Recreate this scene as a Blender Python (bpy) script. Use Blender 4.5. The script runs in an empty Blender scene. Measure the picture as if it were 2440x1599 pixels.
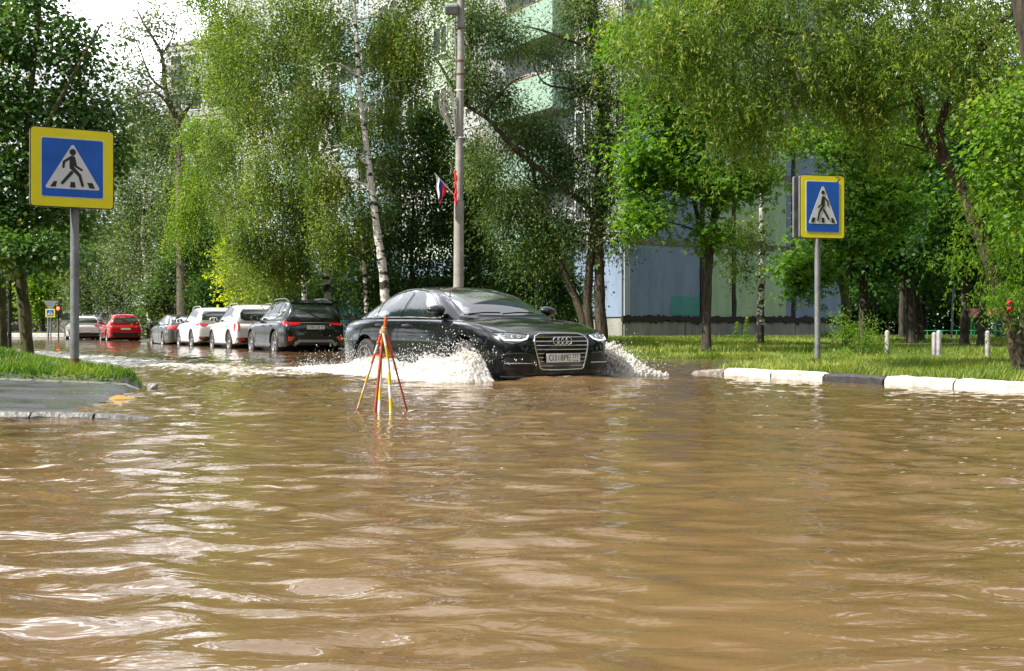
import bpy, bmesh, math, random
import numpy as np
from mathutils import Vector, Matrix, Quaternion
from mathutils.bvhtree import BVHTree

# ---------------------------------------------------------------- camera, world, sun, exposure
S = bpy.context.scene
CAM_H = 0.66                      # above the flood water (z = 0)
F_PX, CX, CY = 2740.0, 1220.0, 784.0
cam_d = bpy.data.cameras.new('camera')
cam_d.sensor_width = 36.0
cam_d.lens = 36.0 * F_PX / 2440.0
cam_d.shift_y = -15.5 / 2440.0
cam_d.clip_start = 0.05
cam_d.clip_end = 2000
cam = bpy.data.objects.new('camera', cam_d)
S.collection.objects.link(cam)
cam.location = (0, 0, CAM_H)
cam.rotation_euler = (math.radians(90), 0, 0)
S.camera = cam
S.render.resolution_x, S.render.resolution_y = 1024, 671
S.view_settings.view_transform = 'Standard'
S.view_settings.look = 'None'
S.view_settings.exposure = 0.9
S.view_settings.gamma = 1.0
S.cycles.max_bounces = 8
S.cycles.diffuse_bounces = 4
S.cycles.transmission_bounces = 6
S.cycles.transparent_max_bounces = 12
S.cycles.use_denoising = True

SUN_AZ, SUN_EL = math.radians(-112), math.radians(44)     # azimuth from +Y, clockwise
wd = bpy.data.worlds.new('World')
S.world = wd
wd.use_nodes = True
nt = wd.node_tree
nt.nodes.clear()
w_out = nt.nodes.new('ShaderNodeOutputWorld')
w_bg = nt.nodes.new('ShaderNodeBackground')
w_bg.inputs['Strength'].default_value = 0.068
sky = nt.nodes.new('ShaderNodeTexSky')
sky.sky_type = 'NISHITA'
sky.sun_disc = False
sky.sun_elevation = SUN_EL
sky.sun_rotation = SUN_AZ
sky.dust_density = 1.5
tc = nt.nodes.new('ShaderNodeTexCoord')
mp = nt.nodes.new('ShaderNodeMapping')
mp.inputs['Scale'].default_value = (1, 1, 2.4)
cl = nt.nodes.new('ShaderNodeTexNoise')
cl.inputs['Scale'].default_value = 2.3
cl.inputs['Detail'].default_value = 7
cl.inputs['Roughness'].default_value = 0.6
cr = nt.nodes.new('ShaderNodeValToRGB')
cr.color_ramp.elements[0].position = 0.30
cr.color_ramp.elements[1].position = 0.50
mx = nt.nodes.new('ShaderNodeMix')
mx.data_type = 'RGBA'
# sunlit cloud, brighter toward the sun (thin cloud scatters forward)
vd = nt.nodes.new('ShaderNodeVectorMath'); vd.operation = 'DOT_PRODUCT'
vd.inputs[1].default_value = (math.sin(SUN_AZ) * math.cos(SUN_EL), math.cos(SUN_AZ) * math.cos(SUN_EL), math.sin(SUN_EL))
vm = nt.nodes.new('ShaderNodeMath'); vm.operation = 'MAXIMUM'; vm.inputs[1].default_value = 0.0
vp = nt.nodes.new('ShaderNodeMath'); vp.operation = 'POWER'; vp.inputs[1].default_value = 2.2
vs = nt.nodes.new('ShaderNodeMath'); vs.operation = 'MULTIPLY_ADD'; vs.inputs[1].default_value = 4.0; vs.inputs[2].default_value = 5.0
vc = nt.nodes.new('ShaderNodeVectorMath'); vc.operation = 'SCALE'; vc.inputs[0].default_value = (.97, 1.0, 1.06)
nt.links.new(tc.outputs['Generated'], vd.inputs[0])
nt.links.new(vd.outputs['Value'], vm.inputs[0])
nt.links.new(vm.outputs[0], vp.inputs[0])
nt.links.new(vp.outputs[0], vs.inputs[0])
cn = nt.nodes.new('ShaderNodeTexNoise'); cn.inputs['Scale'].default_value = 3.4; cn.inputs['Detail'].default_value = 5
cm = nt.nodes.new('ShaderNodeMapRange'); cm.inputs['From Min'].default_value = .50; cm.inputs['From Max'].default_value = .62; cm.inputs['To Min'].default_value = .75; cm.inputs['To Max'].default_value = 3.0
cv = nt.nodes.new('ShaderNodeMath'); cv.operation = 'MULTIPLY'
nt.links.new(mp.outputs['Vector'], cn.inputs['Vector']); nt.links.new(cn.outputs['Fac'], cm.inputs['Value'])
nt.links.new(vs.outputs[0], cv.inputs[0]); nt.links.new(cm.outputs[0], cv.inputs[1])
# extra bright lobe added to the sky over the street end for water glints
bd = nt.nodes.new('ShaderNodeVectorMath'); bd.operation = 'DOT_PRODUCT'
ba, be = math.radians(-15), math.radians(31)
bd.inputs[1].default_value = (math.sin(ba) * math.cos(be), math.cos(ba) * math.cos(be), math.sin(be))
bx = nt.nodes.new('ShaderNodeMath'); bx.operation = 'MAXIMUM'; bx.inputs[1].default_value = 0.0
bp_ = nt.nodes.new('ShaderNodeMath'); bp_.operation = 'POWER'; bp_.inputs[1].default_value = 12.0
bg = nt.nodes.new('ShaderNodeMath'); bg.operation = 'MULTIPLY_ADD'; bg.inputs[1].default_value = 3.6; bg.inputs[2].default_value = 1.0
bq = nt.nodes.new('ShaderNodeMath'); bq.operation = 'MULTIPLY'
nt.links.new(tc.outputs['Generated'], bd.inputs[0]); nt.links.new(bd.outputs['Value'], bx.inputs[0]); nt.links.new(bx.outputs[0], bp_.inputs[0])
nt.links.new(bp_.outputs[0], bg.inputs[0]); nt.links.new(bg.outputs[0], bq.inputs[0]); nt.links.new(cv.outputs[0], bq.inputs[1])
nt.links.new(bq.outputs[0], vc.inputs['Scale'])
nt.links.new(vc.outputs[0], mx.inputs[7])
nt.links.new(tc.outputs['Generated'], mp.inputs['Vector'])
nt.links.new(mp.outputs['Vector'], cl.inputs['Vector'])
nt.links.new(cl.outputs['Fac'], cr.inputs['Fac'])
nt.links.new(cr.outputs['Color'], mx.inputs[0])
nt.links.new(sky.outputs['Color'], mx.inputs[6])
nt.links.new(mx.outputs[2], w_bg.inputs['Color'])
nt.links.new(w_bg.outputs['Background'], w_out.inputs['Surface'])

sun_d = bpy.data.lights.new('sun', 'SUN')
sun_d.energy = 5.0
sun_d.angle = math.radians(0.6)
sun_d.color = (1.0, 0.93, 0.82)
sun = bpy.data.objects.new('sun', sun_d)
S.collection.objects.link(sun)
sdir = Vector((math.sin(SUN_AZ) * math.cos(SUN_EL), math.cos(SUN_AZ) * math.cos(SUN_EL), math.sin(SUN_EL)))
sun.rotation_euler = sdir.to_track_quat('Z', 'Y').to_euler()
sun.location = sdir * 60

# ---------------------------------------------------------------- helpers
COL = S.collection
rng = np.random.default_rng(7)
random.seed(7)


def at(x, y, D):
    """world point seen at photo pixel (x, y) at depth D"""
    return Vector(((x - CX) / F_PX * D, D, CAM_H + (CY - y) / F_PX * D))


def tag(o, label=None, cat=None, group=None, kind=None):
    if label: o['label'] = label
    if cat: o['category'] = cat
    if group: o['group'] = group
    if kind: o['kind'] = kind
    return o


def empty(name, loc=(0, 0, 0), rz=0.0, label=None, cat=None, group=None):
    o = bpy.data.objects.new(name, None)
    o.empty_display_size = 0.2
    COL.objects.link(o)
    o.location = loc
    o.rotation_euler = (0, 0, rz)
    return tag(o, label, cat, group)


def link_mesh(name, me, mat=None, parent=None):
    o = bpy.data.objects.new(name, me)
    COL.objects.link(o)
    if mat is not None and len(me.materials) == 0:
        for m in (mat if isinstance(mat, (list, tuple)) else [mat]):
            me.materials.append(m)
    if parent is not None:
        o.parent = parent
    return o


def smooth(me, angle=None):
    me.polygons.foreach_set('use_smooth', [True] * len(me.polygons))
    if angle is not None:
        try:
            me.set_sharp_from_angle(angle=math.radians(angle))
        except Exception:
            pass


def from_bm(name, bm, mat=None, parent=None, sm=None):
    me = bpy.data.meshes.new(name)
    bmesh.ops.recalc_face_normals(bm, faces=bm.faces)
    bm.to_mesh(me)
    bm.free()
    if sm is not None:
        smooth(me, sm)
    return link_mesh(name, me, mat, parent)


def np_mesh(name, V, F, mat=None, parent=None, attr=None, sm=False):
    """V (n,3) float, F (m,k) int all same arity"""
    me = bpy.data.meshes.new(name)
    V = np.asarray(V, np.float32)
    F = np.asarray(F, np.int32)
    m, k = F.shape
    me.vertices.add(len(V))
    me.vertices.foreach_set('co', V.ravel())
    me.loops.add(m * k)
    me.loops.foreach_set('vertex_index', F.ravel())
    me.polygons.add(m)
    me.polygons.foreach_set('loop_start', np.arange(0, m * k, k, dtype=np.int32))
    try:
        me.polygons.foreach_set('loop_total', np.full(m, k, np.int32))
    except Exception:
        pass
    if sm:
        me.polygons.foreach_set('use_smooth', np.ones(m, bool))
    me.update(calc_edges=True)
    if attr:
        for an, (dom, vals) in attr.items():
            a = me.attributes.new(an, 'FLOAT', dom)
            a.data.foreach_set('value', np.asarray(vals, np.float32))
    return link_mesh(name, me, mat, parent)


def bm_box(bm, c, s, rot=None):
    m = Matrix.Translation(c)
    if rot is not None:
        m = m @ rot.to_4x4()
    m = m @ Matrix.Diagonal((s[0], s[1], s[2], 1))
    return bmesh.ops.create_cube(bm, size=1.0, matrix=m)['verts']


def bm_tube(bm, pts, r, n=8, caps=True, closed=False):
    """tube through pts; r scalar or list"""
    pts = [Vector(p) for p in pts]
    if not isinstance(r, (list, tuple, np.ndarray)):
        r = [r] * len(pts)
    rings = []
    N = len(pts)
    up = None
    for i, p in enumerate(pts):
        if closed:
            t = (pts[(i + 1) % N] - pts[(i - 1) % N])
        else:
            t = (pts[min(i + 1, N - 1)] - pts[max(i - 1, 0)])
        t.normalize()
        if up is None:
            up = Vector((0, 0, 1)) if abs(t.z) < .9 else Vector((1, 0, 0))
        a = t.cross(up)
        if a.length < 1e-6:
            a = t.cross(Vector((0, 1, 0)))
        a.normalize()
        b = a.cross(t).normalized()
        up = b
        ring = [bm.verts.new(p + (a * math.cos(2 * math.pi * k / n) + b * math.sin(2 * math.pi * k / n)) * r[i]) for k in range(n)]
        rings.append(ring)
    M = N if closed else N - 1
    for i in range(M):
        A, B = rings[i], rings[(i + 1) % N]
        for k in range(n):
            bm.faces.new((A[k], A[(k + 1) % n], B[(k + 1) % n], B[k]))
    if caps and not closed:
        bm.faces.new(rings[0][::-1])
        bm.faces.new(rings[-1])


def bm_prism(bm, poly, depth, M):
    """poly: list of 2D (x,z) points, extruded along +y from 0 to depth, then transformed"""
    a = [bm.verts.new(M @ Vector((x, 0, z))) for x, z in poly]
    b = [bm.verts.new(M @ Vector((x, depth, z))) for x, z in poly]
    n = len(poly)
    bm.faces.new(a)
    bm.faces.new(b[::-1])
    for i in range(n):
        bm.faces.new((a[i], b[i], b[(i + 1) % n], a[(i + 1) % n]))


def rrect(w, h, r, n=5, cx=0, cz=0):
    out = []
    for (sx, sz, a0) in ((1, 1, 0), (-1, 1, 90), (-1, -1, 180), (1, -1, 270)):
        for k in range(n + 1):
            a = math.radians(a0 + 90 * k / n)
            out.append((cx + sx * (w / 2 - r) + r * math.cos(a), cz + sz * (h / 2 - r) + r * math.sin(a)))
    return out


def bevel(o, w=0.01, seg=2, ang=40):
    m = o.modifiers.new('bevel', 'BEVEL')
    m.width = w
    m.segments = seg
    m.limit_method = 'ANGLE'
    m.angle_limit = math.radians(ang)
    return o


def text_mesh(name, s, size, mat, parent, M, extrude=0.0008, ax='CENTER'):
    cu = bpy.data.curves.new(name, 'FONT')
    cu.body = s
    cu.size = size
    cu.align_x = ax
    cu.align_y = 'CENTER'
    cu.extrude = extrude
    t = bpy.data.objects.new(name, cu)
    COL.objects.link(t)
    dg = bpy.context.evaluated_depsgraph_get()
    me = bpy.data.meshes.new_from_object(t.evaluated_get(dg))
    bpy.data.objects.remove(t)
    me.transform(M)
    me.materials.clear()
    return link_mesh(name, me, mat, parent)


# ---------------------------------------------------------------- materials
def mat_new(name):
    m = bpy.data.materials.new(name)
    m.use_nodes = True
    n = m.node_tree
    b = n.nodes.get('Principled BSDF')
    return m, n, b


def simple(name, col, rough=0.5, metal=0.0, noise=0.0, nscale=6.0, bump=0.0, bscale=60.0, coat=0.0, spec=None, coords='Object', emit=None):
    m, n, b = mat_new(name)
    b.inputs['Base Color'].default_value = (*col, 1)
    b.inputs['Roughness'].default_value = rough
    b.inputs['Metallic'].default_value = metal
    if coat:
        b.inputs['Coat Weight'].default_value = coat
        b.inputs['Coat Roughness'].default_value = 0.03
    if spec is not None:
        b.inputs['Specular IOR Level'].default_value = spec
    if emit:
        b.inputs['Emission Color'].default_value = (*emit[:3], 1)
        b.inputs['Emission Strength'].default_value = emit[3]
    t = n.nodes.new('ShaderNodeTexCoord')
    if noise:
        nz = n.nodes.new('ShaderNodeTexNoise')
        nz.inputs['Scale'].default_value = nscale
        nz.inputs['Detail'].default_value = 6
        nz.inputs['Roughness'].default_value = 0.65
        n.links.new(t.outputs[coords], nz.inputs['Vector'])
        r = n.nodes.new('ShaderNodeMapRange')
        r.inputs['From Min'].default_value = 0.3
        r.inputs['From Max'].default_value = 0.7
        r.inputs['To Min'].default_value = 1 - noise
        r.inputs['To Max'].default_value = 1 + noise
        n.links.new(nz.outputs['Fac'], r.inputs['Value'])
        x = n.nodes.new('ShaderNodeMix')
        x.data_type = 'RGBA'
        x.blend_type = 'MULTIPLY'
        x.inputs[0].default_value = 1
        x.inputs[6].default_value = (*col, 1)
        n.links.new(r.outputs[0], x.inputs[7])
        n.links.new(x.outputs[2], b.inputs['Base Color'])
    if bump:
        nb = n.nodes.new('ShaderNodeTexNoise')
        nb.inputs['Scale'].default_value = bscale
        nb.inputs['Detail'].default_value = 4
        n.links.new(t.outputs[coords], nb.inputs['Vector'])
        bp = n.nodes.new('ShaderNodeBump')
        bp.inputs['Strength'].default_value = bump
        bp.inputs['Distance'].default_value = 0.01
        n.links.new(nb.outputs['Fac'], bp.inputs['Height'])
        n.links.new(bp.outputs['Normal'], b.inputs['Normal'])
    return m


def leaf_mat(name, c0, c1, c2, transl=0.45, rough=0.38, pos=0.5, gain=1.22):
    """leaf colour differs leaf by leaf through the 'tint' face attribute"""
    c0, c1, c2 = [tuple(v * gain for v in c) for c in (c0, c1, c2)]
    rough += 0.12; transl += 0.06
    m, n, b = mat_new(name)
    a = n.nodes.new('ShaderNodeAttribute')
    a.attribute_name = 'tint'
    r = n.nodes.new('ShaderNodeValToRGB')
    r.color_ramp.elements[0].color = (*c0, 1)
    r.color_ramp.elements[1].color = (*c2, 1)
    e = r.color_ramp.elements.new(pos)
    e.color = (*c1, 1)
    n.links.new(a.outputs['Fac'], r.inputs['Fac'])
    n.links.new(r.outputs['Color'], b.inputs['Base Color'])
    b.inputs['Roughness'].default_value = rough
    b.inputs['Specular IOR Level'].default_value = 0.3
    tr = n.nodes.new('ShaderNodeBsdfTranslucent')
    mul = n.nodes.new('ShaderNodeMix')
    mul.data_type = 'RGBA'
    mul.blend_type = 'MULTIPLY'
    mul.inputs[0].default_value = 1
    mul.inputs[7].default_value = (1.5, 1.6, 0.55, 1)
    n.links.new(r.outputs['Color'], mul.inputs[6])
    n.links.new(mul.outputs[2], tr.inputs['Color'])
    mixs = n.nodes.new('ShaderNodeMixShader')
    mixs.inputs[0].default_value = transl
    n.links.new(b.outputs[0], mixs.inputs[1])
    n.links.new(tr.outputs[0], mixs.inputs[2])
    n.links.new(mixs.outputs[0], n.nodes['Material Output'].inputs['Surface'])
    return m
# ---------------------------------------------------------------- cars
M_GLASS = None


def car_materials():
    g = {}
    def paint(name, col, rough=0.22, metal=0.0, coat=1.0, dirt=0.25):
        m, n, b = mat_new(name)
        b.inputs['Roughness'].default_value = rough
        b.inputs['Metallic'].default_value = metal
        b.inputs['Coat Weight'].default_value = coat
        b.inputs['Coat Roughness'].default_value = 0.03
        b.inputs['Specular IOR Level'].default_value = 0.25
        t = n.nodes.new('ShaderNodeTexCoord')
        nz = n.nodes.new('ShaderNodeTexNoise')
        nz.inputs['Scale'].default_value = 3.5
        nz.inputs['Detail'].default_value = 8
        nz.inputs['Roughness'].default_value = 0.7
        n.links.new(t.outputs['Object'], nz.inputs['Vector'])
        sx = n.nodes.new('ShaderNodeSeparateXYZ')
        n.links.new(t.outputs['Object'], sx.inputs[0])
        hz = n.nodes.new('ShaderNodeMapRange')       # road film, thicker low on the body
        hz.inputs['From Min'].default_value = 0.75
        hz.inputs['From Max'].default_value = 0.2
        hz.inputs['To Min'].default_value = 0.04
        hz.inputs['To Max'].default_value = 0.8
        n.links.new(sx.outputs['Z'], hz.inputs['Value'])
        mu = n.nodes.new('ShaderNodeMath')
        mu.operation = 'MULTIPLY'
        n.links.new(hz.outputs[0], mu.inputs[0])
        n.links.new(nz.outputs['Fac'], mu.inputs[1])
        m2 = n.nodes.new('ShaderNodeMath')
        m2.operation = 'MULTIPLY'
        m2.inputs[1].default_value = dirt
        n.links.new(mu.outputs[0], m2.inputs[0])
        x = n.nodes.new('ShaderNodeMix')
        x.data_type = 'RGBA'
        x.inputs[6].default_value = (*col, 1)
        x.inputs[7].default_value = (0.16, 0.12, 0.08, 1)
        n.links.new(m2.outputs[0], x.inputs[0])
        n.links.new(x.outputs[2], b.inputs['Base Color'])
        return m
    g['paint'] = paint
    g['glass'] = simple('car_glass', (0.014, 0.022, 0.024), 0.02, spec=1.0, coat=1.0)
    g['glass'].node_tree.nodes['Principled BSDF'].inputs['Coat IOR'].default_value = 1.9
    g['chrome'] = simple('chrome', (0.75, 0.76, 0.78), 0.12, 1.0)
    g['satin'] = simple('satin_metal', (0.55, 0.56, 0.58), 0.3, 1.0)
    g['black'] = simple('black_plastic', (0.012, 0.012, 0.013), 0.45, noise=0.3, nscale=20)
    g['gloss'] = simple('gloss_black', (0.006, 0.006, 0.007), 0.12, coat=0.5)
    g['tyre'] = simple('tyre_rubber', (0.02, 0.019, 0.018), 0.75, noise=0.4, nscale=12, bump=0.3)
    g['alloy'] = simple('alloy_rim', (0.42, 0.42, 0.43), 0.3, 0.85, noise=0.2, nscale=8)
    g['plate'] = simple('plate_white', (0.82, 0.83, 0.83), 0.45)
    g['plate_ink'] = simple('plate_ink', (0.015, 0.015, 0.018), 0.5)
    g['red'] = simple('tail_lens', (0.42, 0.006, 0.012), 0.12, coat=1.0)
    g['redlit'] = simple('tail_lens_bright', (0.75, 0.05, 0.03), 0.12, coat=1.0)
    g['lamp'] = simple('headlamp_lens', (0.14, 0.16, 0.17), 0.08, 0.3, coat=1.0)
    g['drl'] = simple('light_strip', (0.85, 0.9, 0.9), 0.3, emit=(0.85, 0.95, 1.0, 0.5))
    g['grey'] = simple('grey_trim', (0.24, 0.24, 0.24), 0.5, noise=0.25, nscale=9)
    return g


def cr_interp(tab, x):
    """Catmull-Rom style smooth interpolation of a table [(x, v...)] sorted by descending x"""
    xs = [t[0] for t in tab]
    if x >= xs[0]: return list(tab[0][1:])
    if x <= xs[-1]: return list(tab[-1][1:])
    for i in range(len(xs) - 1):
        if xs[i] >= x >= xs[i + 1]:
            break
    u = (xs[i] - x) / (xs[i] - xs[i + 1])
    out = []
    for k in range(1, len(tab[0])):
        p1, p2 = tab[i][k], tab[i + 1][k]
        h = xs[i] - xs[i + 1]
        m1 = (p2 - p1) if i == 0 else ((tab[i + 1][k] - tab[i - 1][k]) / (xs[i - 1] - xs[i + 1]) * h)
        m2 = (p2 - p1) if i + 2 >= len(tab) else ((tab[i + 2][k] - tab[i][k]) / (xs[i] - xs[i + 2]) * h)
        # limit overshoot
        d = p2 - p1
        if d == 0: m1 = m2 = 0
        else:
            m1 = max(min(m1 / d, 2.5), 0) * d
            m2 = max(min(m2 / d, 2.5), 0) * d
        out.append((2 * u**3 - 3 * u**2 + 1) * p1 + (u**3 - 2 * u**2 + u) * m1 + (-2 * u**3 + 3 * u**2) * p2 + (u**3 - u**2) * m2)
    return out


def loft(bm, sections, close_ends=True):
    """sections: list of lists of half-section points (y>=0) from top centre to bottom centre; mirrored"""
    rings = []
    for sec in sections:
        full = [Vector(p) for p in sec]
        mir = [Vector((p[0], -p[1], p[2])) for p in sec[1:-1]][::-1]
        rings.append([bm.verts.new(v) for v in full + mir])
    n = len(rings[0])
    for a, b in zip(rings[:-1], rings[1:]):
        for k in range(n):
            bm.faces.new((a[k], a[(k + 1) % n], b[(k + 1) % n], b[k]))
    if close_ends:
        bm.faces.new(rings[0])
        bm.faces.new(rings[-1][::-1])
    return rings


def eval_mesh(o):
    dg = bpy.context.evaluated_depsgraph_get()
    dg.update()
    return bpy.data.meshes.new_from_object(o.evaluated_get(dg))


def patch(name, bvh, poly, axis, sign, mat, parent, off=0.004, step=0.05, thick=0.006, origin=0.0, lim=None, sm=40):
    """Panel that follows the body: 2-D outline cut to a grid, projected on the body along an axis.
    axis 'y': poly=(x,z), rays come from y=sign*2 ; axis 'x': poly=(y,z) ; axis 'z': poly=(x,y) from above"""
    bm = bmesh.new()
    if axis == 'y':
        mk = lambda p: Vector((p[0], sign * 2.0, p[1])); d = Vector((0, -sign, 0)); ax = (0, 2)
    elif axis == 'x':
        mk = lambda p: Vector((sign * 6.0, p[0], p[1])); d = Vector((-sign, 0, 0)); ax = (1, 2)
    else:
        mk = lambda p: Vector((p[0], p[1], 4.0)); d = Vector((0, 0, -1)); ax = (0, 1)
    bm.faces.new([bm.verts.new(mk(p)) for p in poly])
    for a in (0, 1):
        vals = [p[a] for p in poly]
        lo, hi = min(vals), max(vals)
        k = max(1, int(math.ceil((hi - lo) / step)))
        for i in range(1, k):
            c = Vector((0, 0, 0)); nn = Vector((0, 0, 0))
            c[ax[a]] = lo + (hi - lo) * i / k
            nn[ax[a]] = 1
            bmesh.ops.bisect_plane(bm, geom=bm.verts[:] + bm.edges[:] + bm.faces[:], plane_co=c, plane_no=nn)
    last = None
    miss = []
    for v in bm.verts:
        h = bvh.ray_cast(v.co, d)
        if h[0] is None:
            miss.append(v)
            continue
        nrm = h[1]
        if nrm.dot(d) > 0: nrm = -nrm
        v.co = h[0] + nrm * off
        last = v.co
    for v in miss:
        h = bvh.find_nearest(v.co if last is None else Vector((v.co.x if axis != 'x' else last.x, v.co.y if axis != 'y' else last.y, v.co.z if axis != 'z' else last.z)))
        if h[0] is not None:
            v.co = h[0] + h[1] * off
    bmesh.ops.recalc_face_normals(bm, faces=bm.faces)
    avg = Vector((0, 0, 0))
    for f in bm.faces: avg += f.normal * f.calc_area()
    if avg.dot(d) > 0:
        bmesh.ops.reverse_faces(bm, faces=bm.faces)
    if thick:
        g = bmesh.ops.solidify(bm, geom=bm.faces[:], thickness=thick)
    me = bpy.data.meshes.new(name)
    bm.to_mesh(me)
    bm.free()
    smooth(me, sm)
    return link_mesh(name, me, mat, parent)


def surf_pt(bvh, p, axis, sign, off=0.004):
    if axis == 'y':
        o = Vector((p[0], sign * 2.0, p[1])); d = Vector((0, -sign, 0))
    elif axis == 'x':
        o = Vector((sign * 6.0, p[0], p[1])); d = Vector((-sign, 0, 0))
    else:
        o = Vector((p[0], p[1], 4.0)); d = Vector((0, 0, -1))
    h = bvh.ray_cast(o, d)
    if h[0] is None:
        return None
    n = h[1] if h[1].dot(d) < 0 else -h[1]
    return h[0] + n * off


def surf_tube(name, bvh, pts2, axis, sign, mat, parent, r=0.006, off=0.002, closed=False, sub=6, n=6):
    P = []
    m = len(pts2)
    rngm = m if closed else m - 1
    for i in range(rngm):
        a, b = pts2[i], pts2[(i + 1) % m]
        for k in range(sub):
            t = k / sub
            q = surf_pt(bvh, (a[0] + (b[0] - a[0]) * t, a[1] + (b[1] - a[1]) * t), axis, sign, off)
            if q is not None: P.append(q)
    if not closed:
        q = surf_pt(bvh, pts2[-1], axis, sign, off)
        if q is not None: P.append(q)
    if len(P) < 3: return None
    bm = bmesh.new()
    bm_tube(bm, P, r, n, closed=closed)
    return from_bm(name, bm, mat, parent, 60)


def spline2(pts, n=6, closed=False):
    out = []
    m = len(pts)
    seg = m if closed else m - 1
    for i in range(seg):
        if closed:
            p0, p1, p2, p3 = pts[(i - 1) % m], pts[i], pts[(i + 1) % m], pts[(i + 2) % m]
        else:
            p0, p1, p2, p3 = pts[max(i - 1, 0)], pts[i], pts[i + 1], pts[min(i + 2, m - 1)]
        for k in range(n):
            t = k / n
            out.append(tuple(0.5 * ((2 * b) + (-a + c) * t + (2 * a - 5 * b + 4 * c - d) * t * t + (-a + 3 * b - 3 * c + d) * t**3) for a, b, c, d in zip(p0, p1, p2, p3)))
    if not closed: out.append(tuple(pts[-1]))
    return out


def make_wheel(parent, loc, side, R, rimR, G, spokes=5, w=0.22, steer=0.0, style='five'):
    """side: -1 = outer face toward -y"""
    wo = empty('wheel', loc)
    wo.parent = parent
    wo.rotation_euler = (0, 0, steer)
    bm = bmesh.new()
    prof = [(rimR, -w/2+.012), (rimR+.02, -w/2), (R-.03, -w/2+.004), (R-.008, -w/2+.02), (R, -w/2+.045), (R, w/2-.045), (R-.008, w/2-.02), (R-.03, w/2-.004), (rimR+.02, w/2), (rimR, w/2-.012)]
    N = 40
    rings = []
    for k in range(N):
        a = 2*math.pi*k/N
        rings.append([bm.verts.new((r*math.cos(a), y*1.0, r*math.sin(a))) for r, y in prof])
    for k in range(N):
        A, B = rings[k], rings[(k+1) % N]
        for i in range(len(prof)):
            j = (i+1) % len(prof)
            bm.faces.new((A[i], A[j], B[j], B[i]))
    from_bm('tyre', bm, G['tyre'], wo, 40)
    bm = bmesh.new()
    y0 = side * (w/2 - .012)
    # rim barrel + lip
    prof = [(rimR+.004, y0), (rimR+.004, y0+side*.012), (rimR-.012, y0+side*.014), (rimR-.022, y0-side*.006), (rimR-.03, y0-side*.10)]
    rings = []
    for k in range(N):
        a = 2*math.pi*k/N
        rings.append([bm.verts.new((r*math.cos(a), y, r*math.sin(a))) for r, y in prof])
    for k in range(N):
        A, B = rings[k], rings[(k+1) % N]
        for i in range(len(prof)-1):
            bm.faces.new((A[i], A[i+1], B[i+1], B[i]))
    def spoke(a, wa0, wa1, r0=.05, r1=None):
        r1 = r1 or rimR-.012
        vs = []
        for (rr, hw, yy) in ((r0, wa0, y0-side*.018), (rimR*.55, (wa0+wa1)/2*.9, y0-side*.006), (r1, wa1, y0-side*.004)):
            for s in (-1, 1):
                for dy in (0, -side*.028):
                    x, z = rr, s*hw
                    vs.append(bm.verts.new((x*math.cos(a)-z*math.sin(a), yy+dy, x*math.sin(a)+z*math.cos(a))))
        for q in (0, 4):
            a0, a1, b0, b1 = vs[q:q+4]
            c0, c1, d0, d1 = vs[q+4:q+8]
            for f in ((a0, b0, d0, c0), (a1, c1, d1, b1), (a0, c0, c1, a1), (b0, b1, d1, d0)):
                bm.faces.new(f)
    for k in range(spokes):
        a = 2*math.pi*k/spokes + .3
        if style == 'five':
            spoke(a, .035, .03)
        elif style == 'split':
            spoke(a-.13, .016, .014); spoke(a+.13, .016, .014)
        else:
            spoke(a, .02, .016)
    bmesh.ops.create_cone(bm, cap_ends=True, segments=20, radius1=.062, radius2=.05, depth=.03,
                          matrix=Matrix.Translation((0, y0-side*.012, 0)) @ Matrix.Rotation(math.radians(90) * (1 if side < 0 else -1), 4, 'X'))
    from_bm('rim', bm, G['alloy'], wo, 35)
    bm = bmesh.new()
    bmesh.ops.create_cone(bm, cap_ends=True, segments=32, radius1=rimR*.72, radius2=rimR*.72, depth=.02,
                          matrix=Matrix.Translation((0, y0-side*.075, 0)) @ Matrix.Rotation(math.radians(90), 4, 'X'))
    from_bm('brake_disc', bm, G['grey'], wo, 35)
    return wo


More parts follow.
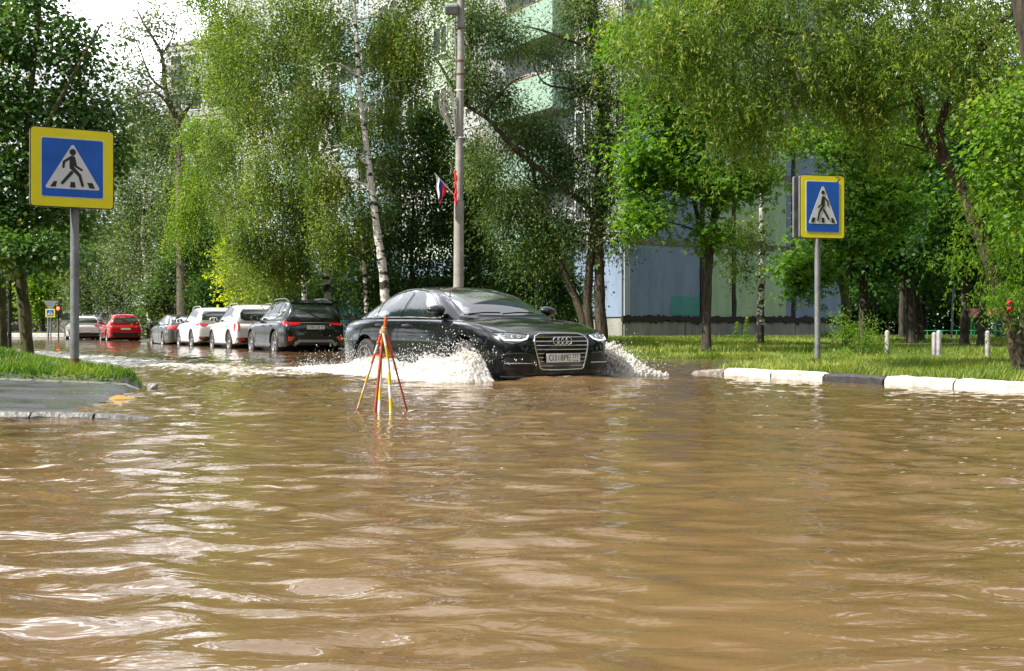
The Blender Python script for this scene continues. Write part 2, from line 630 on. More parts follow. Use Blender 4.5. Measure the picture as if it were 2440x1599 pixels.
def body_shell(name, sp, mat, parent):
    """lower body + greenhouse lofts, wheel arches cut, one mesh"""
    bm = bmesh.new()
    L = sp['lower']
    xs = sp['stations']
    secs = []
    cl = bm.edges.layers.float.new('crease_edge')
    for x in xs:
        # table: x, zc, ysh, zsh, ymax, zbot, flat
        zc, ysh, zsh, ymax, zbot = cr_interp(L, x)
        secs.append([(x, 0, zc), (x, ysh*.30, zc-.004), (x, ysh*.62, zc-.02 - .10*max(0, zc-zsh)), (x, ysh*.88, zsh + (zc-zsh)*.42), (x, ysh, zsh),
                     (x, ymax-.004, zsh-.075), (x, ymax, (zsh*.45+zbot*.55)+.03), (x, ymax-.012, zbot+.13), (x, ymax-.045, zbot+.02), (x, ymax*.80, zbot), (x, 0, zbot)])
    rings = loft(bm, secs)
    for ra, rb in zip(rings[:-1], rings[1:]):
        n = len(ra)
        for idx in (4, n-4):
            e = bm.edges.get((ra[idx], rb[idx]))
            if e: e[cl] = sp.get('crease', .45)
        for idx in (8, n-8):
            e = bm.edges.get((ra[idx], rb[idx]))
            if e: e[cl] = .5
    me = bpy.data.meshes.new(name)
    bmesh.ops.recalc_face_normals(bm, faces=bm.faces)
    bm.to_mesh(me); bm.free()
    smooth(me)
    low = link_mesh(name, me, None, None)
    sm = low.modifiers.new('s', 'SUBSURF'); sm.levels = 3; sm.render_levels = 3
    # arches
    cut = []
    for ax in (0.0, -sp['wb']):
        b2 = bmesh.new()
        for s in (-1, 1):
            bmesh.ops.create_cone(b2, cap_ends=True, segments=48, radius1=sp['archR'], radius2=sp['archR'], depth=.36,
                                  matrix=Matrix.Translation((ax, s*(sp['halfw']-.10), sp['R']+sp.get('archdz', .015))) @ Matrix.Rotation(math.radians(90), 4, 'X'))
        co = from_bm('cutter', b2)
        cut.append(co)
        m = low.modifiers.new('b', 'BOOLEAN'); m.object = co; m.operation = 'DIFFERENCE'; m.solver = 'EXACT'
    m1 = eval_mesh(low)
    for c in cut + [low]:
        bpy.data.objects.remove(c)
    # greenhouse
    bm = bmesh.new()
    Gt = sp['green']     # x, zr, yr, yb, zb
    secs = []
    for t in Gt:
        x, zr, yr, yb, zb = t
        h = zr - zb
        secs.append([(x, 0, zr), (x, yr*.5, zr-.006*min(1, h*3)), (x, yr*.86, zr-.022*min(1, h*3)), (x, yr, zr-.06*min(1, h*2.2)), (x, yr+(yb-yr)*.33, zr-.06*min(1, h*2.2)-(h-.06)*.30),
                     (x, yr+(yb-yr)*.72, zb+(h)*.32), (x, yb, zb), (x, yb-.02, zb-.12), (x, 0, zb-.12)])
    rings = loft(bm, secs)
    me = bpy.data.meshes.new('g')
    bmesh.ops.recalc_face_normals(bm, faces=bm.faces)
    bm.to_mesh(me); bm.free()
    smooth(me)
    gh = link_mesh('g', me)
    s2 = gh.modifiers.new('s', 'SUBSURF'); s2.levels = 3; s2.render_levels = 3
    m2 = eval_mesh(gh)
    bpy.data.objects.remove(gh)
    bm = bmesh.new()
    bm.from_mesh(m1)
    bm.from_mesh(m2)
    me = bpy.data.meshes.new(name)
    bm.to_mesh(me)
    bvh = BVHTree.FromBMesh(bm)
    bm.free()
    smooth(me, 35)
    me.materials.clear()
    o = link_mesh(name, me, mat, parent)
    # separate bvh of the greenhouse only for glass
    bm = bmesh.new(); bm.from_mesh(m2); gb = BVHTree.FromBMesh(bm); bm.free()
    bm = bmesh.new(); bm.from_mesh(m1); lb = BVHTree.FromBMesh(bm); bm.free()
    return o, bvh, gb, lb


def inner_wells(sp, G, root):
    bm = bmesh.new()
    for ax in (0.0, -sp['wb']):
        for s in (-1, 1):
            n = 24
            r = sp['archR'] + .004
            zc = sp['R'] + sp.get('archdz', .015)
            yo, yi = s*(sp['halfw']-.05), s*(sp['halfw']-.30)
            A, B = [], []
            for k in range(n+1):
                a = math.pi*k/n
                A.append(bm.verts.new((ax+r*math.cos(a), yo, zc+r*math.sin(a))))
                B.append(bm.verts.new((ax+r*math.cos(a), yi, zc+r*math.sin(a))))
            for k in range(n):
                bm.faces.new((A[k], A[k+1], B[k+1], B[k]))
            bm.faces.new(B)
    bm_box(bm, (-sp['wb']/2, 0, .24), (sp['wb']-.5, sp['halfw']*1.5, .16))
    return from_bm('underbody', bm, G['black'], root, 40)


def number_plate(parent, G, M, num, reg, w=.52, h=.112):
    """M maps plate frame (x right, z up, -y toward viewer)"""
    bm = bmesh.new()
    bm_prism(bm, rrect(w+.016, h+.016, .01, 3), .012, M @ Matrix.Translation((0, .002, 0)))
    fr = from_bm('plate_frame', bm, G['black'], parent, 30)
    bm = bmesh.new()
    bm_prism(bm, rrect(w, h, .008, 3), .01, M @ Matrix.Translation((0, -.003, 0)))
    pl = from_bm('number_plate', bm, G['plate'], parent, 30)
    if not num:
        return pl                     # too far away to be read in the photo
    Rx = Matrix.Rotation(math.radians(90), 4, 'X')
    text_mesh('plate_text', num, .098, G['plate_ink'], pl, M @ Matrix.Translation((-.065*w/.52, -.0045, -.002)) @ Rx @ Matrix.Diagonal((1.0, 1.12, 1, 1)))
    text_mesh('plate_text', reg, .072, G['plate_ink'], pl, M @ Matrix.Translation((.185*w/.52, -.0045, .014)) @ Rx @ Matrix.Diagonal((.95, 1.1, 1, 1)))
    text_mesh('plate_text', 'RUS', .026, G['plate_ink'], pl, M @ Matrix.Translation((.165*w/.52, -.0045, -.038)) @ Rx)
    bm = bmesh.new()
    bm_box(bm, M @ Vector((.108*w/.52, -.004, 0)), (.003, .003, h-.01), (M.to_3x3()).to_quaternion().to_matrix())
    from_bm('divider', bm, G['plate_ink'], pl)
    for i, c in enumerate(('plate', 'flag_b', 'flag_r')):
        if i == 0: continue
        bm = bmesh.new()
        bm_box(bm, M @ Vector((.215*w/.52, -.004, -.034-.006*(i-1))), (.034, .003, .006), (M.to_3x3()).to_quaternion().to_matrix())
        from_bm('flag_mark', bm, G[c], pl)
    return pl


def mirror_part(root, G, loc, side, mat, k=1.0):
    """door mirror housing with foot"""
    bm = bmesh.new()
    ctrl = [(.085, .75), (.06, .95), (0, 1.0), (-.05, .98), (-.075, .9)]
    bmesh.ops.create_icosphere(bm, subdivisions=3, radius=1)
    for v in bm.verts:
        x, y, z = v.co
        x = max(x, -.45)                                  # flat mirror side faces back
        v.co = Vector((x*.10*(1-.15*abs(y)), y*.125, z*.075*(1.0-.25*(y*side > 0)*abs(y)) + .012*abs(y)))
    bm.transform(Matrix.Translation((0, side*.10, .02)) @ Matrix.Scale(k, 4))
    o = from_bm('door_mirror', bm, mat, root, 50)
    o.location = loc
    bm = bmesh.new()
    bm_tube(bm, [(-.0, -side*.09, -.045), (.0, -side*.03, -.045), (0, side*.05, -.02)], [.03, .026, .03], 10)
    f = from_bm('mirror_foot', bm, G['gloss'], o, 50)
    bm = bmesh.new()
    bm_box(bm, (-.047, side*.10, .02), (.006, .19, .105))
    f = from_bm('mirror_glass', bm, G['glass'], o, 50)
    return o
G = car_materials()
G['flag_b'] = simple('plate_blue', (0.02, 0.05, 0.35), 0.5)
G['flag_r'] = simple('plate_red', (0.5, 0.02, 0.02), 0.5)
G['wiper'] = G['black']


def side_parts(root, sp, lb, gb, body):
    """windows, gaps, handles, mirrors, sills for both sides"""
    for s in (-1, 1):
        for w in sp['windows']:
            patch('side_window', gb, spline2(w, 3, True) if len(w) > 6 else w, 'y', s, G['glass'], root, off=.006, step=.07, thick=.004)
        if sp.get('window_trim'):
            surf_tube('window_trim', gb, sp['window_trim'], 'y', s, sp.get('trim_mat', G['satin']), root, r=.009, off=.007, closed=True, sub=4)
        for g in sp['gaps']:
            surf_tube('door_gap', lb, g, 'y', s, G['black'], root, r=.0035, off=-.0005, sub=8, n=5)
        for (hx, hz) in sp['handles']:
            q = surf_pt(lb, (hx, hz), 'y', s, .0)
            if q is None: continue
            bm = bmesh.new()
            bm_tube(bm, [(hx-.10, q.y, hz-.003), (hx-.085, q.y+s*.026, hz), (hx, q.y+s*.034, hz+.003), (hx+.085, q.y+s*.026, hz), (hx+.10, q.y, hz-.003)], [.008, .014, .015, .014, .008], 8)
            h = from_bm('door_handle', bm, sp['mat'], root, 50)
            bm = bmesh.new()
            bmesh.ops.create_uvsphere(bm, u_segments=12, v_segments=8, radius=1, matrix=Matrix.Translation((hx, q.y-s*.001, hz-.012)) @ Matrix.Diagonal((.075, .006, .03, 1)))
            from_bm('handle_recess', bm, G['black'], h, 50)
        mirror_part(root, G, (sp['mirror'][0], s*sp['mirror'][1], sp['mirror'][2]), s, sp.get('mirror_mat', sp['mat']), sp.get('mirror_k', 1.0))


def finish_car(sp, loc, rz, label, group):
    root = empty(sp['name'], loc, rz, label, 'car', group)
    body, bvh, gb, lb = body_shell('body', sp, sp['mat'], root)
    inner_wells(sp, G, root)
    for ax in (0.0, -sp['wb']):
        for s in (-1, 1):
            make_wheel(root, (ax, s*(sp['halfw']-.125), sp['R']), s, sp['R'], sp['rim'], G, spokes=sp.get('spokes', 5), style=sp.get('style', 'five'), w=sp.get('tw', .225),
                       steer=0)
    side_parts(root, sp, lb, gb, body)
    return root, bvh, gb, lb


# ---- the black sedan driving through the water
PB = G['paint']('black_car_paint', (0.002, 0.003, 0.0045), 0.25, 0.0, 1.0, 0.04)
audi = dict(name='black_sedan', mat=PB, wb=2.912, halfw=.937, R=.345, rim=.245, archR=.405, archdz=.01, tw=.25, spokes=5, style='split', crease=.62,
    stations=[.915, .90, .87, .82, .74, .62, .48, .30, .12, -.1, -.35, -.6, -.9, -1.3, -1.8, -2.3, -2.7, -3.0, -3.25, -3.5, -3.7, -3.85, -3.94, -4.0, -4.02],
    lower=[(.915, .60, .42, .56, .45, .27), (.895, .73, .57, .67, .62, .22), (.82, .795, .70, .735, .78, .20), (.65, .86, .79, .80, .875, .19), (.35, .925, .83, .88, .915, .18),
           (0, .97, .845, .925, .935, .18), (-.45, 1.0, .86, .95, .937, .17), (-1.5, 1.02, .885, .965, .937, .17), (-2.5, 1.03, .885, .972, .937, .17), (-3.1, 1.045, .86, .978, .937, .18),
           (-3.5, 1.045, .80, .97, .91, .20), (-3.85, 1.03, .72, .95, .84, .22), (-3.98, .98, .64, .88, .75, .24), (-4.02, .85, .54, .76, .62, .28)],
    green=[(-.28, .975, .62, .74, .955), (-.40, 1.02, .66, .79, .965), (-.62, 1.145, .66, .825, .975), (-.88, 1.27, .635, .845, .98), (-1.15, 1.375, .60, .855, .985), (-1.40, 1.43, .585, .86, .985), (-1.75, 1.46, .58, .86, .985),
           (-2.15, 1.46, .58, .855, .985), (-2.5, 1.425, .575, .85, .985), (-2.85, 1.34, .57, .835, .985), (-3.15, 1.225, .575, .80, .985), (-3.42, 1.10, .59, .76, .985), (-3.62, 1.02, .60, .70, .97)],
    windows=[[(-.80, 1.01), (-1.0, 1.13), (-1.25, 1.255), (-1.5, 1.335), (-1.79, 1.37), (-1.83, 1.37), (-1.80, 1.2), (-1.79, 1.02), (-1.3, 1.01)],
             [(-1.90, 1.02), (-1.91, 1.2), (-1.93, 1.372), (-2.2, 1.37), (-2.5, 1.325), (-2.76, 1.25), (-2.72, 1.15), (-2.66, 1.025), (-2.3, 1.02)],
             [(-2.73, 1.03), (-2.79, 1.15), (-2.83, 1.22), (-2.99, 1.15), (-3.14, 1.06), (-3.16, 1.035)]],
    window_trim=spline2([(-.72, .992), (-1.02, 1.165), (-1.28, 1.295), (-1.55, 1.375), (-1.85, 1.402), (-2.2, 1.40), (-2.52, 1.352), (-2.82, 1.255), (-3.08, 1.13), (-3.26, 1.02), (-3.22, 1.008), (-2.5, 1.003), (-1.5, .998)], 4, True),
    gaps=[[(-.62, .93), (-.66, .75), (-.66, .45), (-.60, .28)], [(-1.82, .97), (-1.84, .7), (-1.82, .3)], [(-2.62, .965), (-2.70, .86), (-2.62, .75), (-2.46, .62), (-2.40, .45)], [(-.66, .28), (-1.8, .27), (-2.4, .3)],
          [(.35, .875), (.0, .915), (-.45, .945)]],
    handles=[(-1.55, .885), (-2.42, .895)], mirror=(-.72, .815, 1.06), mirror_k=1.08)
AU_LOC, AU_RZ = Vector((.135, 15.38, -.175)), math.radians(-57.3)
root, bvh, gb, lb = finish_car(audi, AU_LOC, AU_RZ, 'black sedan with four rings on its grille ploughing through the flood water', None)
# windscreen, rear window
patch('windshield', gb, [(-.43, .64), (-.40, .35), (-.385, 0), (-.40, -.35), (-.43, -.64), (-.80, -.60), (-1.17, -.545), (-1.21, -.3), (-1.225, 0), (-1.21, .3), (-1.17, .545), (-.80, .60)], 'z', 1, G['glass'], root, off=.005, step=.07, thick=.004)
patch('rear_window', gb, [(-2.80, .50), (-2.77, 0), (-2.80, -.50), (-3.42, -.58), (-3.46, 0), (-3.42, .58)], 'z', 1, G['glass'], root, off=.005, step=.07, thick=.004)
# hood shut lines and creases
for s in (-1, 1):
    surf_tube('hood_gap', lb, spline2([(.845, s*.43), (.80, s*.60), (.60, s*.71), (.3, s*.745), (-.1, s*.76), (-.36, s*.765)], 3), 'z', 1, G['black'], root, r=.004, off=-.001, sub=3, n=5)
    surf_tube('sill_trim', lb, [(-.5, .235), (-2.45, .245)], 'y', s, G['gloss'], root, r=.02, off=.0, sub=10)
surf_tube('hood_gap', lb, [(.845, -.43), (.86, -.2), (.866, 0), (.86, .2), (.845, .43)], 'z', 1, G['black'], root, r=.004, off=-.001, sub=4, n=5)
# grille
gr_out = [(-.30, .765), (0, .772), (.30, .765), (.385, .735), (.415, .68), (.405, .60), (.335, .345), (.30, .325), (0, .318), (-.30, .325), (-.335, .345), (-.405, .60), (-.415, .68), (-.385, .735)]
patch('grille', lb, gr_out, 'x', 1, G['gloss'], root, off=.006, step=.06)
gri = root.children[-1]
def gr_half(z):
    pts = [(.335, .345), (.405, .60), (.415, .68), (.385, .735), (.30, .765)]
    for (y0, z0), (y1, z1) in zip(pts[:-1], pts[1:]):
        if z0 <= z <= z1: return y0 + (y1-y0)*(z-z0)/(z1-z0)
    return .3
for z in (.725, .675, .625, .575, .525, .475, .425, .372):
    hw = gr_half(z) - .012
    segs = [(-hw, -.275), (.275, hw)] if .40 < z < .54 else [(-hw, hw)]
    for a, b in segs:
        bm = bmesh.new()
        P = []
        for k in range(11):
            q = surf_pt(lb, (a+(b-a)*k/10, z), 'x', 1, .018)
            if q: P.append(q)
        bm_tube(bm, P, .0062, 6)
        from_bm('grille_slat', bm, G['chrome'], gri, 60)
surf_tube('grille_frame', lb, gr_out, 'x', 1, G['chrome'], root, r=.011, off=.014, closed=True, sub=5, n=8)
# four rings
q0 = surf_pt(lb, (0, .685), 'x', 1, .03)
for k in range(4):
    bm = bmesh.new()
    yc = (k-1.5)*.064
    bm_tube(bm, [(q0.x + .004 + (.003 if k % 2 else 0) - .03*yc*yc, yc+.046*math.cos(a), .685+.046*math.sin(a)) for a in np.linspace(0, 2*math.pi, 33)[:-1]], .0068, 8, closed=True)
    from_bm('badge_ring', bm, G['chrome'], gri, 60)
# plate: x right as seen from the front (viewer sees +y of the car on the right)
qp = surf_pt(lb, (0, .47), 'x', 1, .03)
Mp = Matrix.Translation((qp.x+.012, 0, .47)) @ Matrix.Rotation(math.radians(90), 4, 'Z')
number_plate(root, G, Mp, 'o318pe'.upper().replace('O', 'O'), '777')
for s in (-1, 1):
    hl = [(s*.455, .752), (s*.50, .715), (s*.575, .668), (s*.70, .645), (s*.775, .66), (s*.80, .70), (s*.835, .785), (s*.70, .788), (s*.56, .772)]
    patch('headlight', lb, hl, 'x', 1, G['lamp'], root, off=.006, step=.05)
    h = root.children[-1]
    surf_tube('light_strip', lb, [(s*.475, .742), (s*.52, .704), (s*.60, .688), (s*.72, .690), (s*.775, .695), (s*.805, .745)], 'x', 1, G['drl'], h, r=.010, off=.016, sub=4)
    surf_tube('lamp_rim', lb, hl, 'x', 1, G['gloss'], h, r=.006, off=.008, closed=True, sub=3)
    for yy in (.60, .68, .755):
        q = surf_pt(lb, (s*yy, .735), 'x', 1, .008)
        bm = bmesh.new()
        bmesh.ops.create_uvsphere(bm, u_segments=12, v_segments=8, radius=.024, matrix=Matrix.Translation(q) @ Matrix.Diagonal((.5, 1.2, .8, 1)))
        from_bm('lamp_projector', bm, G['chrome'], h, 60)
    patch('air_intake', lb, [(s*.47, .50), (s*.62, .515), (s*.78, .50), (s*.80, .44), (s*.79, .33), (s*.50, .315), (s*.45, .36)], 'x', 1, G['black'], root, off=.004, step=.06)
    i = root.children[-1]
    surf_tube('intake_strip', lb, [(s*.455, .405), (s*.60, .408), (s*.785, .405)], 'x', 1, G['chrome'], i, r=.007, off=.012)
    surf_tube('intake_lip', lb, [(s*.46, .515), (s*.62, .532), (s*.79, .515), (s*.83, .46)], 'x', 1, PB, i, r=.014, off=.006)
    patch('tail_light', lb, [(s*.40, .93), (s*.74, .93), (s*.76, .80), (s*.42, .80)], 'x', -1, G['red'], root, off=.005)
    patch('corner_tail_light', lb, [(-3.96, .80), (-3.90, .93), (-3.70, .93), (-3.78, .82)], 'y', s, G['red'], root, off=.005)
surf_tube('front_lip', lb, [(-.80, .235), (-.4, .23), (0, .228), (.4, .23), (.80, .235)], 'x', 1, G['gloss'], root, r=.018, off=.006)
# wipers
for (a, b) in (((-.425, -.05), (-.47, .50)), ((-.425, -.58), (-.455, -.06))):
    surf_tube('wiper', gb, [a, ((a[0]+b[0])/2-.02, (a[1]+b[1])/2), b], 'z', 1, G['black'], root, r=.006, off=.010)


# ---- parked cars
def suv_spec(name, mat, Ln=4.70, wb=2.76, fo=.90, h=1.68, hw=.93, R=.36, k=1.0, rear_drop=.20, win_end=-3.15, shoulder=1.04, tumble=.60, style='split', belt_kick=0.0, boxy=0.0):
    re = -(Ln - fo)
    s = shoulder
    return dict(name=name, mat=mat, wb=wb, halfw=hw, R=R, rim=R*.70, archR=R+.065, archdz=.01, spokes=5, style=style, crease=.5,
        stations=[fo, fo-.05, fo-.15, fo-.35, .3, 0, -.35, -.8, -1.4, -2.0, -2.5, -2.9, re+.55, re+.3, re+.14, re+.05, re],
        lower=[(fo, .70, .42, .65, .46, .36), (fo-.06, s-.14, .62, s-.22, .70, .28), (fo-.25, s-.06, .76, s-.12, .86, .25), (0, s+.02, .84, s-.04, hw, .24), (-.5, s+.05, .86, s, hw, .24),
               (-1.5, s+.06, .87, s+.01, hw, .24), (-2.6, s+.07, .87, s+.02, hw, .24), (re+.5, s+.07, .86, s+.02, hw, .27), (re+.22, s+.04, .80, s-.01, hw-.035, .30), (re+.05, s-.05, .76, s-.10, hw-.09, .34), (re, s-.16, .70, s-.24, hw-.16, .38)],
        green=[(-.30, s+.03, .62, .74, s+.01), (-.45, s+.10, .66, .80, s+.01), (-.75, s+.30, .65, .83, s+.02), (-1.10, h-.14, .63, .85, s+.02), (-1.40, h-.045, .62, .86, s+.02), (-1.85, h-.005, .62, .86, s+.03), (-2.5, h, tumble+.02, .86, s+.04),
               (re+.85, h-.01, tumble+.03, .86, s+.04), (re+.45, h-.035, tumble+.03, .85, s+.04), (re+.30, h-.075, tumble+.04, .84, s+.04), (re+.17, h-.28, tumble+.08, .82, s+.04), (re+.08, s+.10, .68, .76, s+.02)],
        windows=[[(-.78, s+.05), (-1.0, s+.20), (-1.3, h-.16), (-1.70, h-.115), (-1.74, h-.115), (-1.72, s+.06), (-1.2, s+.05)],
                 [(-1.82, s+.06), (-1.84, h-.115), (-2.3, h-.12), (-2.62, h-.135), (-2.68, h-.2), (-2.68, s+.075+belt_kick*.5), (-2.2, s+.06)],
                 [(-2.76, s+.085+belt_kick*.7), (-2.77, h-.145), (win_end+.15, h-.175), (win_end-.02, s+.28), (win_end, s+.16+belt_kick)]],
        window_trim=None, gaps=[[(-.62, s-.04), (-.66, .7), (-.62, .36)], [(-1.78, s), (-1.8, .7), (-1.78, .32)], [(-2.55, s), (-2.6, .86), (-2.40, .60), (-2.36, .42)]],
        handles=[(-1.55, s-.13), (-2.40, s-.12)], mirror=(-.78, .90, s+.09), mirror_k=1.15, re=re, h=h, s=s)


def place_parked(ur, Y):
    """position so the rear left wheel is seen at photo column ur, depth Y"""
    return ((ur - CX) / F_PX * Y, Y)

PH = math.radians(116.57)
HD = Vector((math.cos(PH), math.sin(PH), 0)); LF = Vector((-HD.y, HD.x, 0))
PARKED = {}

def parked(sp, ur, Y, sink, label, tail, rear_glass, plate=None, rails=True, bumper=None, extra=None, tail_mat=None, light_mat=None):
    x, y = place_parked(ur, Y)
    # front axle position: rear-left wheel + wb forward - halfw*left
    p = Vector((x, y, 0)) + HD*sp['wb'] - LF*(sp['halfw']-.02)
    p.z = -sink
    root, bvh, gb, lb = finish_car(sp, p, PH, label, 'cars parked nose to tail along the flooded kerb')
    re, h, s = sp['re'], sp['h'], sp['s']
    patch('windshield', gb, [(-.45, .62), (-.42, 0), (-.45, -.62), (-1.15, -.55), (-1.2, 0), (-1.15, .55)], 'z', 1, G['glass'], root, off=.005, step=.09, thick=.004)
    patch('rear_window', gb, rear_glass, 'x', -1, G['glass'], root, off=.006, step=.09, thick=.004)
    for sd in (-1, 1):
        patch('tail_light', lb, [(sd*min(a, .76), b) for a, b in tail['rear']], 'x', -1, tail_mat or G['red'], root, off=.012, thick=.02, step=.06)
        if 'side' in tail:
            patch('tail_light', lb, [(max(a, re+.12), b) for a, b in tail['side']], 'y', sd, tail_mat or G['red'], root, off=.008, thick=.012, step=.06)
        if 'low' in tail:
            patch('fog_light', lb, [(sd*a, b) for a, b in tail['low']], 'x', -1, G['redlit'], root, off=.012, step=.06)
        if rails:
            z0 = h + .0
            P = [(-1.35, sd*.60, h-.10), (-1.5, sd*.60, h-.03), (-1.9, sd*.60, h+.02), (-2.7, sd*.60, h+.02), (re+.85, sd*.59, h-.01), (re+.62, sd*.585, h-.10)]
            bm = bmesh.new(); bm_tube(bm, spline2(P, 4), .022, 8)
            from_bm('roof_rail', bm, G['satin'] if rails is True else rails, root, 60)
    patch('rear_bumper', lb, bumper or [(-.80, .52), (.80, .52), (.82, .30), (-.82, .30)], 'x', -1, G['black'], root, off=.008, step=.07, thick=.012)
    for sd in (-1, 1):
        surf_tube('sill_trim', lb, [(-.42, .29), (-sp['wb']+.45, .29)], 'y', sd, G['black'], root, r=.045, off=-.01, sub=10)
        for ax in (0, -sp['wb']):
            pts = [(ax+(sp['archR']+.02)*math.cos(a), sp['R']+(sp['archR']+.02)*math.sin(a)) for a in np.linspace(.05, math.pi-.05, 16)]
            surf_tube('arch_trim', lb, pts, 'y', sd, sp.get('arch_mat', G['black']), root, r=.022, off=-.004, sub=2)
    if plate:
        z = plate[2]
        q = surf_pt(lb, (0, z), 'x', -1, .02)
        M = Matrix.Translation((q.x-.01, 0, z)) @ Matrix.Rotation(math.radians(-90), 4, 'Z')
        number_plate(root, G, M, plate[0], plate[1], w=plate[3] if len(plate) > 3 else .52, h=plate[4] if len(plate) > 4 else .112)
    return root, lb, gb


PW = G['paint']('white_car_paint', (0.74, 0.75, 0.76), 0.25, 0, 1.0, 0.5)
PW2 = G['paint']('off_white_car_paint', (0.66, 0.68, 0.69), 0.28, 0, 1.0, 0.6)
PS = G['paint']('silver_car_paint', (0.52, 0.55, 0.57), 0.25, 0.25, 1.0, 0.5)
PR = G['paint']('red_car_paint', (0.50, 0.010, 0.016), 0.22, 0.1, 1.0, 0.3)
PK = G['paint']('dark_car_paint', (0.006, 0.007, 0.008), 0.22, 0.0, 1.0, 0.15)
PG = G['paint']('charcoal_car_paint', (0.045, 0.05, 0.048), 0.25, 0.3, 1.0, 0.4)

# black crossover nearest
sp = suv_spec('black_crossover', PK, 4.77, 2.765, .92, 1.68, .945, .375, win_end=-3.22, belt_kick=.05)
sp['window_trim'] = spline2([(-.70, 1.075), (-1.0, 1.26), (-1.3, 1.535), (-1.8, 1.60), (-2.7, 1.575), (-3.12, 1.52), (-3.26, 1.33), (-3.12, 1.22), (-2.7, 1.13), (-1.8, 1.085)], 3, True)
r, l, g_ = parked(sp, 653, 33.6, .15, 'black crossover with silver roof rails parked nearest behind the moving sedan',
    dict(rear=[(.42, .985), (.60, 1.03), (.84, 1.05), (.84, .90), (.72, .91), (.45, .94)], side=[(-3.84, .91), (-3.80, 1.03), (-3.45, 1.05), (-3.60, .93)], low=[(.60, .58), (.80, .60), (.80, .46), (.72, .46)]),
    [(-.60, 1.50), (0, 1.53), (.60, 1.50), (.68, 1.35), (.70, 1.16), (0, 1.13), (-.70, 1.16), (-.68, 1.35)], ('O781CB', '799', .86), bumper=[(-.78, .60), (.78, .60), (.84, .30), (-.84, .30)])
patch('diffuser', l, [(-.50, .50), (.50, .50), (.64, .36), (.60, .33), (.46, .43), (-.46, .43), (-.60, .33), (-.64, .36)], 'x', -1, G['grey'], r, off=.03, thick=.02, step=.08)
surf_tube('tailgate_strip', l, [(-.42, .985), (.42, .985)], 'x', -1, G['satin'], r, r=.010, off=.008)
bm = bmesh.new()
qb = surf_pt(l, (0, 1.045), 'x', -1, .03)
bm_tube(bm, [(qb.x-.01, .085*math.cos(a), 1.03+.045*math.sin(a)) for a in np.linspace(0, 2*math.pi, 25)[:-1]], .009, 6, closed=True)
bm_tube(bm, [(qb.x-.01, -.035, .995), (qb.x-.01, -.03, 1.065)], .007, 6)
bm_tube(bm, [(qb.x-.01, .035, .995), (qb.x-.01, .03, 1.065)], .007, 6)
bm_tube(bm, [(qb.x-.01, -.035, 1.02), (qb.x-.01, .035, 1.04)], .006, 6)
from_bm('badge', bm, G['chrome'], r, 60)
patch('spoiler', g_, [(-.62, 1.60), (.62, 1.60), (.62, 1.535), (-.62, 1.535)], 'x', -1, PK, r, off=.05, thick=.05, step=.1)
bm = bmesh.new(); bm_tube(bm, [(-3.86, .42, .37), (-3.92, .42, .37)], .04, 12); bm_tube(bm, [(-3.86, .54, .37), (-3.92, .54, .37)], .04, 12)
bm.transform(Matrix.Scale(-1, 4, (0, 1, 0)))
from_bm('exhaust', bm, G['chrome'], r, 50)
PARKED['a'] = r

# silver-white boxy crossover
sp = suv_spec('white_boxy_crossover', PW2, 4.32, 2.67, .82, 1.66, .91, .36, win_end=-2.98, tumble=.63, shoulder=1.03, style='five')
r, l, g_ = parked(sp, 545, 39.0, .15, 'off white boxy crossover with upright red tail lamp parked in front of the black crossover',
    dict(rear=[(.68, 1.02), (.84, 1.02), (.86, .72), (.74, .72)], side=[(-3.46, .74), (-3.44, 1.02), (-3.22, 1.02), (-3.30, .74)], low=[(.55, .50), (.78, .50), (.78, .43), (.55, .43)]),
    [(-.56, 1.47), (.56, 1.47), (.66, 1.33), (.66, 1.16), (.50, 1.09), (-.50, 1.09), (-.66, 1.16), (-.66, 1.33)], ('', '', .78), rails=G['grey'])
PARKED['b'] = r
# white crossover
sp = suv_spec('white_crossover', PW, 4.60, 2.66, .90, 1.67, .92, .365, win_end=-3.10, belt_kick=.06)
r, l, g_ = parked(sp, 456, 44.8, .15, 'bright white crossover with slim red tail lamp parked ahead of the boxy one',
    dict(rear=[(.42, 1.0), (.84, 1.05), (.84, .93), (.60, .90)], side=[(-3.66, .92), (-3.62, 1.05), (-3.20, 1.06), (-3.35, .96)], low=[(.60, .50), (.76, .50), (.76, .45), (.60, .45)]),
    [(-.58, 1.49), (.58, 1.49), (.68, 1.35), (.68, 1.15), (-.68, 1.15), (-.68, 1.35)], ('', '', .82))
patch('skid_plate', l, [(-.40, .40), (.40, .40), (.5, .33), (-.5, .33)], 'x', -1, G['grey'], r, off=.03, thick=.02)
PARKED['c'] = r
# charcoal sedan
sd_ = dict(audi); sd_.update(name='charcoal_sedan', mat=PG, wb=2.775, crease=.5, halfw=.91, R=.335, rim=.235, archR=.385, style='five', re=-3.87, h=1.47, s=.97)
sd_['lower'] = [(x*.965, a, b*.97, c, d*.97, e) for x, a, b, c, d, e in audi['lower']]
sd_['stations'] = [x*.965 for x in audi['stations']]
sd_['green'] = [(x*.965, zr, yr*.99, yb*.98, zb) for x, zr, yr, yb, zb in audi['green']]
sd_['windows'] = [[(x*.965, z) for x, z in w] for w in audi['windows']]
sd_['window_trim'] = [(x*.965, z) for x, z in audi['window_trim']]
x, y = place_parked(388, 49.3)
p = Vector((x, y, 0)) + HD*2.775 - LF*.88; p.z = -.15
r, b_, g_, l = finish_car(sd_, p, PH, 'charcoal sedan parked between the white crossover and the red crossover', 'cars parked nose to tail along the flooded kerb')
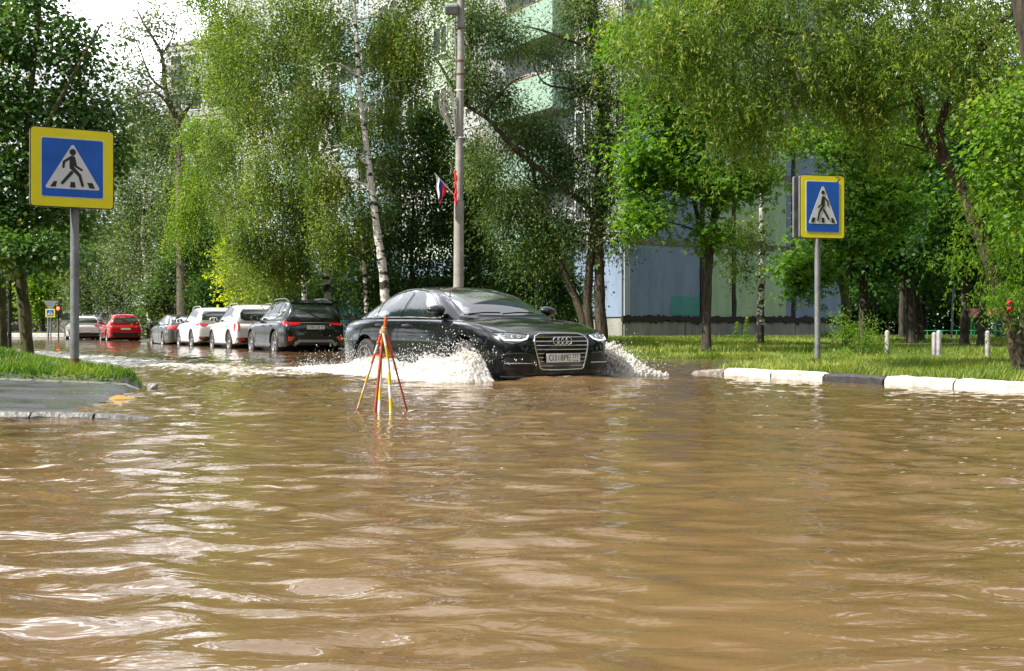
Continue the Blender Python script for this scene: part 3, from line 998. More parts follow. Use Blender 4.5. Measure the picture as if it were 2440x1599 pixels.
for sd in (-1, 1):
    patch('tail_light', l, [(sd*.45, .96), (sd*.78, .96), (sd*.80, .80), (sd*.50, .82)], 'x', -1, G['red'], r, off=.01)
    patch('tail_light', l, [(-3.80, .79), (-3.76, .96), (-3.40, .96), (-3.55, .84)], 'y', sd, G['redlit'], r, off=.008)
patch('rear_window', g_, [(-2.70, .50), (-2.67, 0), (-2.70, -.50), (-3.30, -.58), (-3.34, 0), (-3.30, .58)], 'z', 1, G['glass'], r, off=.005, step=.07, thick=.004)
PARKED['d'] = r
# red crossover
sp = suv_spec('red_crossover', PR, 4.54, 2.70, .88, 1.65, .92, .36, win_end=-3.02, belt_kick=.10, tumble=.56)
r, l, g_ = parked(sp, 254, 65.0, .13, 'bright red crossover parked behind the near sign pole, seen from the rear',
    dict(rear=[(.50, 1.0), (.84, 1.04), (.84, .92), (.62, .93)], side=[(-3.62, .91), (-3.56, 1.03), (-3.20, 1.04), (-3.3, .96)], low=[(.70, .50), (.80, .50), (.80, .44), (.70, .44)]),
    [(-.50, 1.47), (.50, 1.47), (.62, 1.32), (.62, 1.15), (-.62, 1.15), (-.62, 1.32)], ('', '', .80), rails=False, bumper=[(-.80, .58), (.80, .58), (.84, .30), (-.84, .30)])
PARKED['e'] = r
# far white crossover
sp = suv_spec('pale_crossover', PS, 4.45, 2.68, .88, 1.60, .91, .355, win_end=-3.0, belt_kick=.06)
sp['mat'] = PW2
r, l, g_ = parked(sp, 166, 72.0, .10, 'pale crossover with wide rear window parked farthest along, behind the near sign pole',
    dict(rear=[(.45, .98), (.84, 1.02), (.84, .90), (.55, .90)], side=[(-3.52, .89), (-3.48, 1.01), (-3.10, 1.02), (-3.2, .93)]),
    [(-.52, 1.44), (.52, 1.44), (.66, 1.30), (.66, 1.14), (-.66, 1.14), (-.66, 1.30)], ('', '', .62), rails=G['grey'])
PARKED['f'] = r


def copy_tree(o, parent=None):
    c = o.copy()
    COL.objects.link(c)
    if parent is not None: c.parent = parent
    for ch in o.children: copy_tree(ch, c)
    return c

for (key, loc, rz, nm, lab, mats) in (
    ('c', (-30.6, 84, .03), math.radians(108), 'small_dark_hatchback', 'small dark car half hidden beyond the pale crossover', {PW: PG}),
    ('f', (-54.5, 125, .12), math.radians(178), 'dark_far_car', 'tiny dark car crossing the far end of the street at the left edge', {PW2: PK}),
    ('f', (-48.8, 124, .12), math.radians(178), 'red_far_car', 'tiny dark red car at the far end of the street beyond the left tree', {PW2: G['paint']('maroon_car_paint', (.12, .01, .015), .3)}),
    ('c', (-41.6, 118, .10), math.radians(120), 'silver_far_car', 'tiny silver car parked beyond the far lawn', {PW: PS})):
    c = copy_tree(PARKED[key])
    c.name = nm
    c.location = loc; c.rotation_euler = (0, 0, rz)
    c['label'] = lab
    c['group'] = 'distant cars at the end of the street'
    for ch in c.children:
        if ch.data and ch.data.materials and ch.data.materials[0] in mats:
            me = ch.data.copy(); me.materials[0] = mats[ch.data.materials[0]]; ch.data = me
# ---------------------------------------------------------------- ground, water, paths
def vnoise(x, y, seed=0):
    """cheap smooth value noise on arrays"""
    r = np.random.default_rng(seed)
    T = r.random((256, 256))
    xi = np.floor(x).astype(int); yi = np.floor(y).astype(int)
    fx = x - xi; fy = y - yi
    fx = fx*fx*(3-2*fx); fy = fy*fy*(3-2*fy)
    a = T[xi % 256, yi % 256]; b = T[(xi+1) % 256, yi % 256]; c = T[xi % 256, (yi+1) % 256]; d = T[(xi+1) % 256, (yi+1) % 256]
    return (a*(1-fx)+b*fx)*(1-fy) + (c*(1-fx)+d*fx)*fy


def fbm(x, y, seed=0, o=4):
    s = 0; a = .5
    for i in range(o):
        s = s + a*(vnoise(x*2**i, y*2**i, seed+i)-.5); a *= .5
    return s


def sstep(a, b, x):
    t = np.clip((x-a)/(b-a), 0, 1)
    return t*t*(3-2*t)

# street frame: u along the street (away from the camera), v to its right
SD = np.array([-.4472, .8944]); SN = np.array([.8944, .4472])
K0 = np.array([2.75, 16.8]); KD = np.array([.461, -.887])        # near right kerb line
LB0 = np.array([-4.0, 12.6]); LBD = np.array([-.50, .866]); LBN = np.array([-.866, -.50])   # left bank, LBN points into the bank


def ground_h(x, y):
    h = np.full_like(x, -.22)
    # right island behind the kerb
    k = (x-K0[0])*.887 + (y-K0[1])*.461                     # distance behind the kerb line
    along = (x-K0[0])*KD[0] + (y-K0[1])*KD[1]               # >0 toward the camera
    isl = sstep(-.02, .10, k)*sstep(8.5, 5.0, k - np.maximum(along, 0)*.25)*sstep(-.6, .5, along + .25*k)
    h = np.maximum(h, isl*(.30 + .10*sstep(0, 2.2, k)*sstep(6, 2.5, k) + .05*fbm(x*.9, y*.9, 3)) - .22)
    # grass strip by the building and the playground
    a = (y + .10*x) - 27.6 + .8*fbm(x*.3, y*.3, 9)
    b = (x - 1.2)                                            # right of the side street mouth
    strip = sstep(0, 2.5, a)*sstep(-.3, 1.2, b + .35*(y-27))
    far = (x*SN[0] + y*SN[1])                                # across-street coordinate
    kerb_side = sstep(10.45, 10.75, far)*sstep(24.0, 25.5, y)  # verge behind the parked cars
    strip = np.maximum(strip, kerb_side)
    h = np.maximum(h, strip*(.27 + .08*fbm(x*.5, y*.5, 21) + .18*sstep(30, 44, y)) - .22)
    # left bank
    l = (x-LB0[0])*LBN[0] + (y-LB0[1])*LBN[1]                # distance into the bank from its street edge
    al = (x-LB0[0])*LBD[0] + (y-LB0[1])*LBD[1]
    # front boundary of the grass: line from the tip to the left
    fr = (y - (12.5 + (-x-3.9)*.36))                         # >0 is behind the footpath edge
    bank = sstep(-.15, .12, l)*sstep(-.05, .15, fr)*sstep(-1.0, -.5, al)
    h = np.maximum(h, bank*(.37 + .21*sstep(.2, 1.3, l)*sstep(.1, 1.6, fr) + .05*fbm(x*1.2, y*1.2, 5)) - .22)
    # footpath, wet asphalt nearly level with the water
    fp = sstep(0, .03, (y - 8.50)) * sstep(.1, -.05, fr)*sstep(0, .9, -x - 2.55 - .22*(y-8.4))
    h = np.maximum(h, fp*(.235 + .04*sstep(9, 13, y) + .045*sstep(4, 8, -x)) - .22)
    # the street climbs out of the water far away
    h = np.maximum(h, -.22 + .36*sstep(62, 105, y))
    side = sstep(88, 92, y + .12*x)*sstep(-58, -42, -np.abs(x+38))
    h = h + .25*sstep(110, 200, y)
    return h


def grid_sheet(name, xs, ys, zf, mat, kind='structure', attr=None, sm=True):
    X, Y = np.meshgrid(xs, ys)
    Z = zf(X, Y)
    V = np.stack([X.ravel(), Y.ravel(), Z.ravel()], 1)
    nx, ny = len(xs), len(ys)
    i = np.arange((ny-1)*(nx-1)); r = i // (nx-1); c = i % (nx-1)
    a = r*nx + c
    F = np.stack([a, a+1, a+nx+1, a+nx], 1)
    o = np_mesh(name, V, F, mat, None, attr(X, Y) if attr else None, sm)
    o['kind'] = kind
    return o


def graded(lo, hi, c0, c1, d, grow=1.08):
    """coordinates with step d inside [c0,c1], growing outside"""
    a = list(np.arange(c0, c1, d)); a.append(c1)
    s = d; x = c1
    while x < hi:
        s *= grow; x += s; a.append(x)
    s = d; x = c0; b = []
    while x > lo:
        s *= grow; x -= s; b.append(x)
    return np.array(b[::-1] + a)

# ground material: soil and grass litter / asphalt by place
gm, gn, gb_ = mat_new('ground_soil')
ga = gn.nodes.new('ShaderNodeAttribute'); ga.attribute_name = 'road'
gt = gn.nodes.new('ShaderNodeTexCoord')
n1 = gn.nodes.new('ShaderNodeTexNoise'); n1.inputs['Scale'].default_value = 1.3; n1.inputs['Detail'].default_value = 8
n2 = gn.nodes.new('ShaderNodeTexNoise'); n2.inputs['Scale'].default_value = 40; n2.inputs['Detail'].default_value = 4
gn.links.new(gt.outputs['Object'], n1.inputs['Vector']); gn.links.new(gt.outputs['Object'], n2.inputs['Vector'])
r1 = gn.nodes.new('ShaderNodeValToRGB')
r1.color_ramp.elements[0].color = (.03, .055, .012, 1); r1.color_ramp.elements[0].position = .35
r1.color_ramp.elements[1].color = (.075, .10, .022, 1); r1.color_ramp.elements[1].position = .65
r2 = gn.nodes.new('ShaderNodeValToRGB')
r2.color_ramp.elements[0].color = (.045, .045, .048, 1); r2.color_ramp.elements[0].position = .3
r2.color_ramp.elements[1].color = (.085, .085, .088, 1); r2.color_ramp.elements[1].position = .7
gn.links.new(n1.outputs['Fac'], r1.inputs['Fac']); gn.links.new(n2.outputs['Fac'], r2.inputs['Fac'])
gx = gn.nodes.new('ShaderNodeMix'); gx.data_type = 'RGBA'
gn.links.new(ga.outputs['Fac'], gx.inputs[0]); gn.links.new(r1.outputs['Color'], gx.inputs[6]); gn.links.new(r2.outputs['Color'], gx.inputs[7])
gn.links.new(gx.outputs[2], gb_.inputs['Base Color'])
gr_ = gn.nodes.new('ShaderNodeMapRange'); gr_.inputs['To Min'].default_value = .9; gr_.inputs['To Max'].default_value = .3
gn.links.new(ga.outputs['Fac'], gr_.inputs['Value']); gn.links.new(gr_.outputs[0], gb_.inputs['Roughness'])
gbp = gn.nodes.new('ShaderNodeBump'); gbp.inputs['Strength'].default_value = .4; gbp.inputs['Distance'].default_value = .02
gn.links.new(n2.outputs['Fac'], gbp.inputs['Height']); gn.links.new(gbp.outputs['Normal'], gb_.inputs['Normal'])


def road_attr(X, Y):
    far = X*SN[0] + Y*SN[1]
    lft = (X-LB0[0])*LBN[0] + (Y-LB0[1])*LBN[1]
    road = ((far < 10.6) & (lft < .2)) | ((Y > 103) & (Y < 111) & (X < -10))
    fr = (Y - (12.5 + (-X-3.9)*.36))
    road = road | ((fr < .05) & (Y < 20))
    return {'road': ('POINT', road.astype(np.float32).ravel())}

grid_sheet('ground', graded(-500, 500, -14, 14, .12, 1.12), graded(-60, 900, 7.5, 46, .12, 1.10), ground_h, gm, attr=road_attr)

# ---------------------------------------------------------------- flood water
wm, wn, wb_ = mat_new('flood_water')
wa = wn.nodes.new('ShaderNodeAttribute'); wa.attribute_name = 'foam'
wt = wn.nodes.new('ShaderNodeTexCoord')
wn1 = wn.nodes.new('ShaderNodeTexNoise'); wn1.inputs['Scale'].default_value = .35; wn1.inputs['Detail'].default_value = 4
wmap = wn.nodes.new('ShaderNodeMapping'); wmap.inputs['Scale'].default_value = (1, 1.6, 1)
wn.links.new(wt.outputs['Object'], wmap.inputs['Vector']); wn.links.new(wmap.outputs['Vector'], wn1.inputs['Vector'])
wr = wn.nodes.new('ShaderNodeValToRGB')
wr.color_ramp.elements[0].color = (.116, .071, .030, 1); wr.color_ramp.elements[0].position = .3
wr.color_ramp.elements[1].color = (.160, .100, .045, 1); wr.color_ramp.elements[1].position = .7
wn.links.new(wn1.outputs['Fac'], wr.inputs['Fac'])
wf = wn.nodes.new('ShaderNodeTexNoise'); wf.inputs['Scale'].default_value = 5; wf.inputs['Detail'].default_value = 9; wf.inputs['Roughness'].default_value = .72
wfm = wn.nodes.new('ShaderNodeMapping'); wfm.inputs['Rotation'].default_value = (0, 0, math.radians(27)); wfm.inputs['Scale'].default_value = (1.5, .8, 1)
wn.links.new(wt.outputs['Object'], wfm.inputs['Vector']); wn.links.new(wfm.outputs['Vector'], wf.inputs['Vector'])
wadd = wn.nodes.new('ShaderNodeMath'); wadd.operation = 'ADD'
wn.links.new(wa.outputs['Fac'], wadd.inputs[0]); wn.links.new(wf.outputs['Fac'], wadd.inputs[1])
wmr = wn.nodes.new('ShaderNodeMapRange'); wmr.inputs['From Min'].default_value = .84; wmr.inputs['From Max'].default_value = 1.08
wn.links.new(wadd.outputs[0], wmr.inputs['Value'])
wx = wn.nodes.new('ShaderNodeMix'); wx.data_type = 'RGBA'; wx.inputs[7].default_value = (.74, .72, .68, 1)
wn.links.new(wmr.outputs[0], wx.inputs[0]); wn.links.new(wr.outputs['Color'], wx.inputs[6]); wn.links.new(wx.outputs[2], wb_.inputs['Base Color'])
wrr = wn.nodes.new('ShaderNodeMapRange'); wrr.inputs['To Min'].default_value = .015; wrr.inputs['To Max'].default_value = .6
wn.links.new(wmr.outputs[0], wrr.inputs['Value']); wn.links.new(wrr.outputs[0], wb_.inputs['Roughness'])
wb_.inputs['IOR'].default_value = 1.333
# fine ripples as bump
wb1 = wn.nodes.new('ShaderNodeTexNoise'); wb1.inputs['Scale'].default_value = 6; wb1.inputs['Detail'].default_value = 3; wb1.inputs['Roughness'].default_value = .5; wb1.inputs['Distortion'].default_value = .6
wbm = wn.nodes.new('ShaderNodeMapping'); wbm.inputs['Scale'].default_value = (.7, 1.6, 1)
wn.links.new(wt.outputs['Object'], wbm.inputs['Vector']); wn.links.new(wbm.outputs['Vector'], wb1.inputs['Vector'])
wbp = wn.nodes.new('ShaderNodeBump'); wbp.inputs['Strength'].default_value = .7; wbp.inputs['Distance'].default_value = .012
wn.links.new(wb1.outputs['Fac'], wbp.inputs['Height'])
wbp2 = wn.nodes.new('ShaderNodeBump'); wbp2.inputs['Distance'].default_value = .05
wn.links.new(wf.outputs['Fac'], wbp2.inputs['Height']); wn.links.new(wbp.outputs['Normal'], wbp2.inputs['Normal']); wn.links.new(wmr.outputs[0], wbp2.inputs['Strength'])
wn.links.new(wbp2.outputs['Normal'], wb_.inputs['Normal'])

CAR_X, CAR_Y = .135, 15.38
CHD = np.array([math.cos(AU_RZ), math.sin(AU_RZ)])       # travel direction of the sedan


def foam_f(X, Y):
    # wake behind and beside the sedan
    dx, dy = X-CAR_X, Y-CAR_Y
    s = -(dx*CHD[0] + dy*CHD[1])                            # metres behind the front axle
    l = dx*(-CHD[1]) + dy*CHD[0]
    # left of car seen from the driver is +l
    near = np.exp(-((l+1.45)/(.50+.04*np.clip(s, 0, 40)))**2)*sstep(-1.3, -.2, s)*sstep(9, 3, s)
    wake = np.exp(-((l+2.3+.02*s)/(1.5+.05*np.clip(s, 0, 60)))**2)*sstep(0, 3, s)*sstep(55, 12, s)
    rear = np.exp(-((l+.2)/(1.1))**2)*sstep(3.5, 5, s)*sstep(20, 6, s)*.8
    other = np.exp(-((l-1.4)/.6)**2)*sstep(-1.2, 0, s)*sstep(14, 3, s)
    front = np.exp(-((s+1.0)/.22)**2)*np.exp(-(l/1.15)**2)*.38
    f = np.maximum.reduce([near*.62, wake*.46, rear*.46, other*.62, front])
    return f + .12*(f > .05)*fbm(X*.8, Y*.8, 31)


def water_h(X, Y):
    r = np.random.default_rng(5)
    Z = np.zeros_like(X)
    wx_, wy_ = X + .35*fbm(X*.7, Y*.7, 50)*2, Y + .35*fbm(X*.7+9, Y*.7+4, 60)*2
    for i in range(46):
        lam = .11*(.75/.11)**r.random()
        ang = math.radians(90 + r.normal(0, 1)*(26 if lam < .28 else 46) - 12)
        k = 2*math.pi/lam
        amp = .00105*(lam/.3)**.75
        ph = r.random()*6.28
        m = .55 + .9*vnoise(X*.45+i*7.3, Y*.45+i*3.1, 90)
        fade = sstep(2.8, 1.1, (Y/11)*(.16/lam)) if lam < .4 else 1
        Z = Z + amp*m*fade*np.sin(k*(wx_*math.cos(ang) + wy_*math.sin(ang)) + ph)
    fo = foam_f(X, Y)
    Z = Z + fo*.09*fbm(X*3.5, Y*3.5, 70, 4)*2 + fo*.05
    # bow wave in front and along the side
    dx, dy = X-CAR_X, Y-CAR_Y
    s = -(dx*CHD[0] + dy*CHD[1]); l = dx*(-CHD[1]) + dy*CHD[0]
    Z = Z + .05*np.exp(-((s+1.15)/.3)**2)*np.exp(-(l/1.1)**2)
    for q in range(1, 6):                                    # ship-wave crests running out toward the camera side
        Z = Z + .018/q**.5*np.exp(-((l + 1.6 + .75*q - .18*s)/.22)**2)*sstep(-2, 1, s)*sstep(16, 4, s)
    return Z*sstep(120, 40, Y)*sstep(.0, 1.0, Y+1.5)

ys = [-14.]
y = -14.; d = 1.2
while y < 1.0:
    d = max(.022, d*.85 if y > -8 else d); y += d; ys.append(y)
while y < 112:
    y += max(.022, .0065*(y-0.)*(1 if y < 12 else (1+(y-12)*.03))); ys.append(y)
xs = graded(-70, 40, -4.5, 4.5, .035, 1.022)
WZ = 0.0
grid_sheet('flood_water', xs, np.array(ys), water_h, wm, attr=lambda X, Y: {'foam': ('POINT', foam_f(X, Y).ravel())})

# ---------------------------------------------------------------- grass
def grass(name, pts, hgt, mat, label, spread=.5, w=.008, seed=1):
    r = np.random.default_rng(seed)
    n = len(pts)
    a = r.random(n)*2*np.pi
    hh = hgt*(.35 + .9*r.random(n))
    # neighbouring blades lean the same way, in tufts
    lean = (.25 + .9*r.random(n))*spread
    cl = (fbm(pts[:, 0]*2.2, pts[:, 1]*2.2, 11+seed)*14)
    la = cl + r.normal(0, .7, n)
    tip = pts + np.stack([np.cos(la)*hh*lean, np.sin(la)*hh*lean, hh*np.sqrt(np.clip(1-lean*lean*.6, .15, 1))], 1)
    mid = pts + (tip-pts)*.5 + np.stack([0*hh, 0*hh, hh*.12], 1)
    side = np.stack([np.cos(a), np.sin(a), 0*a], 1)*w*(.6+.8*r.random(n))[:, None]
    V = np.stack([pts-side, pts+side, mid+side*.8, mid-side*.8, tip], 1).reshape(-1, 3)
    b = np.arange(n)*5
    F = np.concatenate([np.stack([b, b+1, b+2], 1), np.stack([b, b+2, b+3], 1), np.stack([b+3, b+2, b+4], 1)])
    t = np.clip(.5 + 1.2*fbm(pts[:, 0]*1.4, pts[:, 1]*1.4, 4+seed) + r.normal(0, .2, n), 0, 1)
    o = np_mesh(name, V, F, mat, None, {'tint': ('FACE', np.concatenate([t, t, t]))})
    tag(o, label, 'grass', kind='stuff')
    return o


def scatter(n, x0, x1, y0, y1, cond, seed, base=.01):
    r = np.random.default_rng(seed)
    x = x0 + (x1-x0)*r.random(n); y = y0 + (y1-y0)*r.random(n)
    # tufts
    k = fbm(x*3, y*3, 77+seed, 3) > -.12 - .25*r.random(n)
    h = ground_h(x, y)
    ok = cond(x, y, h) & k
    return np.stack([x[ok], y[ok], h[ok]-base], 1)

M_GRASS = leaf_mat('grass_blades', (.035, .085, .010), (.075, .155, .018), (.20, .23, .05), .35, .45)
M_GRASS_YEL = leaf_mat('grass_blades_yellowish', (.06, .11, .015), (.13, .19, .03), (.33, .33, .10), .35, .45)  # paler, yellower blade colours than the bank grass
bankL = lambda x, y, h: (h > .015) & ((x-LB0[0])*LBN[0] + (y-LB0[1])*LBN[1] > -.12) & (y - (12.5 + (-x-3.9)*.36) > .06)
grass('bank_grass', scatter(230000, -14, -3.6, 12.3, 26, bankL, 1), .105, M_GRASS, 'lush green grass on the low bank round the near left sign pole', .75, .007, 1)
isle = lambda x, y, h: (h > .0) & ((x-K0[0])*.887 + (y-K0[1])*.461 > .16) & (y < 26.5)
grass('island_grass', scatter(260000, 2.0, 13, 8.5, 26, isle, 2), .12, M_GRASS_YEL, 'yellowish grass behind the painted kerb', .7, .007, 2)
strip_c = lambda x, y, h: (h > -.02) & (x > 1.0) & ~((x > 9.5) & (y > 33.5) & (y < 36.2) & (x < 14))
grass('verge_grass', scatter(170000, 1, 26, 26.5, 47, strip_c, 3), .20, M_GRASS_YEL, 'tall grass along the foot of the apartment block', .6, .014, 3)
bk = lambda x, y, h: (h > .03) & (x*SN[0]+y*SN[1] > 10.7)
grass('kerbside_grass', scatter(90000, -26, 2, 24, 70, bk, 4), .17, M_GRASS, 'grass under the birches behind the parked cars', .6, .018, 4)

def tri_strip_mat(): pass

# far lawn across the street end
def far_lawn():
    bm = bmesh.new()
    P = [(-64, 97), (-36, 95), (-25, 92), (-21, 84), (-18, 84), (-18, 110), (-30, 102), (-64, 103)]
    vs = [bm.verts.new((x, y, .40)) for x, y in P]
    lo = [bm.verts.new((x, y, -.2)) for x, y in P]
    bm.faces.new(vs)
    for i in range(len(P)):
        bm.faces.new((vs[i], vs[(i+1) % len(P)], lo[(i+1) % len(P)], lo[i]))
    o = from_bm('far_lawn', bm, simple('lawn', (.09, .15, .03), .9, noise=.35, nscale=.6))
    o['kind'] = 'structure'
far_lawn()

# ---------------------------------------------------------------- kerbs
M_KW = simple('kerb_white', (.50, .48, .44), .6, noise=.42, nscale=7, bump=.9, bscale=25)
M_KB = simple('kerb_black', (.03, .029, .03), .6, noise=.5, nscale=14, bump=.8, bscale=25)
M_KG = simple('kerb_concrete', (.10, .10, .098), .45, noise=.55, nscale=9, bump=1, bscale=30)
M_KWORN = simple('kerb_worn', (.19, .17, .15), .75, noise=.8, nscale=11, bump=1, bscale=22)


def kerb_stone(p0, p1, w, top0, top1, mat, label, group, seed=0, rough=.006, gap=.028):
    r = np.random.default_rng(seed)
    p0 = Vector(p0); p1 = Vector(p1)
    d = (p1-p0); L = d.length; d.normalize()
    n = Vector((-d.y, d.x))
    o_loc = (p0+p1)/2
    bm = bmesh.new()
    K = 10
    prev = None
    c = .02
    ev = []
    for i in range(K+1):
        t = -.5 + i/K
        x = t*(L-gap)
        if i in (0, K): x *= 1
        tz = top0 + (top1-top0)*(i/K)
        j = lambda: float(r.normal(0, rough))
        e = gap*.6 if i in (0, K) else 0
        sec = [(-w/2-.02, -.3), (-w/2-.005+j()*.5, tz-c*1.6+j()-e), (-w/2+c+e, tz+j()*.6-e), (w/2-c-e, tz+j()*.6-e), (w/2+j()*.5, tz-c+j()-e), (w/2, -.3)]
        ring = [bm.verts.new((o_loc.x + d.x*x + n.x*s, o_loc.y + d.y*x + n.y*s, z)) for s, z in sec]
        if prev:
            for k in range(6):
                bm.faces.new((prev[k], prev[(k+1) % 6], ring[(k+1) % 6], ring[k]))
        else: bm.faces.new(ring)
        prev = ring
    bm.faces.new(prev[::-1])
    o = from_bm('kerb_stone', bm, mat, None, 28)
    return tag(o, label, 'kerb', group)

GK = 'kerb stones of the near right corner'
u0 = K0
cols = ['worn', 'w', 'w', 'b', 'w', 'w', 'w', 'w']
labs = ['worn half sunken kerb stone with flaked paint ending the row beside the splash', 'white kerb stone next to the flaked end stone', 'white kerb stone just left of the black one',
        'black painted kerb stone in the white row', 'white kerb stone just right of the black one', 'white kerb stone second to the right of the black one', 'white kerb stone at the right edge of the photo', 'white kerb stone past the right edge']
TS = [-.12, .65, 1.657, 2.65, 3.67, 4.69, 5.70, 6.70]
pts = [(float(K0[0]+KD[0]*t), float(K0[1]+KD[1]*t)) for t in TS]
mats = {'worn': M_KWORN, 'w': M_KW, 'b': M_KB}
for i in range(7):
    kerb_stone(pts[i], pts[i+1], .16, .05 if i == 0 else .108 + .006*(i % 3), .10 if i == 0 else .112, mats[cols[i]], labs[i], GK, i)
GL = 'kerb stones along the wet footpath'
lp = [(-6.6, 8.62), (-5.0, 8.50), (-3.62, 8.40), (-3.0, 8.36), (-2.55, 8.60)]
ll = ['wet grey kerb stone at the left edge of the footpath', 'wet grey kerb stone before the first pale broken joint', 'wet grey kerb stone between the two pale broken joints', 'low kerb stone sinking under the brown water past the second joint']
lp = [(-4.9, 8.50), (-3.25, 8.40), (-2.55, 8.40), (-2.5, 8.42)]
LPTS = [(-5.9, 8.62), (-4.75, 8.55), (-3.36, 8.47), (-2.72, 8.47), (-2.10, 8.60)]
LPT = [(-5.9, 8.6), (-3.36, 8.47), (-2.88, 8.47), (-2.35, 8.52)]
heights = [(.062, .062), (.06, .052), (.052, .022), (.03, -.01)]
LX = [-6.3, -3.47, -3.44, -2.60, -2.57, -2.02]
kerb_stone((-5.0, 8.55), (-3.54, 8.50), .13, .056, .052, M_KG, ll[0], GL, 21, .003, .006)
kerb_stone((-3.53, 8.49), (-3.07, 8.48), .13, .052, .042, M_KG, ll[2], GL, 22, .003, .006)
kerb_stone((-3.06, 8.48), (-2.64, 8.50), .13, .042, .002, M_KG, ll[3], GL, 23, .003, .006)
# parked side kerb: one long low edge far behind the cars
for i in range(9):
    a = np.array([10.68*SN[0]+SD[0]*(20+i*7), 10.68*SN[1]+SD[1]*(20+i*7)])
    b = a + SD*6.98
    kerb_stone(tuple(a), tuple(b), .15, .06, .06, M_KG, None, None, 40+i)
    o = COL.objects[-1]
    tag(o, 'grey kerb running behind the parked cars', 'kerb', 'kerb lengths behind the parked cars')
for (a, b, lab, gx_) in (((-46, 91.5), (-33, 89.0), 'long white kerb at the far end of the street', M_KW), ((-26.5, 83), (-19, 79.8), 'pale kerb by the far crossing sign', M_KW)):
    k = kerb_stone(a, b, .25, .33, .33, gx_, lab, None, 61)

# yellow edge marking showing through the shallow water, and a broken white stone
bm = bmesh.new()
for (u_, v_) in ((243, 940), (268, 939), (300, 946), (345, 948), (372, 953), (352, 961), (290, 964), (262, 954)):
    D_ = CAM_H*F_PX/(v_-CY)
    p_ = at(u_, v_, D_)
    bm.verts.new((p_.x, p_.y, .010 - .03*max(0, (u_-300)/70.)))
bm.faces.new(bm.verts[:])
ext = bmesh.ops.extrude_face_region(bm, geom=bm.faces[:])
bmesh.ops.translate(bm, verts=[v for v in ext['geom'] if isinstance(v, bmesh.types.BMVert)], vec=(0, 0, -.03))
o = from_bm('painted_ramp', bm, simple('yellow_paint', (.50, .27, .04), .25, noise=.3, nscale=4))
tag(o, 'ochre yellow painted ramp edge half under water at the tip of the footpath', 'ramp')
bm = bmesh.new()
bmesh.ops.create_icosphere(bm, subdivisions=3, radius=1)
for v in bm.verts:
    v.co *= 1 + .18*math.sin(v.co.x*5+1)*math.cos(v.co.z*4) + .1*math.sin(v.co.y*9)
    v.co = Vector((v.co.x*.055, v.co.y*.06, v.co.z*.05))
o = from_bm('broken_stone', bm, simple('pale_stone', (.27, .26, .25), .6, noise=.5, nscale=12, bump=1), None, 60)
o.location = at(364, 924, 12.6)
tag(o, 'broken pale stone at the water tip of the left grass bank', 'stone')

# footpath sheet laid on the ground
def fp_h(X, Y): return ground_h(X, Y)
fm = simple('wet_asphalt', (.055, .057, .060), .22, noise=.45, nscale=2.2, bump=.9, bscale=45)
fnz = fm.node_tree.nodes.new('ShaderNodeTexNoise'); fnz.inputs['Scale'].default_value = 1.1; fnz.inputs['Detail'].default_value = 8
fnm = fm.node_tree.nodes.new('ShaderNodeMapping'); fnm.inputs['Scale'].default_value = (.9, 1.5, 1)
fm.node_tree.links.new(fm.node_tree.nodes['Texture Coordinate'].outputs['Object'], fnm.inputs['Vector'])
fm.node_tree.links.new(fnm.outputs['Vector'], fnz.inputs['Vector'])
fnr = fm.node_tree.nodes.new('ShaderNodeMapRange'); fnr.inputs['From Min'].default_value = .42; fnr.inputs['From Max'].default_value = .62; fnr.inputs['To Min'].default_value = .04; fnr.inputs['To Max'].default_value = .55
fm.node_tree.links.new(fnz.outputs['Fac'], fnr.inputs['Value']); fm.node_tree.links.new(fnr.outputs[0], fm.node_tree.nodes['Principled BSDF'].inputs['Roughness'])
fx = np.arange(-14, -2.2, .12); fy = np.arange(8.62, 17.0, .1)
def fp_sheet():
    X, Y = np.meshgrid(fx, fy)
    Z = ground_h(X, Y) + .006
    fr = (Y - (12.5 + (-X-3.9)*.36))
    V = np.stack([X.ravel(), Y.ravel(), Z.ravel()], 1)
    nx, ny = len(fx), len(fy)
    i = np.arange((ny-1)*(nx-1)); r = i // (nx-1); c = i % (nx-1); a = r*nx+c
    F = np.stack([a, a+1, a+nx+1, a+nx], 1)
    ok = (fr.ravel()[F] < .10).all(1) & (Z.ravel()[F] > -.03).all(1)
    o = np_mesh('footpath', V, F[ok], fm, None, None, True)
    o['kind'] = 'structure'
fp_sheet()
# concrete edging between footpath and bank
bm = bmesh.new()
P = []
for x in np.arange(-3.75, -14, -.5):
    y = 12.5 + (-x-3.9)*.36
    P.append(Vector((x, y+.04, float(ground_h(np.array([x]), np.array([y-.12]))[0])+.0)))
bm_tube(bm, P, .022, 6)
o = from_bm('path_edging', bm, simple('edging_concrete', (.10, .10, .095), .7, noise=.5, nscale=8, bump=.8, bscale=20), None, 50); tag(o, 'thin concrete edging between wet footpath and grass bank', 'edging')
# ---------------------------------------------------------------- road signs
M_YEL = simple('sign_yellow', (.80, .70, .012), .35, noise=.08, nscale=3)
M_BLU = simple('sign_blue', (.008, .10, .50), .35, noise=.15, nscale=5)
M_WHI = simple('sign_white', (.62, .64, .66), .4, noise=.05, nscale=5)
M_INK = simple('sign_black', (.015, .015, .015), .5)
M_BOX = simple('sign_box_metal', (.22, .23, .24), .45, .6, noise=.3, nscale=7)
M_DBOX = simple('sign_edge_dark', (.03, .03, .028), .5)
M_POLE = simple('galvanised_pole', (.22, .23, .245), .5, .5, noise=.35, nscale=6, bump=.3, bscale=25)
M_RUST = simple('rust', (.17, .07, .03), .85, noise=.5, nscale=18, bump=.5)


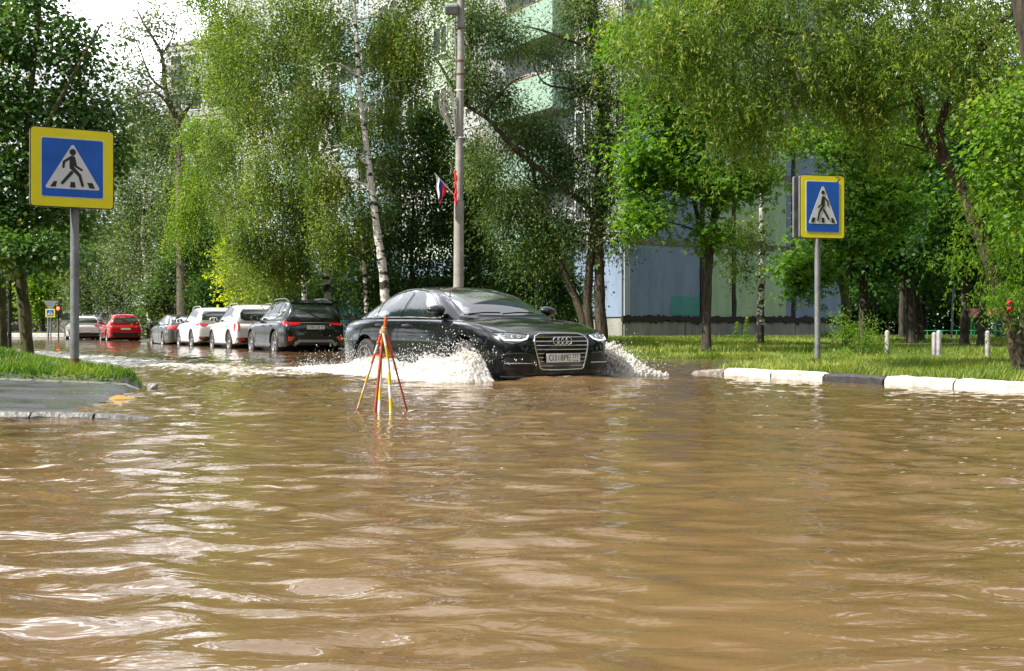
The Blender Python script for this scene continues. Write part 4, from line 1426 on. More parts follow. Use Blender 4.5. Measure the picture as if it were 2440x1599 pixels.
def limb(bm, p, q, w0, w1, M, y, d):
    """rounded bar between 2-D points"""
    p = Vector(p); q = Vector(q)
    t = (q-p).normalized(); n = Vector((-t.y, t.x))
    out = []
    for c, r, a0 in ((q, w1/2, -90), (p, w0/2, 90)):
        for k in range(7):
            a = math.radians(a0 + 180*k/6)
            v = c + t*(math.cos(a)*r) + n*(math.sin(a)*r)
            out.append((v.x, v.y))
    bm_prism(bm, out, d, M @ Matrix.Translation((0, y, 0)))


def crossing_sign(name, loc, dirv, W, H, depth, label, pole_r, pole_pt, z0, right_facing=False, group='pedestrian crossing signs', split_box=False, bw=.70, detail=True, flip=1):
    """box sign; dirv: unit 2-D vector of the sign's left->right edge as read; loc = centre of the front face"""
    rz = math.atan2(dirv[1], dirv[0])
    root = empty(name, (pole_pt[0], pole_pt[1], z0), 0, label, 'road sign', group)
    M = Matrix.Translation(Vector(loc) - root.location) @ Matrix.Rotation(rz, 4, 'Z')
    bm = bmesh.new()
    bm_prism(bm, rrect(W, H, .04, 5), depth, M @ Matrix.Translation((0, .004, 0)))
    box = from_bm('sign_box', bm, M_BOX, root, 30)
    bm = bmesh.new()
    bm_prism(bm, rrect(W+.012, H+.012, .045, 5), .012, M @ Matrix.Translation((0, .0, 0)))
    from_bm('edge_trim', bm, M_DBOX, box, 30)
    bm = bmesh.new()
    bm_prism(bm, rrect(W-.012, H-.012, .038, 5), .005, M @ Matrix.Translation((0, -.004, 0)))
    f = from_bm('sign_face', bm, M_YEL, root, 30)
    BW, BH = W*bw, (H - W*(1-bw)) if H > W*1.1 else H*bw
    bm = bmesh.new(); bm_prism(bm, rrect(BW+.02, BH+.02, .03, 5), .003, M @ Matrix.Translation((0, -.007, 0)))
    from_bm('white_border', bm, M_WHI, f, 30)
    bm = bmesh.new(); bm_prism(bm, rrect(BW, BH, .024, 5), .003, M @ Matrix.Translation((0, -.010, 0)))
    from_bm('blue_panel', bm, M_BLU, f, 30)
    # white triangle with rounded corners
    tw, th = BW*.92, BH*(.80 if H < W*1.1 else .78)
    zb = -BH/2 + BH*(.135 if H < W*1.1 else .16)
    tri = []
    rr = .02
    for (cx_, cz_, a0) in ((tw/2-rr*1.7, zb+rr, -90), (0, zb+th-rr*2.2, 30), (-tw/2+rr*1.7, zb+rr, 150)):
        for k in range(6):
            a = math.radians(a0 + 120*k/5)
            tri.append((cx_+rr*math.cos(a), cz_+rr*math.sin(a)))
    bm = bmesh.new(); bm_prism(bm, tri, .003, M @ Matrix.Translation((0, -.013, 0)))
    from_bm('white_triangle', bm, M_WHI, f, 30)
    # walking figure, unit box: x -.5..0.5 of tw, z 0..1 of th
    bm = bmesh.new()
    sx, sz = tw*flip, th
    def T(x, z): return (x*sx, zb + z*sz)
    y, d = -.016, .003
    n = 20
    hc = T(.0, .80)
    bm_prism(bm, [(hc[0]+tw*.058*math.cos(2*math.pi*k/n), hc[1]+tw*.062*math.sin(2*math.pi*k/n)) for k in range(n)], d, M @ Matrix.Translation((0, y, 0)))
    u = tw
    limb(bm, T(-.005, .665), T(-.015, .47), u*.105, u*.085, M, y, d)          # torso
    limb(bm, T(-.03, .69), T(-.155, .585), u*.045, u*.045, M, y-.0005, d)      # back arm
    limb(bm, T(-.155, .585), T(-.165, .47), u*.045, u*.042, M, y-.001, d)
    limb(bm, T(.03, .64), T(.055, .50), u*.045, u*.04, M, y-.0005, d)
    limb(bm, T(.055, .50), T(.16, .425), u*.042, u*.04, M, y-.001, d)         # front forearm
    limb(bm, T(.0, .45), T(.125, .30), u*.07, u*.058, M, y-.0015, d)           # front leg
    limb(bm, T(.125, .30), T(.175, .09), u*.056, u*.05, M, y-.002, d)
    limb(bm, T(-.02, .36), T(-.185, .125), u*.062, u*.052, M, y-.0025, d)        # rear leg
    for (a, b, c, e) in ((-.375, -.30, -.255, -.345+.04), (-.055, .04, .032, -.035), (.255, .345, .42-.03, .33-.02)):
        pass
    for (x0, x1, s0) in ((-.40, -.30, .05), (-.05, .05, 0.0), (.30, .40, -.05)):
        q = [T(x0, .035), T(x1, .035), T(x1+s0*.7-.01, .155), T(x0+s0*1.1+.012, .155)]
        bm_prism(bm, q, d, M @ Matrix.Translation((0, y, 0)))
    from_bm('walking_figure', bm, M_INK, f, 30)
    # pole
    bm = bmesh.new()
    top = loc[2] + H*.25 - z0
    zz = np.linspace(-.3, top, 14)
    pp = Vector((0, 0, 0))
    bm_tube(bm, [(0, 0, z) for z in zz], pole_r, 16)
    from_bm('pole', bm, M_POLE, root, 40)
    bm = bmesh.new()
    bm_tube(bm, [(0, 0, -.3), (0, 0, .04), (0, 0, .08)], [pole_r+.004, pole_r+.003, pole_r+.001], 16)
    from_bm('rusty_foot', bm, M_RUST, root, 40)
    bm = bmesh.new()
    for z in (loc[2]-H*.28-z0, loc[2]+H*.22-z0):
        bm_tube(bm, [(0, 0, z-.02), (0, 0, z+.02)], pole_r+.006, 12)
    from_bm('clamp', bm, M_BOX, root, 40)
    return root, M

# near left sign
c = at(173, 401, 14.0)
dv = Vector((.875, .484))
cen = Vector((c.x, c.y, c.z))
pl = (at(178, 865, 14.12).x, 14.12)
crossing_sign('crossing_sign', cen, dv, .955, .955, .10, 'large square yellow bordered crossing sign on the grey pole of the left bank', .052, pl, .22, bw=.735)
# near right sign
c = at(1960, 493, 16.6)
r_, M_ = crossing_sign('crossing_sign', Vector((c.x, c.y, c.z)), Vector((.969, .248)), .70, .905, .06, 'tall yellow bordered crossing sign on the slim pole of the right grass island', .042, (at(1948, 860, 16.75).x, 16.75), .16, bw=.74, flip=-1)
# its second box mounted behind, edge toward us
bm = bmesh.new()
bm_prism(bm, rrect(.70, .90, .03, 4), .05, M_ @ Matrix.Translation((-.035, .13, 0)))
from_bm('rear_sign_box', bm, M_BOX, r_, 30)
# far crossing sign
c = at(119.5, 746, 88)
crossing_sign('crossing_sign', Vector((c.x, c.y, c.z)), Vector((.99, .1)), .72, .66, .05, 'tiny far crossing sign below a warning sign, seen left of the near pole', .06, (at(115, 790, 88.2).x, 88.2), .2, bw=.72)

# second post beside the far sign with a triangular sign back
p = at(121, 790, 88.6)
root = empty('warning_sign', (p.x, p.y, .1), 0, 'far triangular sign seen from behind above the tiny crossing sign', 'road sign')
bm = bmesh.new(); bm_tube(bm, [(0, 0, -.2), (0, 0, 2.55)], .05, 8); from_bm('pole', bm, M_POLE, root, 40)
bm = bmesh.new(); bm_prism(bm, [(-.55, 2.75), (.55, 2.75), (0, 1.85)], .04, Matrix.Translation((0, -.07, 0))); from_bm('sign_face', bm, M_BOX, root)
# traffic light
p = at(139.5, 790, 89)
root = empty('traffic_light', (p.x, p.y, .1), 0, 'far traffic light showing red beyond the parked cars', 'traffic light')
bm = bmesh.new(); bm_tube(bm, [(0, 0, -.2), (0, 0, 2.3)], .06, 8); from_bm('pole', bm, M_DBOX, root, 40)
bm = bmesh.new(); bm_prism(bm, rrect(.34, .95, .05, 3), .22, Matrix.Translation((0, -.11, 1.85))); from_bm('housing', bm, M_DBOX, root, 40)
for k, mm in enumerate((simple('red_lamp', (.5, .03, .01), .3, emit=(1, .06, .01, 6)), M_DBOX, M_DBOX)):
    bm = bmesh.new()
    bmesh.ops.create_uvsphere(bm, u_segments=14, v_segments=8, radius=.13 if k == 0 else .11, matrix=Matrix.Translation((0, -.12, 2.15-.3*k)) @ Matrix.Diagonal((1, .4, 1, 1)))
    from_bm('lamp', bm, mm, root, 60)

# disabled parking sign seen from behind at the left edge
p = at(23, 828, 21.0)
root = empty('parking_sign', (p.x, p.y, p.z), 0, 'dark post with wide grey sign panel and small wheelchair plate at left edge', 'road sign')
bm = bmesh.new(); bm_tube(bm, [(0, 0, -.2), (0, 0, 1.95)], .033, 10); from_bm('post', bm, M_DBOX, root, 40)
bm = bmesh.new(); bm_prism(bm, rrect(.52, .30, .02, 3), .02, Matrix.Translation((.06, -.05, 1.44))); f = from_bm('sign_panel', bm, simple('sign_back', (.10, .11, .11), .6, noise=.3), root, 40)
bm = bmesh.new(); bm_prism(bm, rrect(.16, .20, .015, 3), .01, Matrix.Translation((.15, -.062, 1.45))); b = from_bm('wheelchair_plate', bm, simple('plate_teal', (.02, .20, .30), .4), f, 40)
bm = bmesh.new()
bm_tube(bm, [(.155+.045*math.cos(a), -.066, 1.43+.045*math.sin(a)) for a in np.linspace(-2.6, 1.0, 12)], .006, 5)
bm_tube(bm, [(.135, -.066, 1.53), (.14, -.066, 1.47), (.175, -.066, 1.465), (.20, -.066, 1.42)], .007, 5)
bmesh.ops.create_uvsphere(bm, u_segments=8, v_segments=6, radius=.012, matrix=Matrix.Translation((.135, -.066, 1.545)))
from_bm('wheelchair_mark', bm, M_WHI, b, 60)

# ---------------------------------------------------------------- lamp pole with flags
M_CONC = simple('pole_concrete', (.27, .255, .235), .8, noise=.3, nscale=3.5, bump=.6, bscale=30)
pb = at(1092, 784, 26.0)
root = empty('lamp_pole', (pb.x, 26.0, 0), 0, 'weathered concrete lamp pole rising behind the black sedan', 'lamp pole')
bm = bmesh.new()
bm_tube(bm, [(0, 0, -.3), (0, 0, .66), (0.01, 0, 2.0), (.015, 0, 3.55)], [.125, .122, .118, .112], 14)
from_bm('pole_base', bm, M_CONC, root, 50)
bm = bmesh.new()
bm_tube(bm, [(.02, .0, 3.56), (.03, 0, 5.2), (.055, 0, 7.0), (.08, 0, 10.2)], [.092, .088, .082, .075], 12)
from_bm('pole_shaft', bm, M_CONC, root, 50)
for z, mm in ((6.72, M_RUST), (6.42, M_RUST), (6.05, M_WHI), (4.98, M_WHI), (7.45, M_RUST)):
    bm = bmesh.new(); bm_tube(bm, [(.045, 0, z-.015), (.045, 0, z+.015)], .098, 14); bm_box(bm, (-.06, -.02, z), (.05, .05, .03)); from_bm('pole_strap', bm, mm, root, 50)
bm = bmesh.new()
bm_tube(bm, [(-.03, -.02, 6.3), (-.06, -.03, 7.1), (-.08, -.03, 7.6)], .022, 8)
from_bm('lamp_bracket', bm, M_BOX, root, 50)
bm = bmesh.new()
bm_box(bm, (-.14, -.10, 7.87), (.30, .55, .22), Matrix.Rotation(.35, 3, 'X'))
h = bevel(from_bm('lamp_head', bm, M_BOX, root), .04, 2)
bm = bmesh.new(); bm_box(bm, (-.14, -.14, 7.75), (.24, .42, .03), Matrix.Rotation(.35, 3, 'X')); from_bm('lamp_lens', bm, G['glass'], h)
# bundle of coiled cable
r0 = np.random.default_rng(3)
cab = empty('cable_bundle', (pb.x, 26.0, 0), 0, 'tangled loop of pale cables tied to the lamp pole', 'cable')
bm = bmesh.new()
for k in range(9):
    a = .12 + .16*r0.random(); zt = 6.05 - .25*r0.random(); zb = 5.0 + .15*r0.random(); dy = -.05-.08*r0.random(); dx = -.10-.03*r0.random()
    P = [(dx+.06, dy, zb), (dx+.02, dy, (zt+zb)/2), (dx, dy, zt-.12), (dx-a*.4, dy, zt+.02), (dx-a, dy, zt-.05), (dx-a*1.15, dy, zt-.30), (dx-a*.8, dy, (zt+zb)/2-.1), (dx-a*.35, dy, zb+.1), (dx-.02, dy, zb-.03)]
    bm_tube(bm, spline2(P, 4), .010, 5)
from_bm('cable_coil', bm, simple('pale_cable', (.22, .21, .18), .6), cab, 60)


def flag(name, tip, base, length, cols, label, narrow=.6, seed=0, cloth0=.0, cloth1=.6):
    """cloth hung along the outer part of a short staff"""
    tip = Vector(tip); base = Vector(base)
    root = empty(name, base, 0, label, 'flag', 'flags on the lamp pole')
    bm = bmesh.new(); bm_tube(bm, [(0, 0, 0), tip-base], .011, 8); from_bm('staff', bm, M_WHI, root, 50)
    nu, nv = 18, 16
    me = bpy.data.meshes.new('cloth')
    V, F, MI = [], [], []
    for j in range(nv+1):
        v = j/nv
        for i in range(nu+1):
            u = i/nu
            p = tip + (base-tip)*(cloth0 + (cloth1-cloth0)*u) - base
            c = tip + (base-tip)*(cloth0 + (cloth1-cloth0)*.35) - base
            q = p.lerp(Vector((c.x, c.y, p.z)), narrow*v**.8)
            q.z = p.z*(1-v) + (c.z)*v - v*length + .05*math.sin(u*7+seed)*v
            q.y += .05*math.sin(u*13+v*2+seed)*min(1, v*2)
            q.x += .012*math.sin(v*9+u*4)
            V.append(q)
    for j in range(nv):
        for i in range(nu):
            a = j*(nu+1)+i
            F.append((a, a+1, a+nu+2, a+nu+1))
            MI.append(min(len(cols)-1, int(i/nu*len(cols))))
    me.from_pydata(V, [], F)
    for c in cols: me.materials.append(c)
    me.polygons.foreach_set('material_index', MI)
    smooth(me)
    o = link_mesh('cloth', me, None, root)
    m = o.modifiers.new('s', 'SOLIDIFY'); m.thickness = .004
    return root

FW = simple('flag_white', (.65, .66, .68), .8); FB = simple('flag_blue', (.02, .06, .42), .8); FR = simple('flag_red', (.62, .012, .02), .8)
t = at(1036, 413, 25.7); b = at(1085, 468, 25.85)
flag('tricolour_flag', t, b, .52, [FW, FB, FR], 'white blue and red striped flag hanging limp from the lamp pole', .72, 0, .02, .62)
t = at(1085, 405, 25.75); b = at(1088, 490, 25.8)
root = empty('red_flag', b, 0, 'furled plain red flag hanging upright against the lamp pole', 'flag', 'flags on the lamp pole')
bm = bmesh.new(); bm_tube(bm, [(0, 0, 0), t-b], .012, 8); from_bm('staff', bm, FR, root, 50)
bm = bmesh.new()
L = (t-b).z
P = [(-.02+.012*math.sin(z*19), -.02, z*L) for z in np.linspace(.02, .98, 26)]
bm_tube(bm, P, [.018+.016*abs(math.sin(k*.55)) for k in range(26)], 7)
from_bm('cloth', bm, FR, root, 50)

# ---------------------------------------------------------------- marker tripod
M_ORG = simple('marker_orange', (.62, .09, .015), .5, noise=.25, nscale=20)
M_RED2 = simple('marker_red_brown', (.30, .045, .015), .55, noise=.4, nscale=25)
M_TW = simple('tape_white', (.70, .70, .68), .4, noise=.1, nscale=30)
M_TY = simple('tape_yellow', (.72, .52, .03), .4, noise=.1, nscale=30)
M_TO = simple('tape_orange', (.75, .10, .03), .4)
M_ROPE = simple('cloth_knot', (.45, .30, .16), .8, noise=.4, nscale=40)
z3 = lambda x, y, D: at(820 + x/6.0, 740 + y/6.0, D)
tb = z3(560, 1430, 9.2)
root = empty('marker_tripod', (tb.x, tb.y, 0), 0, 'orange rod tripod wrapped in striped tape standing in the flood water', 'marker')
o0 = Vector((tb.x, tb.y, 0))
def rod(name, pts, r, mat):
    bm = bmesh.new(); bm_tube(bm, [Vector(p)-o0 for p in pts], r, 8)
    return from_bm(name, bm, mat, root, 50)
ap = z3(572, 320, 9.2)
def ext(p, q, z=-.18):
    d = (q-p); return q + d*((z-q.z)/d.z)
legs = []
for (x0, y0, x1, y1, D, r, m_) in ((530, 345, 195, 1400, 9.33, .008, M_ORG), (558, 330, 440, 1462, 9.09, .0125, M_RED2), (606, 335, 895, 1420, 9.32, .008, M_RED2)):
    p = z3(x0, y0, 9.2); q = z3(x1, y1, D)
    legs.append((p, q))
    rod('leg', [p, p.lerp(q, .5), ext(p, q)], r, m_)
p, q = legs[2]
rod('leg_sleeve', [p + (q-p)*.0, p + (q-p)*.30], .0115, M_ORG)
rod('mast', [z3(597, 96, 9.2), z3(575, 340, 9.2)], .013, M_ORG)
def onleg(k, f): return legs[k][0].lerp(legs[k][1], f)
a_, b_, c_ = onleg(0, .265), onleg(1, .30), onleg(2, .285)
for p, q in ((a_, b_), (b_, c_), (c_, a_)):
    d = (q-p)*.08
    rod('crossbar', [p-d, q+d], .0055, M_ORG)
bm = bmesh.new()
r0 = np.random.default_rng(8)
for k in range(7):
    cz = 240 + 80*k/6
    c = z3(565 + 6*math.sin(k*2), cz, 9.2) - o0
    rr = .012 + .014*k/6
    bm_tube(bm, [(c.x + rr*math.cos(a), c.y + rr*math.sin(a), c.z + .008*math.sin(a+k)) for a in np.linspace(0, 6.283, 13)[:-1]], .007, 6, closed=True)
from_bm('cloth_knot', bm, M_ROPE, root, 60)


def tape(pts, w, cols, seglen, wide_dir=Vector((1, .2, 0)), name='tape', tw=0.0):
    P = [Vector(p)-o0 for p in spline2([tuple(p) for p in pts], 14)]
    me = bpy.data.meshes.new(name)
    V, F, MI = [], [], []
    acc = 0
    for i, p in enumerate(P):
        a = tw*i/len(P)
        d = (Matrix.Rotation(a, 3, 'Z') @ wide_dir).normalized()
        k = w(i/len(P))/2
        V += [p-d*k, p+d*k]
        if i:
            acc += (P[i]-P[i-1]).length
            b = 2*i
            F.append((b-2, b-1, b+1, b)); MI.append(int(acc/seglen) % len(cols))
    me.from_pydata([tuple(v) for v in V], [], F)
    for c in cols: me.materials.append(c)
    me.polygons.foreach_set('material_index', MI)
    smooth(me)
    o = link_mesh(name, me, None, root)
    s = o.modifiers.new('s', 'SOLIDIFY'); s.thickness = .002
    return o

tape([z3(560, 330, 9.17), z3(590, 480, 9.15), z3(618, 640, 9.15), z3(640, 850, 9.15), z3(655, 1100, 9.13), z3(668, 1350, 9.1), z3(670, 1480, 9.08), z3(672, 1800, 9.06)], lambda t: .018+.016*t, [M_TW, M_TY], .105, tw=.3)
tape([z3(545, 330, 9.24), z3(520, 500, 9.22), z3(527, 700, 9.2), z3(530, 880, 9.18), z3(510, 1150, 9.18), z3(500, 1400, 9.15), z3(497, 1750, 9.12)], lambda t: .010+.014*t, [M_TY, M_TW], .11, tw=-.3)
p, q = legs[0]
tape([p+Vector((0, -.016, 0)), p.lerp(q, .25)+Vector((0, -.016, 0)), p.lerp(q, .5)+Vector((0, -.014, 0)), p.lerp(q, .8)+Vector((0, -.013, 0)), q+Vector((0, -.012, 0))], lambda t: .027-.012*t, [M_TO, M_TW, M_TO, M_TW, M_TY, M_TW, M_TY, M_TW], .085, Vector((1, 0, .28)))

# ---------------------------------------------------------------- splash
fm_, fn_, fb_ = mat_new('splash_foam')
fb_.inputs['Base Color'].default_value = (.80, .79, .77, 1); fb_.inputs['Roughness'].default_value = .35
fb_.inputs['Specular IOR Level'].default_value = .6
ftn = fn_.nodes.new('ShaderNodeTexNoise'); ftn.inputs['Scale'].default_value = 9; ftn.inputs['Detail'].default_value = 8; ftn.inputs['Roughness'].default_value = .7
ftc = fn_.nodes.new('ShaderNodeTexCoord'); fn_.links.new(ftc.outputs['Object'], ftn.inputs['Vector'])
frp = fn_.nodes.new('ShaderNodeValToRGB')
frp.color_ramp.elements[0].position = .36; frp.color_ramp.elements[0].color = (.56, .49, .41, 1)
frp.color_ramp.elements[1].position = .56; frp.color_ramp.elements[1].color = (.88, .87, .86, 1)
fn_.links.new(ftn.outputs['Fac'], frp.inputs['Fac']); fn_.links.new(frp.outputs['Color'], fb_.inputs['Base Color'])
ftr = fn_.nodes.new('ShaderNodeBsdfTranslucent'); ftr.inputs['Color'].default_value = (.85, .84, .80, 1)
fmx = fn_.nodes.new('ShaderNodeMixShader'); fmx.inputs[0].default_value = .5
fn_.links.new(fb_.outputs[0], fmx.inputs[1]); fn_.links.new(ftr.outputs[0], fmx.inputs[2]); fn_.links.new(fmx.outputs[0], fn_.nodes['Material Output'].inputs['Surface'])
M_FOAM = fm_
M_DROP = simple('water_drops', (.72, .72, .74), .1, spec=1.0)

CR = Vector((-CHD[0], -CHD[1], 0)).normalized()
car_f = Vector((CHD[0], CHD[1], 0)); car_l = Vector((-CHD[1], CHD[0], 0)); car_o = Vector((CAR_X, CAR_Y, 0))
def C2W(x, y, z): return car_o + car_f*x + car_l*y + Vector((0, 0, z))

_ico = {}
def ico(sub):
    if sub not in _ico:
        bm = bmesh.new(); bmesh.ops.create_icosphere(bm, subdivisions=sub, radius=1)
        bm.verts.ensure_lookup_table()
        _ico[sub] = (np.array([v.co[:] for v in bm.verts]), np.array([[v.index for v in f.verts] for f in bm.faces]))
        bm.free()
    return _ico[sub]


def blobs(P, rad, stretch, dirs, sub=1):
    """stretched icospheres: P (n,3), rad (n,), stretch (n,), dirs (n,3)"""
    v, f = ico(sub)
    n = len(P)
    d = dirs/np.linalg.norm(dirs, axis=1, keepdims=True)
    base = v[None]*rad[:, None, None]
    along = (base*d[:, None, :]).sum(2, keepdims=True)*d[:, None, :]
    V = base + along*(stretch[:, None, None]-1) + P[:, None, :]
    F = f[None] + (np.arange(n)*len(v))[:, None, None]
    return V.reshape(-1, 3), F.reshape(-1, 3)


def splash(name, label, env, n_blob, n_drop, seed, drop_only=None):
    """env(rng, n) -> positions (n,3), velocity dirs (n,3), height fraction (n,)"""
    r = np.random.default_rng(seed)
    P, D, hf = env(r, n_blob)
    rad = (.008 + .022*r.random(n_blob)**2)*(1.15-.75*hf)
    V, F = blobs(P, rad, 1.0+2.2*r.random(n_blob), D + r.normal(0, .25, D.shape))
    o = np_mesh('tmp', V, F, None)
    m = o.modifiers.new('r', 'REMESH'); m.mode = 'VOXEL'; m.voxel_size = .0070; m.use_smooth_shade = True
    me = eval_mesh(o)
    bpy.data.objects.remove(o)
    smooth(me)
    me.materials.clear()
    s = link_mesh(name, me, M_FOAM)
    tag(s, label, 'splash', 'water thrown up by the black sedan', 'stuff')
    # droplets thrown past the edge
    P, D, hf = env(r, n_drop)
    up = np.abs(r.normal(0, 1, n_drop))
    P = P + D*(up*.10)[:, None] + r.normal(0, .022, P.shape)
    P[:, 2] = np.abs(P[:, 2] + up*.05*(hf > .3))
    rad = .0018 + .0050*r.random(n_drop)**3
    V, F = blobs(P, rad, 1+1.2*r.random(n_drop), D + r.normal(0, .3, D.shape))
    d = np_mesh('spray_drops', V, F, M_DROP, None, None, True)
    tag(d, label.replace('foam', 'droplets') if 'foam' in label else 'droplets flying off the ' + label, 'water drops', 'water thrown up by the black sedan', 'stuff')
    return s


def mk_env(x0, x1, y_in, out, hfun, sgn, vx=-.35, vz=1.0, dens=1.0):
    def env(r, n):
        x = x0 + (x1-x0)*r.random(n)
        H = hfun((x-x0)/(x1-x0))*(.78+.44*vnoise(x*6, x*0+seed_, 5))
        h = 1 - r.random(n)**.75*1.0
        z = H*h*(.92+.16*r.random(n))
        lat = out*(.15+.85*r.random(n))*(.35 + .65*(1-h)) + .10*h
        y = y_in + lat
        bend = vx*.25*h*h
        W = car_o[:]
        px = car_o.x + car_f.x*(x+bend) + car_l.x*sgn*y
        py = car_o.y + car_f.y*(x+bend) + car_l.y*sgn*y
        D = np.stack([car_l.x*sgn*.5 + car_f.x*vx + 0*x, car_l.y*sgn*.5 + car_f.y*vx + 0*x, vz*(1-.4*h)], 1)
        return np.stack([px, py, z], 1), D, h
    return env

seed_ = 1.3
hA = lambda t: .06 + .16*sstep(.0, .30, t) + .18*np.exp(-((t-.82)/.18)**2) + .08*np.exp(-((t-.45)/.12)**2)*1.0
hA2 = lambda t: hA(t)*sstep(1.02, .93, t)
splash('wheel_splash', 'tall white foam thrown up by the front wheel on the side facing the tripod', mk_env(-1.35, 1.05, .98, .55, hA2, -1), 16000, 2600, 11)
seed_ = 7.7
hB = lambda t: .08 + .13*np.exp(-((t-.75)/.25)**2) + .05*t
splash('rear_wash', 'low churning foam running back along the sedan past its rear wheel', mk_env(-4.3, -1.1, .95, .60, hB, -1), 14000, 1200, 12)
seed_ = 4.1
hC = lambda t: .05 + .40*np.exp(-((t-.60)/.26)**2)
splash('far_wheel_splash', 'white foam plume shooting out from the sedan beside the leaning tree', mk_env(-.55, .95, .98, .80, hC, 1, -.1), 11000, 1500, 13)
seed_ = 2.2
# thin curtain of drips off the front bumper
def drip_env(r, n):
    y = -.86 + 1.75*r.random(n)
    k = vnoise(y*9, y*0+3, 8)
    z = .26*r.random(n)
    x = .86 - .42*np.abs(y)**2.5 + r.normal(0, .02, n)
    ok = k > .42
    z = np.where(ok, z, z*.25)
    return np.stack([car_o.x + car_f.x*x + car_l.x*y, car_o.y + car_f.y*x + car_l.y*y, z], 1), np.tile([0, 0, 1.], (n, 1)), z/.3
r = np.random.default_rng(5)
P, D, hf = drip_env(r, 1100)
V, F = blobs(P, .003+.008*r.random(1100)**2, 1+3*r.random(1100), D)
o = np_mesh('dripping_water', V, F, M_DROP, None, None, True)
tag(o, 'thin streams of water dripping off the front bumper lip of the sedan', 'water drops', 'water thrown up by the black sedan', 'stuff')
# droplets against the door and around the rear wheel, and beneath the black crossover
def cloud(name, label, n, fn, seed):
    r = np.random.default_rng(seed)
    P = fn(r, n)
    V, F = blobs(P, .002+.0055*r.random(n)**3, 1+r.random(n), np.tile([0.3, .2, 1.], (n, 1)))
    o = np_mesh(name, V, F, M_DROP, None, None, True)
    tag(o, label, 'water drops', 'water thrown up by the black sedan', 'stuff')
def f1(r, n):
    x = r.normal(.15, .65, n); y = 1.05 + .35*r.random(n); z = .25 + np.abs(r.normal(0, .22, n))*np.exp(-((x-.2)/1.2)**2)
    return np.stack([car_o.x+car_f.x*x-car_l.x*y, car_o.y+car_f.y*x-car_l.y*y, z], 1)
cloud('flying_drops', 'fine drops flying over the front door and wheel arch of the sedan', 600, f1, 3)
def f2(r, n):
    x = r.normal(-3.35, .28, n); y = .85 + .25*r.random(n); z = np.abs(r.normal(.15, .22, n))
    return np.stack([car_o.x+car_f.x*x-car_l.x*y, car_o.y+car_f.y*x-car_l.y*y, z], 1)
cloud('wheel_drops', 'fine drops flicked up round the rear wheel of the sedan', 450, f2, 4)
# ---------------------------------------------------------------- the panel apartment block
def panel_mat(name, col, stain=.25):
    m, n, b = mat_new(name)
    t = n.nodes.new('ShaderNodeTexCoord')
    a = n.nodes.new('ShaderNodeTexNoise'); a.inputs['Scale'].default_value = .8; a.inputs['Detail'].default_value = 8; a.inputs['Roughness'].default_value = .7
    mp_ = n.nodes.new('ShaderNodeMapping'); mp_.inputs['Scale'].default_value = (2.5, 2.5, .55)
    n.links.new(t.outputs['Object'], mp_.inputs['Vector']); n.links.new(mp_.outputs['Vector'], a.inputs['Vector'])
    r = n.nodes.new('ShaderNodeValToRGB')
    c2 = tuple(v*(1-stain) for v in col)
    r.color_ramp.elements[0].position = .35; r.color_ramp.elements[0].color = (*c2, 1)
    r.color_ramp.elements[1].position = .6; r.color_ramp.elements[1].color = (*col, 1)
    n.links.new(a.outputs['Fac'], r.inputs['Fac']); n.links.new(r.outputs['Color'], b.inputs['Base Color'])
    b.inputs['Roughness'].default_value = .85
    v = n.nodes.new('ShaderNodeTexNoise'); v.inputs['Scale'].default_value = 30; v.inputs['Detail'].default_value = 5
    n.links.new(t.outputs['Object'], v.inputs['Vector'])
    bp = n.nodes.new('ShaderNodeBump'); bp.inputs['Strength'].default_value = .35; bp.inputs['Distance'].default_value = .02
    n.links.new(v.outputs['Fac'], bp.inputs['Height']); n.links.new(bp.outputs['Normal'], b.inputs['Normal'])
    return m

MB_BLUE = panel_mat('panel_blue', (.19, .25, .36))
MB_GREEN = panel_mat('panel_green', (.33, .45, .30))
MB_TEAL = panel_mat('panel_teal', (.07, .28, .27))
MB_WHITE = panel_mat('panel_white', (.38, .39, .40), .15)
MB_LILAC = panel_mat('panel_lilac', (.34, .38, .42), .15)
MB_MINT = panel_mat('panel_mint', (.38, .45, .38), .15)
MB_CONC = panel_mat('panel_concrete', (.27, .27, .25), .4)
MB_SEAM = panel_mat('seam_mortar', (.17, .155, .13), .6)
MB_TAR = simple('seam_tar', (.018, .015, .012), .8, noise=.6, nscale=9, bump=1, bscale=12)
M_FRAME = simple('window_frame', (.60, .60, .58), .5)
M_WGL = simple('window_glass', (.02, .028, .035), .05, spec=.9)
MB_CG = simple('balcony_green_sheet', (.24, .36, .29), .45, noise=.12, nscale=2)
MB_CB = simple('balcony_blue_sheet', (.27, .38, .44), .45, noise=.12, nscale=2)
MB_SLAB = simple('balcony_slab', (.42, .40, .38), .8, noise=.2)
M_BRICK = simple('orange_boards', (.50, .20, .07), .7, noise=.3, nscale=8)

bC = Vector((4.26, 44.0, 0))
bE = Vector((.842, .539, 0)); bF = Vector((-.539, .842, 0))
BR = math.atan2(bE.y, bE.x)
blk = empty('apartment_block', bC, BR, 'tall panel apartment block with blue and green end wall and corrugated balconies', 'building')
